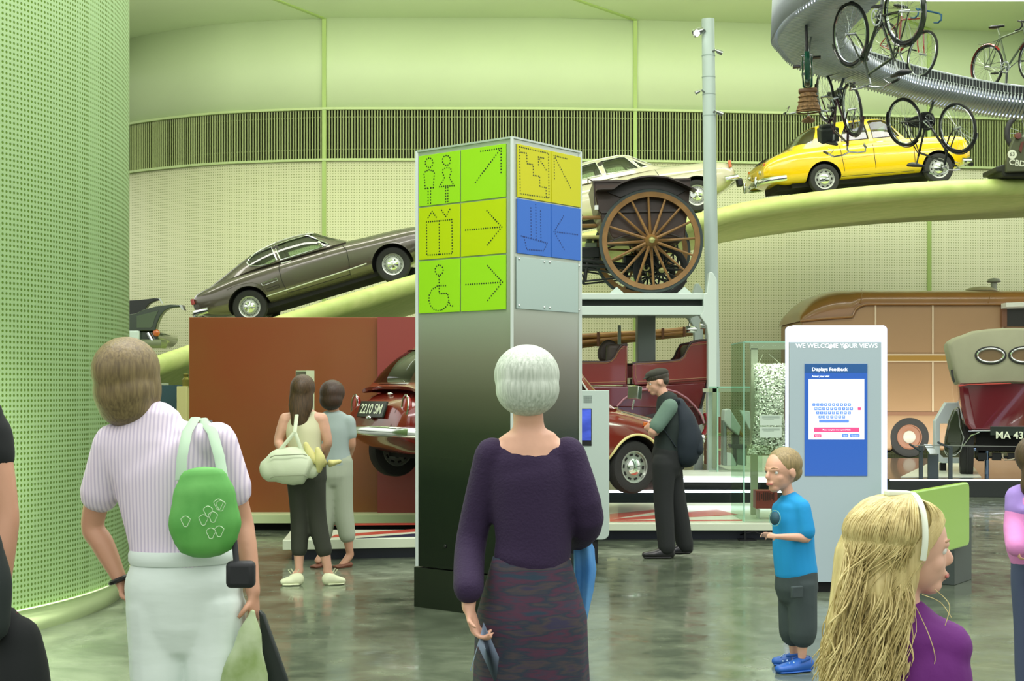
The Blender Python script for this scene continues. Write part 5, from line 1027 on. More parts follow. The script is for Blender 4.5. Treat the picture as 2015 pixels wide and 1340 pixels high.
# ---------- hanging ring of metal fins ----------
RH = 5.75
OUT = [(2100, 238), (2040, 236), (1947, 226), (1819, 202), (1743, 181), (1679, 164), (1620, 148), (1569, 126), (1546, 102), (1531, 77), (1551, 43), (1577, 20), (1607, 0), (1660, -45), (1740, -110)]
INN = [(2100, 207), (2040, 203), (1960, 195), (1858, 176), (1801, 164), (1755, 146), (1720, 130), (1690, 112), (1668, 96), (1660, 82), (1665, 66), (1684, 43), (1720, 8), (1765, -40), (1830, -110)]
def fpH(x, y, h): d = F*(h-CH)/(HY-y); return V(((x-HX)/F*d, d, h))
def resamp(P, n):
    Q = []
    for i in range(len(P)-1):
        a, b, c, d = P[max(i-1, 0)], P[i], P[i+1], P[min(i+2, len(P)-1)]
        for k in range(12): t = k/12; Q.append(.5*((2*b)+(c-a)*t+(2*a-5*b+4*c-d)*t*t+(3*b-a-3*c+d)*t**3))
    Q.append(P[-1]); L = [0]
    for i in range(len(Q)-1): L.append(L[-1]+(Q[i+1]-Q[i]).length)
    out = []; j = 0
    for k in range(n+1):
        s_ = L[-1]*k/n
        while j < len(Q)-2 and L[j+1] < s_: j += 1
        out.append(Q[j].lerp(Q[j+1], (s_-L[j])/max(1e-9, L[j+1]-L[j])))
    return out
NO = 150
outp = resamp([fpH(x, y, RH) for x, y in OUT], NO); innp = resamp([fpH(x, y, RH) for x, y in INN], NO)
ring = thing('bicycle_ring', 'suspended curved band of grey metal fins from which bicycles hang', 'ring', (0, 0, 0))
finm = mat('fin_metal', (196, 204, 210), .4, .5); ledb = mat('ring_led', (215, 226, 250), .5, emit=5)
g = G()
for i in range(NO):
    a, b = outp[i], innp[i]; d = b-a; m = frame((a+b)/2, d, Z3).to_3x3(); g.box((a+b)/2+Z3*.05, (d.length, .034, .15), m)
g.build('underside_fins', finm, ring, ang=0)
g = G()
for i in range(NO):
    a = outp[i]; d = (outp[i]-innp[i]).normalized(); m = frame(a, d, Z3).to_3x3(); g.add([a+m@V(p) for p in ((-.02, -.006, .1), (.1, -.006, -.02), (.08, -.006, .5), (-.02, -.006, .52), (-.02, .006, .1), (.1, .006, -.02), (.08, .006, .5), (-.02, .006, .52))], [(0, 1, 2, 3), (4, 5, 6, 7), (0, 1, 5, 4), (2, 3, 7, 6), (1, 2, 6, 5), (0, 3, 7, 4)])
g.build('outer_fins', finm, ring, ang=0)
g = G(); g.loft([[outp[i]+Z3*.1, innp[i]+Z3*.1, innp[i]+Z3*.12, outp[i]+Z3*.12] for i in range(NO+1)])
g.loft([[outp[i]+Z3*.1, outp[i]+Z3*.12, outp[i]+(outp[i]-innp[i]).normalized()*.0+Z3*.5, outp[i]+(outp[i]-innp[i]).normalized()*-.02+Z3*.5] for i in range(NO+1)])
g.build('track_bed', mat('ring_bed', (44, 50, 54), .6, 0), ring)
for P, Q, nm in ((outp, innp, 'outer_light_line'), (innp, outp, 'inner_light_line')):
    g = G(); g.tube([P[i].lerp(Q[i], .03)+Z3*.015 for i in range(0, NO+1, 2)], .014, 6); g.build(nm, ledb, ring)
g = G(); g.tube([outp[i]+(outp[i]-innp[i]).normalized()*.04+Z3*.52 for i in range(0, NO+1, 2)], .02, 6); g.build('top_rail', finm, ring)
# ---------- bicycles ----------
alloy = mat('bike_alloy', (186, 192, 190), .2, 1); sadl = mat('saddle_black', (24, 26, 30), .45)
def bike(label, hr, hf, d, sgn, up, frame_c, wheel_m=None, drop=False, guard=None, chaincase=False, step=False, basket=False, bag=False, rack=False, tape=None, saddle_m=None, arm=None, mx=None, R=.335, tyre_m=None, rim_m=None):
    WBs = 1.03
    if mx is None:
        A = at(hr[0], hr[1], d); dB = d
        for _ in range(12): Bp = at(hf[0], hf[1], dB); dB = .5*dB+.5*(d+sgn*math.sqrt(max(0, WBs**2-(Bp.x-A.x)**2-(Bp.z-A.z)**2)))
        xd = at(hf[0], hf[1], dB)-A; mx = frame(A, xd, V(up))
    root = thing('bicycle', label, 'bicycle', mx, 'bicycles on the suspended ring')
    fm = frame_c; H = 0.0   # local origin at rear hub
    BB = V((.44, 0, -.05)); ST = V((.27, 0, .47)); HT = V((.80, 0, .5)); HB = V((.835, 0, .33)); FH = V((WBs, 0, 0)); tr = .0155
    def T(nm, m_, *runs, parent=root):
        g = G()
        for pts, r in runs: g.tube(pts, r, 8)
        return g.build(nm, m_, parent)
    if step: T('frame', fm, ([BB, ST], tr), ([HB+V((-.01, 0, .02)), V((.6, 0, .02)), BB+V((.03, 0, .02))], tr+.002), ([HT, V((.62, 0, .2)), V((.40, 0, .12))], tr), ([HT+V((-.015, 0, .04)), HB], .018))
    else: T('frame', fm, ([BB, ST], tr), ([BB, HB+V((0, 0, .02))], tr+.002), ([ST+V((.01, 0, -.05)), HT], tr), ([HT+V((-.015, 0, .04)), HB], .018))
    for s in (-1, 1): T('rear_stay', fm, ([V((0, s*.06, 0)), V((.12, s*.045, -.02)), BB+V((0, s*.03, 0))], .009), ([V((0, s*.06, 0)), ST+V((.0, s*.015, -.05))], .008))
    fk_ = T('fork', fm, ([HB+V((.0, -.05, 0)), HB+V((0, .05, 0))], .013), *[([HB+V((.0, s*.05, 0)), V((.93, s*.055, .12)), V((1.0, s*.05, .02)), FH+V((0, s*.05, 0))], .010) for s in (-1, 1)])
    for c, nm in ((V((0, 0, 0)), 'rear_wheel'), (FH, 'front_wheel')):
        g = G(); g.tube([c+V((R*math.cos(a), 0, R*math.sin(a))) for a in [2*math.pi*i/56 for i in range(56)]], .0175, 8, closed=True, side=(0, 1, 0)); w = g.build('wheel', tyre_m or rubber, root)
        g = G(); g.tube([c+V(((R-.026)*math.cos(a), 0, (R-.026)*math.sin(a))) for a in [2*math.pi*i/56 for i in range(56)]], [(.014, .009)]*56, 6, closed=True, side=(0, 1, 0)); g.build('rim', rim_m or alloy, w)
        g = G()
        for i in range(28):
            a = 2*math.pi*i/28; s = (-1)**i*.03; o_ = a+(.5 if (i//2) % 2 else -.5); g.tube([c+V((.022*math.cos(o_), s, .022*math.sin(o_))), c+V(((R-.03)*math.cos(a), 0, (R-.03)*math.sin(a)))], .0016, 4)
        g.build('spokes', alloy, w); g = G(); g.tube([c+V((0, -.065, 0)), c+V((0, .065, 0))], .016, 10); g.build('hub', alloy, w)
        if guard:
            g = G(); a0, a1 = ((40, 200) if nm == 'rear_wheel' else (5, 150)); rr = []
            for i in range(25):
                a = math.radians(a0+(a1-a0)*i/24) if nm == 'rear_wheel' else math.radians(a0+(a1-a0)*i/24); u = V((math.cos(a), 0, math.sin(a))); rr.append([c+u*(R+.022)+V((0, -.028, 0)), c+u*(R+.038), c+u*(R+.022)+V((0, .028, 0)), c+u*(R+.032)])
            g.loft(rr); g.build('mudguard', guard, root)
            g = G(); u = V((math.cos(math.radians(165 if nm == 'rear_wheel' else 20)), 0, math.sin(math.radians(165 if nm == 'rear_wheel' else 20))))
            for s in (-1, 1): g.tube([c+V((0, s*.055, 0)), c+u*(R+.02)+V((0, s*.026, 0))], .003, 5)
            g.build('mudguard_stay', alloy, root)
    g = G(); g.tube([BB+V((0, -.05, 0)), BB+V((0, .05, 0))], .022, 12); g.lathe([(.095, -.002), (.095, .002), (.075, .002), (.075, -.002)], 36, BB+V((0, -.045, 0)), close=True)
    for k_ in range(5): a = k_*2*math.pi/5; g.tube([BB+V((0, -.045, 0)), BB+V((.08*math.cos(a), -.045, .08*math.sin(a)))], .006, 5)
    g.build('chainring', alloy, root)
    g = G(); g.tube([BB+V((0, -.045, .092)), V((0, -.045, .035))], .004, 4); g.tube([BB+V((0, -.045, -.092)), V((0, -.045, -.035))], .004, 4); g.build('chain', black, root)
    for s in (-1, 1):
        e_ = BB+V((s*.15, s*.075, s*.08)); ck_ = T('crank', alloy, ([BB+V((0, s*.06, 0)), e_], .009)); g = G(); g.box(e_+V((0, s*.05, 0)), (.085, .09, .022)); g.build('pedal', black, ck_)
    if chaincase:
        g = G(); g.prism([(-.05, .05), (.1, .075), (.44, .075), (.54, 0), (.55, -.06), (.5, -.15), (.42, -.165), (.1, -.07), (-.04, -.05), (-.07, 0)], -.07, -.045, lambda a, b, h: (a, h, b)); g.build('chain_case', sadl, root, bevel=.008)
    # saddle
    sp_ = T('seat_post', alloy, ([ST, ST+V((-.035, 0, .11))], .0125)); c = ST+V((-.045, 0, .14)); g = G()
    g.tube([c+V((-.13, 0, .005)), c+V((-.11, 0, 0)), c+V((-.03, 0, 0)), c+V((.06, 0, 0)), c+V((.14, 0, -.005)), c+V((.155, 0, -.01))], [(.01, .03), (.03, .085), (.028, .075), (.022, .035), (.018, .02), (.008, .01)], 14, side=(0, 0, 1)); g.build('saddle', saddle_m or sadl, root, ang=60)
    st_ = T('stem', alloy, ([HT+V((-.015, 0, .03)), HT+V((-.03, 0, .1)), HT+V((.05, 0, .11))], .012)); hc = HT+V((.05, 0, .11))
    if drop:
        pts = [V((.1, s_*.2, -.15)) for s_ in (0,)]
        for s in (-1, 1): T('handlebar', tape or alloy, ([hc, hc+V((0, s*.16, 0)), hc+V((.03, s*.2, 0)), hc+V((.1, s*.205, -.02)), hc+V((.12, s*.205, -.08)), hc+V((.07, s*.205, -.13)), hc+V((-.03, s*.205, -.14))], .013), ([hc+V((.1, s*.205, 0)), hc+V((.13, s*.205, -.1))], .006))
    else:
        for s in (-1, 1):
            hb_ = T('handlebar', alloy, ([hc, hc+V((.03, s*.1, .02)), hc+V((.0, s*.22, .03)), hc+V((-.12, s*.27, 0))], .011)); T('grip', black, ([hc+V((-.1, s*.265, .003)), hc+V((-.2, s*.285, -.01))], .016), parent=hb_); T('brake_lever', alloy, ([hc+V((-.05, s*.25, 0)), hc+V((-.0, s*.22, -.06)), hc+V((-.12, s*.25, -.06))], .005), parent=hb_)
    if basket:
        wk = mat('wicker', (150, 116, 70), .7, c2=(96, 72, 40), vs=40, bump=.8, bs=70); g = G(); c = HT+V((.2, 0, .1))
        g.loft([[c+V((a_*math.cos(t), b_*math.sin(t), z)) for t in [i*math.pi/12 for i in range(24)]] for a_, b_, z in ((.07, .09, -.16), (.08, .11, -.05), (.1, .145, .04), (.09, .135, .04), (.07, .1, -.04), (.05, .07, -.13))]); g.build('wicker_basket', wk, root)
        g = G()
        for z, q in ((-.12, 1.0), (-.06, 1.06), (.0, 1.16), (.06, 1.25)): g.tube([c+V((.08*q*math.cos(t), .108*q*math.sin(t), z)) for t in [i*math.pi/12 for i in range(24)]], .009, 6, closed=True)
        g.build('basket_weave_rings', wk, root)
        g = G(); g.box(c+V((-.02, 0, -.19)), (.12, .22, .06)); g.build('saddle_roll', mat('brown_leather', (104, 74, 44), .5), root, bevel=.025)
    if bag: g = G(); g.box(ST+V((-.24, 0, .06)), (.2, .26, .2)); g.box(ST+V((-.27, 0, -.04)), (.13, .2, .08)); g.build('saddle_bag', mat('bag_dark_green', (38, 46, 42), .6), root, bevel=.02)
    if rack: T('rear_rack', mat('rack_green', (70, 84, 60), .4), *[([V((0, s*.06, .02)), V((-.02, s*.06, .37)), V((.18, s*.05, .38)), ST+V((.0, s*.02, -.08))], .005) for s in (-1, 1)], ([V((-.14, -.06, .38)), V((-.02, -.06, .37))], .005), ([V((-.14, .06, .38)), V((-.02, .06, .37))], .005), ([V((-.14, -.06, .38)), V((-.14, .06, .38))], .005))
    if arm: 
        inv = mx.inverted(); g = G(); g.beam(BB+V((.0, .0, .02)), inv @ V(arm), .035, .02); g.build('hanging_arm', steelgrey, root)
    return root
dgn = mat('bike_dark_green', (40, 52, 34), .25, coat=.6); plum = mat('bike_plum', (60, 30, 44), .25, coat=.6); rdb = mat('bike_red', (150, 40, 28), .25, coat=.6); bkb = mat('bike_black', (22, 26, 30), .3, coat=.5); grb = mat('bike_green', (20, 82, 62), .2, coat=.8); slb = mat('bike_silver_green', (120, 132, 112), .3, .6)
def rpt(x, y): return fpH(x, y, RH)
bike('large dark green bicycle with brake rods hanging upside down in the foreground', (1779, 22), (1674, 67), 15.4, 1, (.12, .1, -1), dgn, guard=dgn, arm=at(1745, -60, 15.6), chaincase=False)
bike('red racing bicycle with blue drop handlebars standing upright on the ring', (1738, 90), (1815, 107), 22.4, -1, (.08, 0, 1), rdb, drop=True, tape=mat('tape_blue', (30, 90, 130), .5), arm=at(1792, 160, 22))
bike('black roadster with chain case hanging upside down in front of the yellow car bonnet', (1780, 240), (1884, 252), 21.4, -1, (.28, 0, -1), bkb, guard=bkb, chaincase=True, arm=fpH(1838, 196, RH+.05))
bike('plum coloured bicycle with dark saddle bag hanging upside down over the yellow car', (1624, 190), (1677, 215), 20.4, -1, (.18, 0, -1), plum, guard=plum, chaincase=True, bag=True, arm=at(1662, 150, 20.4))
bike('silver touring bicycle with red mudguard standing upright at the far right', (1943, 132), (2037, 118), 23.8, -1, (-.1, 0, 1), slb, guard=mat('guard_red', (170, 44, 34), .3, coat=.5), rack=True, drop=True, tape=sadl, arm=at(1978, 185, 23.5))
pa = at(1599, 117, 18.0); mxa = frame(pa+V((-.0, .35, -.1)), V((-.2, -1, .0)), V((.03, 0, -1)))
bike('green bicycle with wicker handlebar basket hanging upside down, seen end on', None, None, 17.8, 1, None, grb, mx=mxa, guard=grb, basket=True, saddle_m=mat('saddle_brown', (120, 84, 48), .5), arm=at(1600, 50, 17.9))
# ---------- olive motorcycle at right edge ----------
mo = thing('olive_motorcycle', 'olive military motorcycle with white lettering at the right end of the ramp', 'motorcycle', M.Translation(at(2000, 330, 27.2)))
olv = mat('olive_paint', (70, 76, 50), .6); whl = mat('stencil_white', (208, 214, 190), .6)
def ol(x, y): p = at(1880+x/3.719, y/3.719, 27.2)-at(2000, 330, 27.2); return (p.x, p.z)
g = G(); g.prism([ol(*p) for p in ((440, 985), (468, 985), (500, 1000), (700, 990), (700, 1250), (375, 1260), (375, 1180), (400, 1080))], 0, .12, lambda a, b, h: (a, h, b)); g.build('sidecar_panel', olv, mo, bevel=.02)
g = G(); g.prism([ol(*p) for p in ((310, 1215), (375, 1195), (700, 1200), (700, 1285), (365, 1285), (350, 1250), (312, 1250))], .1, .9, lambda a, b, h: (a, h, b)); g.build('lower_frame', mat('olive_dark', (38, 42, 30), .7), mo, bevel=.02)
for (x, y, r_) in ((590, 960, .0),):
    p = ol(560, 955); g = G(); g.tube([(p[0]+.36*math.cos(a), .3, p[1]+.36*math.sin(a)) for a in [i*math.pi/24 for i in range(48)]], .05, 10, closed=True, side=(0, 1, 0)); w = g.build('wheel', rubber, mo)
    g = G()
    for i in range(20): a = i*math.pi/10; g.tube([(p[0], .3, p[1]), (p[0]+.32*math.cos(a), .3, p[1]+.32*math.sin(a))], .004, 4)
    g.build('spokes', alloy, w)
p = ol(455, 995); g = G(); g.lathe([(0, -.03), (.06, -.03), (.06, .05), (0, .05)], 14, (p[0], -.02, p[1])); g.build('side_lamp', mat('lamp_brown', (90, 44, 34), .3), mo)
p = ol(415, 1130); g = G(); g.lathe([(0, -.004), (.085, -.004), (.085, 0), (0, 0)], 20, (p[0], -.005, p[1])); dd_ = g.build('unit_disc', whl, mo); text('disc_number', '63', .1, olv, dd_, M.Translation((p[0], -.011, p[1])) @ M.Rotation(math.pi/2, 4, 'X'), .001)
p = ol(392, 1190); text('stencil_letters', 'CBD 15J', .15, whl, mo, M.Translation((p[0], -.006, p[1]+.01)) @ M.Rotation(math.radians(8), 4, 'Y') @ M.Rotation(math.pi/2, 4, 'X'), .001, 'LEFT', .003)
g = G(); p = ol(530, 1050); g.prism([ol(*q) for q in ((480, 1040), (500, 1035), (480, 1120), (462, 1100))], -.02, 0, lambda a, b, h: (a, h, b)); g.build('red_brown_badge', mat('lamp_brown', (90, 44, 34), .3), mo)
# ---------- dark car with lifted lids behind the drum ----------
LDd = 23.6; lc = thing('dark_green_car', 'dark green car with both curved lids raised beside the big perforated drum', 'car', M.Translation(at(300, 700, LDd)))
def dl(x, y): p = at(240+x/5.156, 560+y/5.156, LDd)-at(300, 700, LDd); return (p.x, p.z)
dgp = mat('car_dark_green', (44, 58, 42), .2, coat=1); dgi = mat('lid_inner', (80, 96, 72), .5)
g = G(); g.prism([dl(*p) for p in ((-200, 150), (80, 138), (250, 118), (320, 122), (318, 132), (250, 150), (200, 175), (165, 220), (148, 300), (148, 455), (-200, 455))], .5, .62, lambda a, b, h: (a, h, b)); g.build('far_lid', mat('car_near_black', (20, 26, 22), .3, coat=.5), lc, bevel=.02)
g = G(); g.prism([dl(*p) for p in ((-100, 330), (150, 295), (230, 255), (350, 222), (500, 203), (620, 208), (615, 225), (590, 232), (500, 238), (440, 270), (400, 320), (370, 390), (350, 470), (-100, 470))], -.06, .1, lambda a, b, h: (a, h, b)); g.build('near_lid', dgp, lc, bevel=.03)
g = G(); g.prism([dl(*p) for p in ((160, 320), (380, 265), (340, 350), (320, 425), (300, 438), (160, 438))], -.07, -.05, lambda a, b, h: (a, h, b)); g.build('lid_lining', dgi, lc)
g = G(); g.prism([dl(*p) for p in ((590, 208), (620, 208), (640, 262), (620, 258))], -.08, .1, lambda a, b, h: (a, h, b)); g.prism([dl(*p) for p in ((300, 122), (322, 124), (352, 176), (340, 176))], .45, .6, lambda a, b, h: (a, h, b)); g.build('lid_chrome_tip', chrome, lc)
g = G(); g.prism([dl(*p) for p in ((-200, 455), (350, 470), (372, 500), (368, 560), (300, 620), (-200, 640))], -.0, 1.4, lambda a, b, h: (a, h, b)); g.build('body', dgp, lc, bevel=.04)
p = dl(352, 490); g = G(); g.ball((p[0], -.03, p[1]), (.06, .04, .06), 12, 8); g.build('tail_lamp', mat('lamp_orange', (196, 96, 30), .2, coat=1), lc)
g = G(); p = dl(360, 600); g.tube([(dl(200, 1)[0], -.06, p[1]), (dl(400, 1)[0], -.06, p[1]), (dl(410, 1)[0], .2, p[1])], [(.07, .03)]*3, 10, side=(0, 0, 1)); g.build('bumper', mat('bumper_grey_green', (120, 130, 100), .4, .5), lc)
g = G(); a = dl(270, 490); b_ = dl(320, 580); g.tube([(a[0], -.05, a[1]), (b_[0], -.05, b_[1])], .03, 8); g.build('lid_strut', alloy, lc)
g = G(); p = dl(110, 520); g.box((p[0], -.05, p[1]), (.25, .1, .16)); g.build('white_panel', white, lc, bevel=.02)
for x, z_ in ((dl(0, 0)[0], 0),): g = G(); g.lathe([(.2, -.1), (.3, -.1), (.3, .1), (.2, .1)], 30, (x, .1, dl(0, 650)[1]), close=True); g.build('wheel', rubber, lc)
# steam model seen between drum and partition
ml_ = thing('pale_cabinet', 'small pale yellow-green cabinet with a knob on top between the drum and orange wall', 'cabinet', (0, 0, 0))
kx, kz = at(355, 765, 24).x, 0
g = G(); a = at(346, 760, 22.0); b_ = at(366, 800, 22.0); g.box(((a.x+b_.x)/2, 22.2, a.z/2), (b_.x-a.x, .3, a.z)); g.build('cabinet_body', mat('pale_lime_wood', (186, 184, 120), .5), ml_, bevel=.01)
g = G(); p = at(360, 752, 22.0); g.lathe([(0, .14), (.05, .12), (.03, .08), (.06, .04), (.05, -.09), (0, -.09)], 16, (p.x, 22.2, p.z), 'z'); g.build('knob', mat('olive_brass', (120, 116, 50), .4, .6), ml_)
tb2 = thing('teal_display_table', 'dark teal glass topped table behind the striped shirt woman', 'table', (0, 0, 0))
a = at(290, 758, 22.5); b_ = at(372, 820, 22.5); g = G(); g.box(((a.x+b_.x)/2, 22.7, a.z/2), (b_.x-a.x, .4, a.z)); g.build('table_base', mat('teal_dark', (40, 72, 76), .4), tb2); g = G(); g.box(((a.x+b_.x)/2, 20.7, a.z+.01), (b_.x-a.x+.1, .5, .03)); g.build('table_top', mat('pale_top', (160, 176, 150), .3), tb2)
# ---------- people ----------
skin = mat('skin', (206, 160, 134), .5, var=.04, vs=20); skin2 = mat('skin_tanned', (186, 140, 112), .5); lipm = mat('lips', (176, 100, 92), .5); eyew = mat('eye_white', (220, 220, 212), .2); eyed = mat('eye_iris', (60, 70, 80), .15)
def hand(g, w, dr, pn, s=1.0, curl=.5, side=1):
    """w wrist, dr direction of fingers, pn palm normal (fingers bend towards it), side = thumb side sign"""
    w = V(w); d = V(dr).normalized(); n_ = V(pn); n_ = (n_-d*n_.dot(d)).normalized(); t = d.cross(n_)*side
    g.limb([w-d*.01*s, w+d*.04*s, w+d*.085*s], [(.026*s, .017*s), (.038*s, .015*s), (.038*s, .013*s)], 12, side=t, sub=3)
    for k, (o, L) in enumerate(((.028, .068), (.01, .076), (-.009, .071), (-.027, .055))):
        p = w+d*(.088-.004*abs(k-1))*s+t*o*s; a = .25+curl*.5; P = [p-d*.02*s]; L *= s
        P.append(p)
        for j, f in enumerate((.45, .3, .25)): p = p+(d*math.cos(a)+n_*math.sin(a))*L*f; P.append(p); a += curl*(.8, .7, 0)[j]+.1
        g.limb(P, [.009*s, .0092*s, .0085*s, .0078*s, .0065*s], 8, side=t, sub=2)
    b = w+d*.025*s+t*.03*s; g.limb([b-t*.012*s, b+(d*.7+t*.7+n_*.3).normalized()*.032*s, b+(d*.9+t*.6+n_*.55).normalized()*.06*s], [.012*s, .0105*s, .008*s], 8, side=n_, sub=2)
def head(g, c, s, fwd, up=(0, 0, 1), ear=True):
    """c centre, s = head height in metres (chin to crown)"""
    c = V(c); f = V(fwd).normalized(); m = frame(c, f, V(up)).to_3x3(); r = s/2   # x = forward, y = left, z = up
    P = lambda x, y, z: c+m@V((x*r, y*r, z*r))
    g.ball(P(-.1, 0, .18), (.86*r, .68*r, .80*r), 24, 16, m); g.ball(P(.18, 0, -.25), (.58*r, .52*r, .62*r), 20, 14, m)
    g.ball(P(.45, 0, -.72), (.26*r, .28*r, .2*r), 14, 10, m); g.ball(P(.55, 0, .12), (.25*r, .46*r, .16*r), 14, 10, m)
    g.limb([P(.70, 0, .08), P(.86, 0, -.19), P(.80, 0, -.27)], [.06*r, .10*r, .08*r], 10, side=m@V((0, 1, 0)), sub=3)
    g.ball(P(.72, 0, -.48), (.1*r, .22*r, .07*r), 12, 8, m); g.ball(P(.70, 0, -.57), (.1*r, .18*r, .06*r), 12, 8, m)
    for y in (-1, 1):
        g.ball(P(.36, y*.3, -.25), (.26*r, .22*r, .26*r), 12, 8, m)
        if ear: g.ball(P(-.05, y*.70, -.06), (.16*r, .07*r, .25*r), 12, 8, m @ M.Rotation(.2, 3, 'Y'))
    return P, m, r
def facebits(root, P, m, r, brow):
    for y in (-1, 1):
        g = G(); g.ball(P(.57, y*.30, .0), .1*r, 12, 8); e_ = g.build('eye', eyew, root); g = G(); g.ball(P(.638, y*.30, .0), .042*r, 10, 6); g.build('iris', eyed, e_)
        g = G(); g.limb([P(.75, y*.16, .17), P(.72, y*.28, .21), P(.6, y*.42, .17)], [.022*r]*3, 8, sub=2); g.build('eyebrow', brow, root)
    g = G(); g.limb([P(.74, -.18, -.53), P(.83, 0, -.52), P(.74, .18, -.53)], [(.035*r, .03*r), (.06*r, .035*r), (.035*r, .03*r)], 8, side=m@Z3, sub=3); g.build('lips', lipm, root)
def shoe(root, heel, toe, w, h, m_, name='shoe', sole=None):
    heel, toe = V(heel), V(toe); g = G(); u = (toe-heel); n_ = u.cross(Z3).normalized(); pts = [heel, heel.lerp(toe, .3), heel.lerp(toe, .65), toe]
    pts = [p+Z3*q for p, q in zip(pts, (h*.5, h*.45, h*.36, h*.3))]
    g.limb(pts, [(w*.42, h*.55), (w*.42, h*.5), (w*.52, h*.36), (w*.4, h*.26)], 16, side=n_, sub=4); o = g.build(name, m_, root, ang=60)
    g = G(); g.limb([p+Z3*(h*.1-p.z+heel.z) for p in pts], [(w*.44, h*.12), (w*.44, h*.12), (w*.54, h*.12), (w*.42, h*.12)], 16, side=n_, sub=3); g.build('sole', sole or m_, o, ang=60)
    return o
def person(label, d, foot, spec):
    r0 = at(foot, HY, d); r0.z = 0; root = thing('person', label, 'person', r0)
    def Wp(x, y, dd=0): return at(x, y, d+dd)-r0
    return root, Wp
def skinbody(root, Wp, s, fwd, sk, hm, vox=.007, hands=None, legs=True, bare_r=1.0, hup=(0, 0, 1), face=True, brow=None, shoulders=1.0):
    """s: joints in picture points; hm head height"""
    g = G(); P, m, r = head(g, Wp(*s['head']), hm, fwd, hup); q = {k: Wp(*v) for k, v in s.items()}; k_ = hm/.22*bare_r
    u = (q['shR']-q['shL']).normalized()
    g.limb([q['head']-Z3*hm*.25-V(fwd).normalized()*hm*.1, q['neck'], q['nb']], [(.05*k_, .05*k_), (.05*k_, .05*k_), (.075*k_, .06*k_)], side=u)
    g.limb([q['nb']+Z3*-.02, q['chest'], q['waist'], q['pelvis']], [(.12*k_*shoulders, .07*k_), (.135*k_*shoulders, .09*k_), (.115*k_, .085*k_), (.145*k_, .1*k_)], 18, side=u)
    g.limb([q['shL'], q['nb']-Z3*.03, q['shR']], [(.045*k_, .045*k_), (.05*k_, .06*k_), (.045*k_, .045*k_)], sub=3, side=(0, 0, 1))
    for t in 'LR':
        g.limb([q['sh'+t], q['sh'+t].lerp(q['el'+t], .35), q['el'+t], q['el'+t].lerp(q['wr'+t], .35), q['wr'+t]], [.047*k_, .045*k_, .036*k_, .036*k_, .023*k_], 14)
        if legs:
            g.limb([q['hip'+t], q['hip'+t].lerp(q['kn'+t], .4), q['kn'+t], q['kn'+t].lerp(q['an'+t], .35), q['an'+t]], [.085*k_, .075*k_, .05*k_, .052*k_, .032*k_], 14)
            g.limb([q['an'+t]+Z3*-.01*k_, q['an'+t]-Z3*.035*k_, q['toe'+t]], [(.03*k_, .032*k_), (.034*k_, .03*k_), (.03*k_, .016*k_)], 12, side=u)
    for t, a in (hands or {}).items(): hand(g, q['wr'+t], a[0], a[1], a[2]*k_/1.0, a[3], a[4])
    o = blob('body', g, sk, root, vox, 3)
    if face: facebits(root, P, m, r, brow or sk)
    return q, u, k_, P, m, r
# --- woman in the pale striped shirt ---
strp = mat('striped_shirt', (214, 204, 220), .8); n = strp.node_tree; b = n.nodes['Principled BSDF']; t = n.nodes.new('ShaderNodeTexCoord'); wv = n.nodes.new('ShaderNodeTexWave'); wv.inputs['Scale'].default_value = 26; wv.inputs['Distortion'].default_value = .3
n.links.new(t.outputs['Object'], wv.inputs[0]); r = n.nodes.new('ShaderNodeValToRGB'); r.color_ramp.elements[0].color = rgb((196, 186, 206)); r.color_ramp.elements[1].color = rgb((222, 212, 224)); r.color_ramp.elements[0].position = .2; r.color_ramp.elements[1].position = .6
n.links.new(wv.outputs[0], r.inputs[0]); n.links.new(r.outputs[0], b.inputs['Base Color'])
bob = mat('hair_bob', (128, 112, 72), .5, c2=(92, 78, 50), vs=26, stretch=(6, 6, .5), bump=.25, bs=20)
def hairset(n_, a, b): return mat(n_, a, .5, c2=b, vs=24, stretch=(6, 6, .5), bump=.35, bs=20)
w1, Wp = person('woman in pale striped shirt and white trousers walking away by the green drum', 4.6, 360, {})
S1 = dict(head=(258, 742), neck=(280, 815), nb=(300, 850), chest=(322, 930), waist=(346, 1050), pelvis=(362, 1165), shL=(222, 872), elL=(182, 1030, .06), wrL=(236, 1140, .03), shR=(428, 868), elR=(474, 1020, .05), wrR=(498, 1165, -.02),
          hipL=(315, 1190), knL=(318, 1440, -.03), anL=(325, 1635), toeL=(318, 1668, .14), hipR=(418, 1190), knR=(428, 1430, -.05), anR=(440, 1630, -.1), toeR=(440, 1668, .05))
q, u, k_, P, m, r = skinbody(w1, Wp, S1, (.5, .85, .1), skin2, .225, hands={'L': ((.45, .1, -.8), (.6, -.2, .2), .9, .7, 1), 'R': ((.05, 0, -1), (-1, .2, 0), .95, .8, -1)}, face=True, brow=bob)
g = G(); g.limb([q['nb']+Z3*.02, q['nb']-Z3*.05, q['chest'], q['waist'], q['pelvis']+Z3*.08], [(.1, .08), (.17, .095), (.162, .112), (.15, .108), (.17, .125)], 20, side=u)
g.limb([q['shL']-Z3*.01, q['nb']-Z3*.03, q['shR']-Z3*.01], [(.058, .058), (.075, .08), (.06, .058)], side=(0, 0, 1))
for t_ in 'LR': g.limb([q['sh'+t_], q['sh'+t_].lerp(q['el'+t_], .3), q['sh'+t_].lerp(q['el'+t_], .62)], [.062, .063, .064], 14)
sh_ = blob('striped_shirt', g, strp, w1, .009, 4)
wt = mat('white_trousers', (206, 220, 212), .8, bump=.5, bs=4, stretch=(1, 1, 3))
g = G(); g.limb([q['pelvis']+Z3*.105, q['pelvis']+Z3*.02, q['pelvis']-Z3*.1], [(.16, .12), (.185, .14), (.17, .13)], 20, side=u)
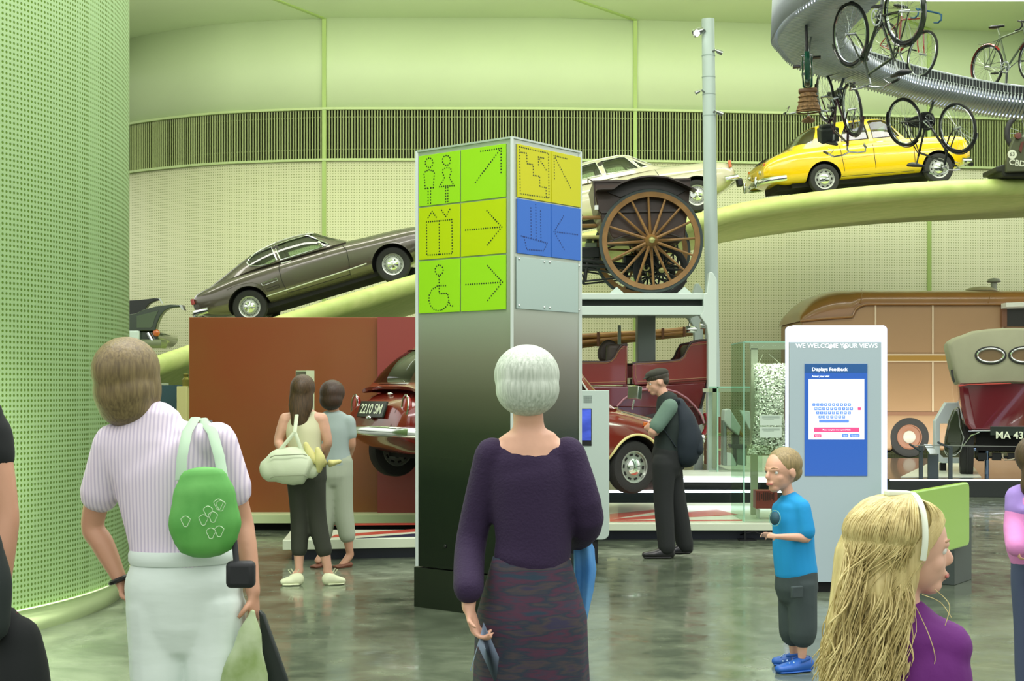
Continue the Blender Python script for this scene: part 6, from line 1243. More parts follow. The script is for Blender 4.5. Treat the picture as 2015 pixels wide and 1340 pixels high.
for t_ in 'LR': g.limb([q['hip'+t_], q['hip'+t_].lerp(q['kn'+t_], .45), q['kn'+t_], q['an'+t_]+Z3*.04], [(.105, .12), (.098, .1), (.075, .08), (.075, .08)], 16, side=u)
tr_ = blob('white_trousers', g, wt, w1, .009, 4)
g = G(); p = q['pelvis']+Z3*.115; g.tube([p+u*(.166*math.cos(x))+V((0, .128*math.sin(x), 0)) for x in [i*math.pi/16 for i in range(32)]], [(.022, .006)]*32, 6, closed=True, side=(0, 0, 1)); g.build('waistband', wt, tr_)
for t_ in 'LR': shoe(w1, q['an'+t_]-Z3*(q['an'+t_].z)+V((0, -.05, 0)), q['toe'+t_]-Z3*q['toe'+t_].z+V((0, .08, 0)), .09, .09, mat('shoe_white', (196, 200, 186), .5))
g = G(); g.ball(P(-.18, 0, .22), (1.02*r, .86*r, .92*r), 24, 16, m); g.ball(P(-.28, 0, -.35), (.86*r, .88*r, .9*r), 24, 16, m); g.ball(P(-.3, 0, -.8), (.66*r, .82*r, .55*r), 20, 12, m); g.ball(P(.1, -.55, -.3), (.45*r, .25*r, .7*r), 14, 10, m); g.ball(P(.1, .55, -.3), (.45*r, .25*r, .7*r), 14, 10, m)
blob('hair', g, bob, w1, .008, 6)
g = G(); p = q['wrL']; g.tube([p+V((.03*math.cos(a), .03*math.sin(a), .012*math.cos(a))) for a in [i*math.pi/8 for i in range(16)]], .008, 6, closed=True); g.build('wrist_watch', black, w1)
# green shoulder bag, pouch and carrier bag
gb = thing('green_shoulder_bag', 'bright green patterned shoulder bag on the striped shirt woman\'s back', 'bag', at(400, 1000, 4.42))
c0 = at(400, 1000, 4.42); B = lambda x, y, dd=0: at(x, y, 4.42+dd)-c0
gbm = mat('green_bag_fabric', (70, 146, 58), .6, c2=(96, 168, 80), vs=9); g = G()
g.limb([B(400, 935), B(402, 975), B(403, 1030), B(405, 1065)], [(.07, .025), (.095, .045), (.11, .055), (.095, .05)], 18, side=(1, 0, -.05)); g.build('bag_body', gbm, gb, ang=0)
g = G()
for k in range(8): c = B(360+random.random()*85, 970+random.random()*80, -.062); g.tube([c+V((.012*math.cos(a)*(1+.3*math.sin(3*a)), 0, .016*math.sin(a))) for a in [i*math.pi/7 for i in range(14)]], .0012, 4, closed=True)
g.build('swirl_print', mat('bag_print', (170, 200, 160), .6), gb)
for o_ in (0, 1):
    g = G(); g.tube([B(355+o_*20, 945), B(358+o_*18, 900, .02), B(368+o_*14, 850, .08), B(385+o_*8, 822, .2)] if o_ == 0 else [B(440, 950), B(432, 900, .05), B(418, 850, .1), B(398, 824, .22)], [(.016, .003)]*4, 8, side=(1, 0, 0)); g.build('strap', mat('strap_pale_green', (150, 178, 150), .6), gb)
pu = thing('black_pouch', 'small black camera pouch hanging at the striped shirt woman\'s right hip', 'pouch', at(474, 1130, 4.4)); c0 = at(474, 1130, 4.4)
B = lambda x, y, dd=0: at(x, y, 4.4+dd)-c0
g = G(); g.box((0, 0, 0), (.085, .05, .08)); g.build('pouch_body', mat('pouch_black', (16, 20, 24), .6), pu, bevel=.015)
g = G(); g.tube([B(465, 1105), B(455, 1000, .05), B(430, 900, .1), B(412, 828, .22)], [(.009, .003)]*4, 8, side=(1, 0, 0)); g.build('pouch_strap', mat('pouch_black', (16, 20, 24), .6), pu)
cbg = thing('carrier_bags', 'green and clear carrier bag with a black one held low by the striped shirt woman', 'bag', at(500, 1290, 4.5)); c0 = at(500, 1290, 4.5)
B = lambda x, y, dd=0: at(x, y, 4.5+dd)-c0
g = G(); g.limb([B(497, 1205), B(490, 1260), B(480, 1340), B(478, 1420)], [(.008, .008), (.04, .03), (.075, .045), (.08, .05)], 14, side=(1, 0, 0)); g.build('green_bag', mat('carrier_green', (110, 136, 62), .4, c2=(190, 206, 170), vs=6), cbg, ang=60)
g = G(); g.prism([(B(503, 1205).x, B(503, 1205).z), (B(514, 1215).x, B(514, 1215).z), (B(560, 1345).x, B(560, 1345).z), (B(560, 1420).x, B(560, 1420).z), (B(512, 1420).x, B(512, 1420).z), (B(512, 1330).x, B(512, 1330).z)], .05, .08, lambda a, b, h: (a, h, b)); g.build('black_bag', mat('carrier_black', (18, 30, 26), .5), cbg, bevel=.006)
# --- grey haired woman in purple ---
w2, Wp = person('grey-haired woman in dark purple sweater and patterned skirt seen from behind', 4.8, 1045, {})
S2 = dict(head=(1036, 752), neck=(1040, 832), nb=(1040, 868), chest=(1045, 950), waist=(1050, 1060), pelvis=(1045, 1155), shL=(968, 895), elL=(928, 1060, .03), wrL=(922, 1195, -.12), shR=(1118, 893), elR=(1158, 1020, .0), wrR=(1125, 1065, .2),
          hipL=(1010, 1170), knL=(1008, 1400), anL=(1008, 1600), toeL=(1004, 1632, .13), hipR=(1082, 1170), knR=(1084, 1400), anR=(1084, 1600), toeR=(1086, 1632, .13))
q, u, k_, P, m, r = skinbody(w2, Wp, S2, (-.1, 1, .0), skin, .22, hands={'L': ((.3, -.1, -.9), (.8, -.3, 0), .9, .7, 1), 'R': ((-.4, .8, -.1), (0, 0, -1), .9, .6, 1)}, shoulders=.92, brow=mat('brow_grey', (150, 150, 140), .6))
pur = mat('purple_knit', (40, 24, 56), .9, bump=.3, bs=120); g = G()
g.limb([q['nb']-Z3*.02, q['nb']-Z3*.07, q['chest'], q['waist'], q['pelvis']+Z3*.085], [(.1, .06), (.148, .085), (.142, .1), (.125, .1), (.125, .105)], 20, side=u)
g.limb([q['shL']-Z3*.012, q['nb']-Z3*.045, q['shR']-Z3*.012], [(.05, .052), (.05, .07), (.05, .052)], side=(0, 0, 1))
g.limb([q['shL'], q['elL'], q['wrL']+Z3*.06], [.058, .052, .05], 14); g.limb([q['shR'], q['elR'], q['wrR']], [.058, .052, .045], 14); blob('purple_sweater', g, pur, w2, .009, 4)
skm = mat('patterned_skirt', (44, 42, 66), .85, c2=(30, 50, 66), vs=6, stretch=(1, 1, 6)); n = skm.node_tree; rr_ = [x for x in n.nodes if x.type == 'VALTORGB'][0].color_ramp
for p_, c_ in ((.42, (70, 36, 56)), (.5, (30, 44, 58)), (.58, (62, 54, 56))): z_ = rr_.elements.new(p_); z_.color = rgb(c_)
g = G(); rings = []
for i in range(16):
    t_ = i/15; c = q['pelvis'].lerp((q['anL']+q['anR'])/2+Z3*.25, t_)+Z3*.1*(1-t_); a = (.125+.05*min(1, t_*3)+.02*t_)
    rings.append([c+u*(a*math.cos(x)*(1+.04*t_*math.sin(7*x)))+V((0, .75*a*math.sin(x)*(1+.05*t_*math.sin(9*x)), 0)) for x in [j*math.pi/20 for j in range(40)]])
g.loft(rings); g.build('patterned_skirt', skm, w2, ang=0)
gry = hairset('hair_silver', (198, 208, 194), (160, 172, 156)); g = G(); g.ball(P(-.1, 0, .2), (1.02*r, .98*r, .92*r), 24, 16, m); g.ball(P(-.3, 0, -.2), (.85*r, .95*r, .82*r), 24, 16, m)
g.ball(P(-.35, 0, -.62), (.55*r, .6*r, .4*r), 16, 10, m)
for i in range(40): a = random.random()*6.28; z_ = random.uniform(-.5, .95); rr = math.sqrt(max(0, 1-z_*z_*.8)); g.ball(P(-.15+.8*rr*math.cos(a), .82*rr*math.sin(a), z_*.85+.1), (.17*r, .17*r, .1*r), 8, 6, m)
blob('hair', g, gry, w2, .008, 3)
for t_ in 'LR': shoe(w2, q['an'+t_]-Z3*q['an'+t_].z+V((0, -.05, 0)), q['toe'+t_]-Z3*q['toe'+t_].z+V((0, .08, 0)), .08, .08, black)
bj = thing('blue_jacket', 'bright blue jacket draped over the purple woman\'s right forearm', 'jacket', at(1148, 1120, 4.95)); c0 = at(1148, 1120, 4.95); B = lambda x, y, dd=0: at(x, y, 4.95+dd)-c0
bl = mat('jacket_blue', (44, 112, 176), .7, c2=(90, 150, 200), vs=7, bump=.5, bs=8); g = G(); rings = []
for t_, (xl_, xr_2, y) in enumerate(((1128, 1140, 1015), (1126, 1152, 1040), (1128, 1168, 1080), (1130, 1172, 1120), (1130, 1168, 1160), (1132, 1160, 1200), (1136, 1152, 1240))):
    a = B(xl_, y); b_ = B(xr_2, y); c = (a+b_)/2; w_2 = (b_.x-a.x)/2; rings.append([c+V((w_2*math.cos(x)*(1+.1*math.sin(5*x+t_)), .035*math.sin(x)*(1+.3*math.sin(4*x)), 0)) for x in [j*math.pi/12 for j in range(24)]])
g.loft(rings); g.build('jacket_drape', bl, bj, ang=0)
g = G(); g.limb([B(1128, 1028, -.05), B(1150, 1035, .0), B(1140, 1060, .15)], [(.02, .02), (.03, .03), (.02, .03)]); g.build('jacket_fold', bl, bj)
pp_ = thing('folded_leaflet', 'pale folded plastic leaflet in the purple woman\'s left hand', 'leaflet', at(950, 1290, 4.66)); c0 = at(950, 1290, 4.66); B = lambda x, y, dd=0: at(x, y, 4.66+dd)-c0
g = G(); g.add([B(952, 1225), B(985, 1300, .03), B(975, 1345, .03), B(940, 1270, -.02), B(925, 1320, 0)], [(0, 1, 2, 3), (0, 3, 4)]); g.build('leaflet_sheet', mat('leaflet_pale', (150, 168, 190), .3), pp_, solid=.003)
# --- young woman with white bag, second woman behind ---
w3, Wp = person('young woman in cream top and dark cropped trousers with long brown hair', 10.9, 605, {})
S3 = dict(head=(597, 768), neck=(597, 800), nb=(597, 814), chest=(598, 850), waist=(600, 885), pelvis=(602, 925), shL=(562, 824), elL=(548, 868), wrL=(566, 905, -.1), shR=(633, 824), elR=(645, 868), wrR=(635, 905, .1),
          hipL=(588, 930), knL=(590, 1025), anL=(588, 1115), toeL=(572, 1146, -.02), hipR=(616, 930), knR=(625, 1025), anR=(645, 1117), toeR=(660, 1148, .02))
q, u, k_, P, m, r = skinbody(w3, Wp, S3, (.15, 1, 0), skin, .22, vox=.009, hands={'L': ((.3, -.2, -.8), (.8, 0, 0), .85, .5, 1), 'R': ((-.2, .2, -.8), (-.8, 0, 0), .85, .5, -1)}, shoulders=.9)
crt = mat('cream_top', (206, 206, 168), .85); g = G(); g.limb([q['nb']-Z3*.03, q['chest'], q['waist'], q['pelvis']+Z3*.03], [(.12, .075), (.135, .1), (.125, .1), (.155, .12)], 18, side=u)
for s_ in (-1, 1): g.limb([q['chest']+u*s_*.07+Z3*.06, q['nb']+u*s_*.07], [.03, .02], 8)
blob('cream_top', g, crt, w3, .011, 4)
dkt = mat('dark_trousers', (52, 56, 44), .85); g = G(); g.limb([q['pelvis']+Z3*.07, q['pelvis']-Z3*.07], [(.15, .11), (.155, .12)], 18, side=u)
for t_ in 'LR': g.limb([q['hip'+t_], q['kn'+t_], q['kn'+t_].lerp(q['an'+t_], .62)], [(.095, .105), .07, .062], 14, side=u)
blob('cropped_trousers', g, dkt, w3, .011, 4)
brh = hairset('hair_long_brown', (88, 66, 40), (54, 40, 24)); g = G(); g.ball(P(-.15, 0, .2), (.98*r, .84*r, .9*r), 20, 14, m); g.limb([P(-.4, 0, 0), P(-.6, 0, -1), P(-.65, .1, -2.0), P(-.55, .2, -2.9)], [(.8*r, .55*r), (.85*r, .4*r), (.6*r, .25*r), (.25*r, .12*r)], 16, side=u); blob('long_hair', g, brh, w3, .011, 4)
whs = mat('canvas_white', (206, 214, 176), .7)
for t_ in 'LR':
    hl_ = q['an'+t_].copy(); hl_.z = 0; to_ = q['toe'+t_].copy(); to_.z = 0; o = shoe(w3, hl_+V((.0, -.02, 0)), to_+(to_-hl_)*.9, .1, .09, whs); g = G(); c = hl_.lerp(to_, .6)+Z3*.085
    for a_ in (-1, 1): g.tube([c+V((a_*.02, -.01, 0)), c+V((a_*.04, -.02, .03)), c+V((a_*.02, 0, .035)), c], .004, 6)
    g.build('shoe_lace', whs, o)
wbg = thing('white_shoulder_bag', 'large rounded off-white bag hanging at the cream top woman\'s left side', 'bag', at(570, 920, 10.68)); c0 = at(570, 920, 10.68); B = lambda x, y, dd=0: at(x, y, 10.68+dd)-c0
bgm = mat('bag_offwhite', (196, 208, 176), .5, bump=.3, bs=10); g = G(); g.limb([B(530, 925), B(552, 918), B(580, 917), B(604, 922), B(614, 926)], [(.09, .07), (.13, .09), (.14, .1), (.12, .09), (.06, .05)], 18, side=(0, 0, 1)); g.build('bag_body', bgm, wbg, ang=0)
for y in (897, 938): g = G(); g.tube([B(532+i*8, y+(3 if i in (0, 9) else 0)-i*.4, -.085-.02*math.sin(i/9*math.pi)) for i in range(10)], .004, 5); g.build('bag_seam', mat('bag_seam', (130, 140, 110), .6), wbg)
for x0 in (545, 596): g = G(); g.tube([B(x0, 893, -.02), B(580, 850, -.03), B(584, 816, .1)], [(.014, .004)]*3, 6, side=(1, 0, 0)); g.build('bag_strap', bgm, wbg)
yj = thing('yellow_cardigan', 'pale yellow cardigan knotted at the cream top woman\'s waist', 'cardigan', at(630, 905, 10.66)); c0 = at(630, 905, 10.66); B = lambda x, y, dd=0: at(x, y, 10.66+dd)-c0
g = G(); g.limb([B(602, 875), B(615, 900), B(640, 912), B(668, 908)], [(.02, .02), (.035, .04), (.03, .045), (.015, .02)], 10); g.limb([B(625, 885, -.02), B(630, 905, -.03), B(628, 925)], [(.02, .02), (.04, .03), (.02, .02)], 10); g.build('knotted_sleeves', mat('cardigan_yellow', (204, 200, 130), .8, bump=.4, bs=20), yj, ang=0)
w4, Wp = person('dark-haired woman in pale blue top, white cropped trousers and brown sandals by the red car', 12.0, 662, {})
S4 = dict(head=(655, 776), neck=(655, 808), nb=(655, 820), chest=(656, 850), waist=(657, 885), pelvis=(658, 920), shL=(628, 830), elL=(620, 872), wrL=(630, 905, .1), shR=(686, 830), elR=(692, 872), wrR=(684, 905, .1),
          hipL=(646, 925), knL=(642, 1005), anL=(634, 1082), toeL=(624, 1105, -.05), hipR=(670, 925), knR=(676, 1005), anR=(688, 1085), toeR=(672, 1113, -.05))
q, u, k_, P, m, r = skinbody(w4, Wp, S4, (.3, 1, 0), skin2, .22, vox=.01, hands={'L': ((0, .5, -.8), (.8, 0, 0), .85, .5, 1), 'R': ((0, .5, -.8), (-.8, 0, 0), .85, .5, -1)}, shoulders=.9)
pbt = mat('pale_blue_top', (150, 166, 160), .85); g = G(); g.limb([q['nb']-Z3*.02, q['chest'], q['waist'], q['pelvis']+Z3*.02], [(.125, .08), (.14, .105), (.13, .105), (.15, .12)], 18, side=u)
for t_ in 'LR': g.limb([q['sh'+t_], q['sh'+t_].lerp(q['el'+t_], .6)], [.058, .055], 12)
blob('pale_blue_top', g, pbt, w4, .012, 4)
g = G(); g.limb([q['pelvis']+Z3*.06, q['pelvis']-Z3*.07], [(.15, .115), (.155, .125)], 18, side=u)
for t_ in 'LR': g.limb([q['hip'+t_], q['kn'+t_], q['kn'+t_].lerp(q['an'+t_], .6)], [(.1, .11), .08, .07], 14, side=u)
blob('cropped_white_trousers', g, mat('grey_white_trousers', (160, 170, 148), .85), w4, .012, 4)
g = G(); g.ball(P(-.12, 0, .15), (1.0*r, .95*r, .95*r), 20, 14, m); g.ball(P(-.35, 0, -.4), (.75*r, .9*r, .8*r), 20, 14, m); blob('hair', g, hairset('hair_dark_brown', (66, 44, 26), (44, 30, 18)), w4, .012, 4)
for t_ in 'LR': hl_ = q['an'+t_].copy(); hl_.z = 0; to_ = q['toe'+t_].copy(); to_.z = 0; shoe(w4, hl_, to_+(to_-hl_)*.8, .085, .04, mat('sandal_brown', (110, 66, 44), .6), 'sandal')
# --- man with backpack ---
w5, Wp = person('man in dark cap, green-grey T-shirt and black trousers with folded arms walking left', 12.7, 1308, {})
S5 = dict(head=(1293, 752), neck=(1306, 778), nb=(1314, 792), chest=(1318, 835), waist=(1314, 875), pelvis=(1312, 905), shL=(1316, 803, .17), elL=(1292, 852, .12), wrL=(1272, 842, -.05), shR=(1318, 803, -.17), elR=(1284, 850, -.2), wrR=(1296, 850, .0),
          hipL=(1318, 912, .08), knL=(1332, 990, .08), anL=(1348, 1068, .1), toeL=(1328, 1084, .1), hipR=(1306, 912, -.08), knR=(1306, 990, -.08), anR=(1312, 1072, -.1), toeR=(1292, 1092, -.1))
q, u, k_, P, m, r = skinbody(w5, Wp, S5, (-1, -.1, -.25), skin, .225, vox=.007, hup=(-.25, 0, 1), hands={'L': ((.3, -1, .1), (1, 0, 0), .9, .3, 1), 'R': ((1, .3, 0), (0, 1, 0), .9, .3, 1)}, brow=mat('brow_dark', (50, 44, 36), .7))
g = G(); g.limb([q['nb'], q['chest'], q['waist'], q['pelvis']+Z3*.05], [(.14, .1), (.175, .125), (.155, .12), (.155, .12)], 18, side=(0, 1, 0)); g.limb([q['shL'], q['nb']-Z3*.03, q['shR']], [.065, .08, .065], side=(0, 0, 1)); blob('dark_waistcoat', g, mat('waistcoat_black', (28, 40, 36), .85), w5, .011, 4)
for t_ in 'LR': g = G(); g.limb([q['sh'+t_]+Z3*.01, q['sh'+t_].lerp(q['el'+t_], .75)], [.072, .066], 14); blob('tshirt_sleeve', g, mat('sleeve_green_grey', (96, 122, 106), .85), w5, .011, 4)
bt = mat('black_trousers', (26, 30, 28), .85); g = G(); g.limb([q['pelvis']+Z3*.08, q['pelvis']-Z3*.06], [(.16, .125), (.16, .13)], 18, side=(0, 1, 0))
for t_ in 'LR': g.limb([q['hip'+t_], q['kn'+t_], q['an'+t_]-Z3*.02], [.105, .085, .075], 14)
blob('black_trousers', g, bt, w5, .011, 4)
g = G(); g.ball(P(-.12, 0, .42), (.92*r, .76*r, .62*r), 20, 14, m); g.ball(P(-.45, 0, .05), (.5*r, .66*r, .5*r), 16, 10, m); blob('hair', g, hairset('hair_man', (62, 56, 40), (38, 34, 26)), w5, .009, 3)
g = G(); g.ball(P(-.12, 0, .62), (.95*r, .8*r, .42*r), 20, 12, m); g.ball(P(.75, 0, .5), (.32*r, .5*r, .06*r), 14, 8, m); blob('flat_cap', g, mat('cap_dark', (50, 50, 40), .9), w5, .008, 2)
for t_ in 'LR': hl_ = q['an'+t_].copy(); hl_.z = 0.0 if t_ == 'R' else .02; to_ = q['toe'+t_].copy(); to_.z = 0; shoe(w5, hl_+V((.03, 0, 0)), to_+V((-.1, 0, 0)), .1, .1, mat('shoe_black', (22, 22, 22), .35), sole=rubber)
bk = thing('dark_backpack', 'large dark navy backpack on the back of the man with folded arms', 'backpack', at(1350, 855, 12.68)); c0 = at(1350, 855, 12.68); B = lambda x, y, dd=0: at(x, y, 12.68+dd)-c0
bkm = mat('backpack_navy', (24, 36, 44), .8, bump=.3, bs=12); g = G(); g.limb([B(1334, 798), B(1345, 830), B(1352, 865), B(1350, 893)], [(.07, .1), (.11, .15), (.135, .16), (.12, .14)], 18, side=(1, 0, 0)); g.build('pack_body', bkm, bk, ang=0)
g = G(); g.limb([B(1368, 850), B(1372, 885)], [(.05, .11), (.055, .12)], 14, side=(1, 0, 0)); g.build('front_pocket', bkm, bk, ang=0)
for s_ in (-1, 1): g = G(); g.tube([B(1338, 790, s_*.1), B(1318, 788, s_*.13), B(1302, 812, s_*.13), B(1306, 845, s_*.13), B(1330, 880, s_*.12)], [(.006, .025)]*5, 8, side=(1, 0, .2)); g.build('shoulder_strap', bkm, bk)
# --- boy in blue ---
w6, Wp = person('small boy in bright blue T-shirt, grey long shorts and blue clogs', 7.6, 1560, {})
S6 = dict(head=(1538, 927), neck=(1550, 968), nb=(1556, 980), chest=(1560, 1030), waist=(1562, 1085), pelvis=(1567, 1135), shL=(1540, 998, .1), elL=(1545, 1060, .12), wrL=(1515, 1052, .06), shR=(1578, 998, -.08), elR=(1590, 1058, -.1), wrR=(1530, 1056, -.16),
          hipL=(1560, 1148, .05), knL=(1560, 1225, .06), anL=(1562, 1290, .09), toeL=(1535, 1302, .12), hipR=(1578, 1148, -.04), knR=(1580, 1225, -.04), anR=(1578, 1300, -.04), toeR=(1545, 1316, -.08))
q, u, k_, P, m, r = skinbody(w6, Wp, S6, (-1, -.62, -.05), skin, .23, vox=.005, hands={'R': ((-1, .25, .1), (0, .9, -.2), .68, .5, 1), 'L': ((-1, -.1, .0), (0, -1, -.2), .68, .5, -1)}, bare_r=.58, brow=mat('brow_fair', (150, 120, 84), .7))
tb_m = mat('tshirt_blue', (10, 138, 196), .8, bump=.3, bs=6); g = G(); uu = V((.55, -.85, 0)).normalized()
g.limb([q['nb']-Z3*.012, q['nb']-Z3*.045, q['chest'], q['waist'], q['pelvis']+Z3*.02], [(.06, .05), (.115, .08), (.112, .1), (.112, .105), (.115, .105)], 18, side=uu)
for t_ in 'LR': g.limb([q['sh'+t_], q['sh'+t_].lerp(q['el'+t_], .8)], [.045, .045], 12)
g.limb([q['shL']-Z3*.004, q['nb']-Z3*.022, q['shR']-Z3*.004], [.044, .056, .044], side=(0, 0, 1))
ts = blob('blue_tshirt', g, tb_m, w6, .007, 4)
g = G(); c = Wp(1528, 1020, -.085); n_ = V((-.75, -.65, .1)).normalized(); a_ = n_.cross(Z3).normalized(); b_ = a_.cross(n_)
g.add([c+a_*(.03*math.cos(t_))+b_*(.034*math.sin(t_)) for t_ in [i*math.pi/8 for i in range(16)]], [list(range(16))]); g.v = [p+n_*.012 for p in g.v]; g.build('chest_badge', mat('badge_dark', (36, 76, 90), .7), ts, recalc=False, solid=.004)
g = G(); g.tube([c+n_*.014+a_*(.036*math.cos(t_))+b_*(.04*math.sin(t_)) for t_ in [i*math.pi/10 for i in range(20)]], .0018, 5, closed=True); g.build('badge_outline', mat('badge_line', (120, 170, 150), .7), ts)
shm = mat('shorts_slate', (54, 66, 66), .85, bump=.5, bs=9); g = G(); g.limb([q['pelvis']+Z3*.03, q['pelvis']-Z3*.06], [(.115, .1), (.12, .105)], 18, side=uu)
for t_ in 'LR': g.limb([q['hip'+t_], q['kn'+t_], q['kn'+t_].lerp(q['an'+t_], .3)], [(.078, .08), (.074, .076), (.072, .074)], 14)
so_ = blob('long_shorts', g, shm, w6, .008, 4)
g = G(); p = Wp(1568, 1165, -.15); g.box(p, (.07, .02, .06), M.Rotation(.5, 3, 'Z')); g.build('cargo_pocket', shm, so_, bevel=.006)
fh_ = hairset('hair_fair_short', (150, 132, 88), (118, 104, 68)); g = G(); g.ball(P(-.2, 0, .32), (.84*r, .76*r, .76*r), 24, 16, m); g.ball(P(-.45, 0, -.05), (.55*r, .66*r, .5*r), 16, 10, m); blob('hair', g, fh_, w6, .006, 3)
clg = mat('clog_blue', (30, 88, 170), .45)
for t_ in 'LR':
    hl_ = q['an'+t_].copy(); hl_.z = 0; to_ = q['toe'+t_].copy(); to_.z = 0; o = shoe(w6, hl_+V((.03, .01, 0)), to_+(to_-hl_)*.35, .085, .075, clg, 'clog'); g = G(); d_3 = (to_-hl_).normalized(); n_ = d_3.cross(Z3)
    g.tube([hl_+d_3*.03+n_*.04+Z3*.06, hl_-d_3*.03+n_*.03+Z3*.07, hl_-d_3*.05+Z3*.07, hl_-d_3*.03-n_*.03+Z3*.07, hl_+d_3*.03-n_*.04+Z3*.06], [(.008, .003)]*5, 6, side=(0, 0, 1)); g.build('heel_strap', clg, o)
    g = G()
    for i in range(5): g.ball(hl_.lerp(to_, .75+.12*(i % 3))+n_*(.02*(i-2))+Z3*(.058-.006*(i % 3)), .0045, 8, 5)
    g.build('clog_holes', mat('clog_hole', (160, 190, 220), .4), o)
# --- blonde girl ---
w7, Wp = person('girl with long wavy blonde hair, white headband and purple top, close at right', 3.0, 1800, {})
S7 = dict(head=(1787, 1078), neck=(1778, 1185), nb=(1785, 1228), chest=(1800, 1330), waist=(1805, 1440), pelvis=(1805, 1550), shL=(1735, 1262, .1), elL=(1720, 1400, .1), wrL=(1725, 1520, .1), shR=(1858, 1272, -.03), elR=(1885, 1400, -.03), wrR=(1890, 1520, -.05),
          hipL=(1765, 1590), knL=(1765, 1850), anL=(1765, 2080), toeL=(1790, 2140, .08), hipR=(1840, 1590), knR=(1840, 1850), anR=(1840, 2080), toeR=(1870, 2140, .08))
q, u, k_, P, m, r = skinbody(w7, Wp, S7, (1, .12, -.04), mat('skin_fair', (214, 170, 146), .5, var=.04, vs=30), .205, vox=.0045, hands={'L': ((0, .1, -1), (1, 0, 0), .7, .5, 1), 'R': ((0, .1, -1), (-1, 0, 0), .7, .5, -1)}, bare_r=.72, brow=mat('brow_fair', (150, 120, 84), .7))
uu = V((.8, -.5, 0)).normalized()
pt_m = mat('purple_top', (98, 22, 112), .75, bump=.2, bs=30); g = G(); g.limb([q['nb']+Z3*.0, q['nb']-Z3*.045, q['chest'], q['waist'], q['pelvis']], [(.062, .055), (.105, .075), (.115, .09), (.11, .09), (.125, .1)], 20, side=uu)
g.limb([q['shL'], q['nb']-Z3*.035, q['shR']], [.052, .08, .056], side=(0, 0, 1))
for t_ in 'LR': g.limb([q['sh'+t_], q['el'+t_], q['wr'+t_]], [.046, .038, .034], 14)
blob('purple_top', g, pt_m, w7, .007, 4)
g = G(); g.tube([q['nb']+Z3*.012+uu*(.047*math.cos(a))+V((.5, .8, 0)).normalized()*(.045*math.sin(a)) for a in [i*math.pi/12 for i in range(24)]], .006, 6, closed=True); g.build('red_collar', mat('collar_red', (150, 30, 60), .7), w7)
g = G(); g.limb([q['pelvis']+Z3*.06, q['pelvis']-Z3*.08], [(.12, .1), (.125, .1)], 16, side=uu)
for t_ in 'LR': g.limb([q['hip'+t_], q['kn'+t_], q['an'+t_]], [.08, .06, .05], 12)
blob('leggings', g, mat('leggings_grey', (70, 70, 80), .8), w7, .01, 4)
for t_ in 'LR': hl_ = q['an'+t_].copy(); hl_.z = 0; to_ = q['toe'+t_].copy(); to_.z = 0; shoe(w7, hl_-(to_-hl_)*.3, to_+(to_-hl_)*.6, .075, .07, mat('shoe_white', (196, 200, 186), .5))
bln = mat('hair_blonde', (222, 208, 146), .45, c2=(168, 150, 92), vs=9, stretch=(5, 5, .6), bump=.3, bs=30)
g = G(); g.ball(P(-.28, 0, .22), (.84*r, .80*r, .86*r), 24, 16, m); g.ball(P(-.05, 0, .5), (.7*r, .68*r, .5*r), 24, 16, m); g.ball(P(-.5, 0, -.35), (.72*r, .80*r, 1.05*r), 20, 14, m)
g.limb([Wp(1708, 1090, .02), Wp(1694, 1200, .0), Wp(1682, 1300, -.02), Wp(1672, 1420, -.02)], [(.068, .075), (.065, .07), (.07, .065), (.05, .05)], 18, side=(1, 0, 0))
g.ball(P(-.72, 0, -.1), (.52*r, .80*r, .8*r), 20, 14, m); g.ball(P(-.72, 0, -.8), (.55*r, .82*r, .9*r), 20, 14, m); g.ball(P(-.35, 0, -.5), (.5*r, .8*r, .9*r), 20, 14, m)
hr = blob('hair', g, bln, w7, .006, 8)
rnd = random.Random(11); g = G()
# wavy locks flowing from the crown down the back
for i in range(1700):
    a = rnd.uniform(math.radians(30), math.radians(330)); el = rnd.random()
    st_ = P(-.12+.05*rnd.random(), rnd.uniform(-.25, .25), 1.08); out = P(-.30-.97*math.cos((a-math.pi)*.62), .95*math.sin((a-math.pi)*.62), .15)
    tgt_x = 1608+170*rnd.random()**.8; side_ = rnd.uniform(-1, 1); end_y = rnd.uniform(1300, 1440); end = Wp(tgt_x+.0, end_y, side_*.08-.02)
    mid = Wp(1655+(tgt_x-1608)*.78, 1150+rnd.uniform(-30, 30), side_*.085); pts = []
    K = [st_, st_.lerp(out, .5)+(st_.lerp(out, .5)-P(-.2, 0, 0)).normalized()*r*.33, out, mid, mid.lerp(end, .5)+V((rnd.uniform(-.008, .008), rnd.uniform(-.01, .01), 0)), end]
    ph_ = rnd.uniform(0, 6.28)+tgt_x*.05; amp = rnd.uniform(.004, .011); L_ = []
    for j in range(5):
        A_, B2, C_, D_ = K[max(j-1, 0)], K[j], K[j+1], K[min(j+2, 5)]
        for t_ in (0, .2, .4, .6, .8): L_.append(.5*((2*B2)+(C_-A_)*t_+(2*A_-5*B2+4*C_-D_)*t_*t_+(3*B2-A_-3*C_+D_)*t_**3))
    for j, p in enumerate(L_):
        w_2 = max(0, (j-9)/16); pts.append(p+V((amp*w_2*2.2*math.sin(ph_+j*.75), amp*w_2*1.6*math.cos(ph_+j*.75), 0)))
    th_ = rnd.uniform(.0009, .0021); g.tube(pts, [th_*.6]+[th_]*(len(pts)-2)+[th_*.2], 5)
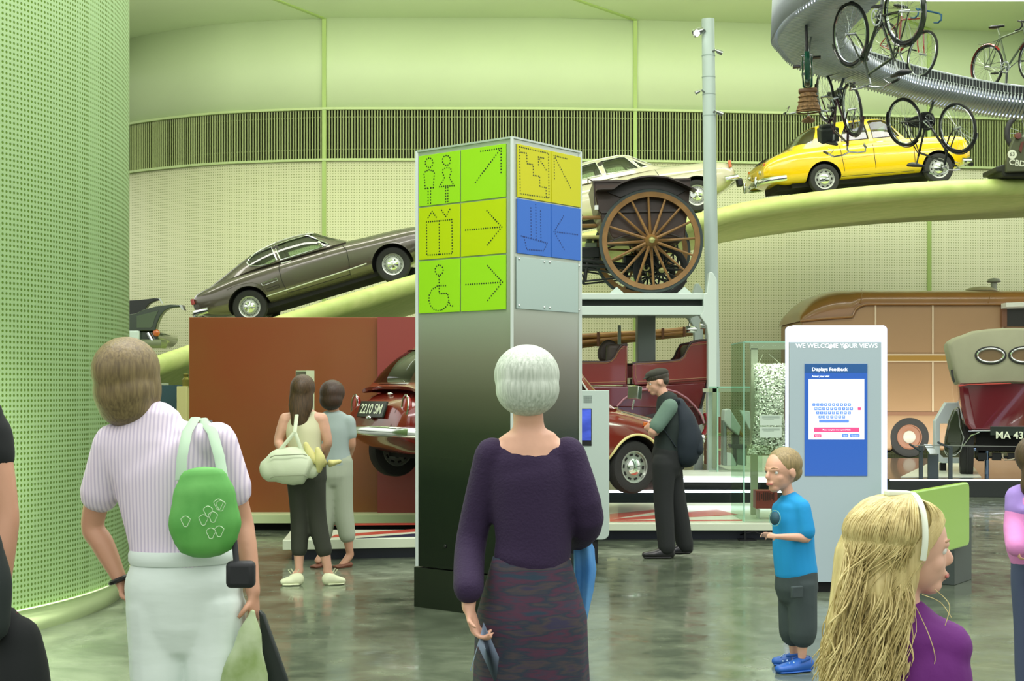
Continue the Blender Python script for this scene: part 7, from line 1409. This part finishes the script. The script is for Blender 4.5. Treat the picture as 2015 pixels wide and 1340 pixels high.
for i in range(330):   # fringe side swept forward from the band to the ear
    s_ = rnd.choice((-1, -1, -1, 1)); t0 = rnd.random(); st_ = P(.05+.35*t0*.4, s_*rnd.uniform(.0, .35), 1.0-.05*t0); k1 = P(.42-.25*rnd.random(), s_*.72, .62-.1*t0); k2 = P(.15-.35*rnd.random(), s_*.82, .1); k3 = P(-.35-.3*rnd.random(), s_*.8, -.35-.5*rnd.random())
    g.limb([st_, st_.lerp(k1, .5)+(st_.lerp(k1, .5)-P(0, 0, .1)).normalized()*r*.12, k1, k2, k3], [.0006, .0011, .0013, .0011, .0006], 4, sub=4)
for K in ([(1840, 1160), (1868, 1190), (1860, 1230)], [(1800, 1190), (1828, 1250), (1840, 1300), (1822, 1335)], [(1815, 1170), (1850, 1185), (1872, 1215)]): g.limb([Wp(x, y, -.09) for x, y in K], [.0009]*len(K), 5, sub=6)
g.build('wavy_locks', bln, hr, ang=0, recalc=False)['kind'] = 'stuff'
g = G(); g.tube([P(.02-.12*math.sin(a)*0-.06*(1-math.sin(a)), .92*math.cos(a), .1+1.0*math.sin(a)) for a in [math.pi*(-.08+1.16*i/24) for i in range(25)]], [(.0065, .0022)]*25, 8, side=m@V((1, 0, 0))); hb = g.build('white_headband', mat('headband_white', (216, 226, 206), .4), w7)
g = G(); g.box(P(-.3, -.1, 1.08), (.05, .03, .012), m); g.build('headband_bow', mat('headband_white', (216, 226, 206), .4), hb, bevel=.004)
# --- person cut off at the left edge with black bag ---
w8, Wp = person('person in black cut off by the left picture edge, bare arm showing', 4.6, -110, {})
S8 = dict(head=(-75, 700), neck=(-70, 775), nb=(-65, 810), chest=(-100, 900), waist=(-105, 1020), pelvis=(-100, 1140), shL=(-160, 850), elL=(-180, 1010), wrL=(-170, 1140), shR=(-14, 850), elR=(14, 1010, -.03), wrR=(0, 1190, -.08),
          hipL=(-105, 1170), knL=(-105, 1430), anL=(-105, 1630), toeL=(-105, 1668, .14), hipR=(-50, 1170), knR=(-50, 1430), anR=(-50, 1630), toeR=(-50, 1668, .14))
q, u, k_, P, m, r = skinbody(w8, Wp, S8, (0, 1, 0), skin2, .225, vox=.01, hands={'R': ((.2, -.1, -.9), (-1, 0, 0), .9, .8, -1)})
g = G(); g.limb([q['nb'], q['chest'], q['waist'], q['pelvis']-Z3*.05], [(.12, .09), (.16, .11), (.15, .11), (.17, .13)], 18, side=u)
for t_ in 'LR': g.limb([q['hip'+t_], q['kn'+t_], q['an'+t_]], [.11, .085, .075], 12); g.limb([q['sh'+t_], q['sh'+t_].lerp(q['el'+t_], .3)], [.06, .058], 12)
blob('black_clothes', g, mat('clothes_black', (14, 20, 20), .9), w8, .014, 4)
g = G(); g.ball(P(-.15, 0, .2), (1.0*r, .85*r, .9*r), 20, 14, m); blob('hair', g, brh, w8, .012, 3)
for t_ in 'LR': shoe(w8, q['an'+t_]-Z3*q['an'+t_].z, q['toe'+t_]-Z3*q['toe'+t_].z+V((0, .08, 0)), .09, .09, black)
hbk = thing('black_hold_all', 'big black bag at the bottom left corner held by the person in black', 'bag', at(30, 1350, 4.5)); c0 = at(30, 1350, 4.5); B = lambda x, y, dd=0: at(x, y, 4.5+dd)-c0
g = G(); g.limb([B(10, 1225), B(25, 1260), B(38, 1340), B(45, 1460)], [(.05, .05), (.085, .08), (.09, .1), (.1, .11)], 16, side=(1, 0, 0)); g.build('bag_body', mat('clothes_black', (14, 20, 20), .9), hbk, ang=0)
g = G(); g.tube([B(5, 1228), B(12, 1205), B(30, 1208), B(42, 1238)], .01, 8); g.build('bag_handle', mat('handle_maroon', (70, 34, 34), .6), hbk)
bp3 = thing('dark_hip_bag', 'dark shoulder bag at the hip of the person in black at the left edge', 'bag', at(-18, 1150, 4.4)); g = G(); g.limb([V((0, 0, .13)), V((0, 0, 0)), V((.0, 0, -.12))], [(.03, .04), (.06, .07), (.055, .06)], 16, side=(1, 0, 0)); g.build('bag_body', mat('hip_bag_dark', (26, 36, 34), .8), bp3, ang=0)
# --- child in pink and lilac jacket at right edge ---
w9, Wp = person('child in pink and lilac jacket with dark hair cut off by the right picture edge', 6.2, 2045, {})
S9 = dict(head=(2042, 905), neck=(2042, 945), nb=(2042, 962), chest=(2042, 1005), waist=(2042, 1060), pelvis=(2042, 1115), shL=(2005, 980), elL=(1998, 1035, -.03), wrL=(2000, 1075, -.12), shR=(2085, 980), elR=(2095, 1040), wrR=(2095, 1090),
          hipL=(2024, 1130), knL=(2024, 1270), anL=(2024, 1410), toeL=(2024, 1436, -.1), hipR=(2062, 1130), knR=(2062, 1270), anR=(2062, 1410), toeR=(2062, 1436, -.1))
q, u, k_, P, m, r = skinbody(w9, Wp, S9, (.5, .8, 0), skin, .2, vox=.009, hands={'L': ((0, -.5, -.8), (1, 0, 0), .7, .5, 1), 'R': ((0, 0, -1), (-1, 0, 0), .7, .5, -1)}, bare_r=.75)
g = G(); g.limb([q['chest'], q['waist'], q['pelvis']+Z3*.07], [(.13, .11), (.135, .12), (.13, .115)], 16, side=u)
for t_ in 'LR': g.limb([q['sh'+t_].lerp(q['el'+t_], .4), q['el'+t_], q['wr'+t_]], [.05, .05, .045], 12)
blob('pink_jacket', g, mat('jacket_pink', (206, 128, 186), .7, bump=.4, bs=10), w9, .01, 4)
g = G(); g.limb([q['nb'], q['nb']-Z3*.05, q['chest']+Z3*.01], [(.06, .06), (.12, .09), (.137, .115)], 16, side=u); g.limb([q['shL'], q['nb']-Z3*.03, q['shR']], [.058, .06, .058], side=(0, 0, 1))
for t_ in 'LR': g.limb([q['sh'+t_], q['sh'+t_].lerp(q['el'+t_], .4)], [.056, .055], 12)
blob('lilac_yoke', g, mat('jacket_lilac', (150, 124, 196), .7), w9, .01, 4)
g = G(); g.limb([q['pelvis']+Z3*.05, q['pelvis']-Z3*.05], [(.11, .1), (.11, .1)], 16, side=u)
for t_ in 'LR': g.limb([q['hip'+t_], q['kn'+t_], q['an'+t_]], [.075, .06, .05], 12)
blob('jeans', g, mat('jeans_blue', (60, 70, 96), .85), w9, .012, 4)
g = G(); g.ball(P(-.15, 0, .2), (1.0*r, .9*r, .9*r), 20, 14, m); g.limb([P(-.5, 0, 0), P(-.75, .2, -1.0), P(-.7, .3, -1.5)], [(.5*r, .6*r), (.35*r, .35*r), (.15*r, .15*r)]); blob('hair', g, brh, w9, .01, 3)
for t_ in 'LR': shoe(w9, q['an'+t_]-Z3*q['an'+t_].z, q['toe'+t_]-Z3*q['toe'+t_].z, .07, .07, black)
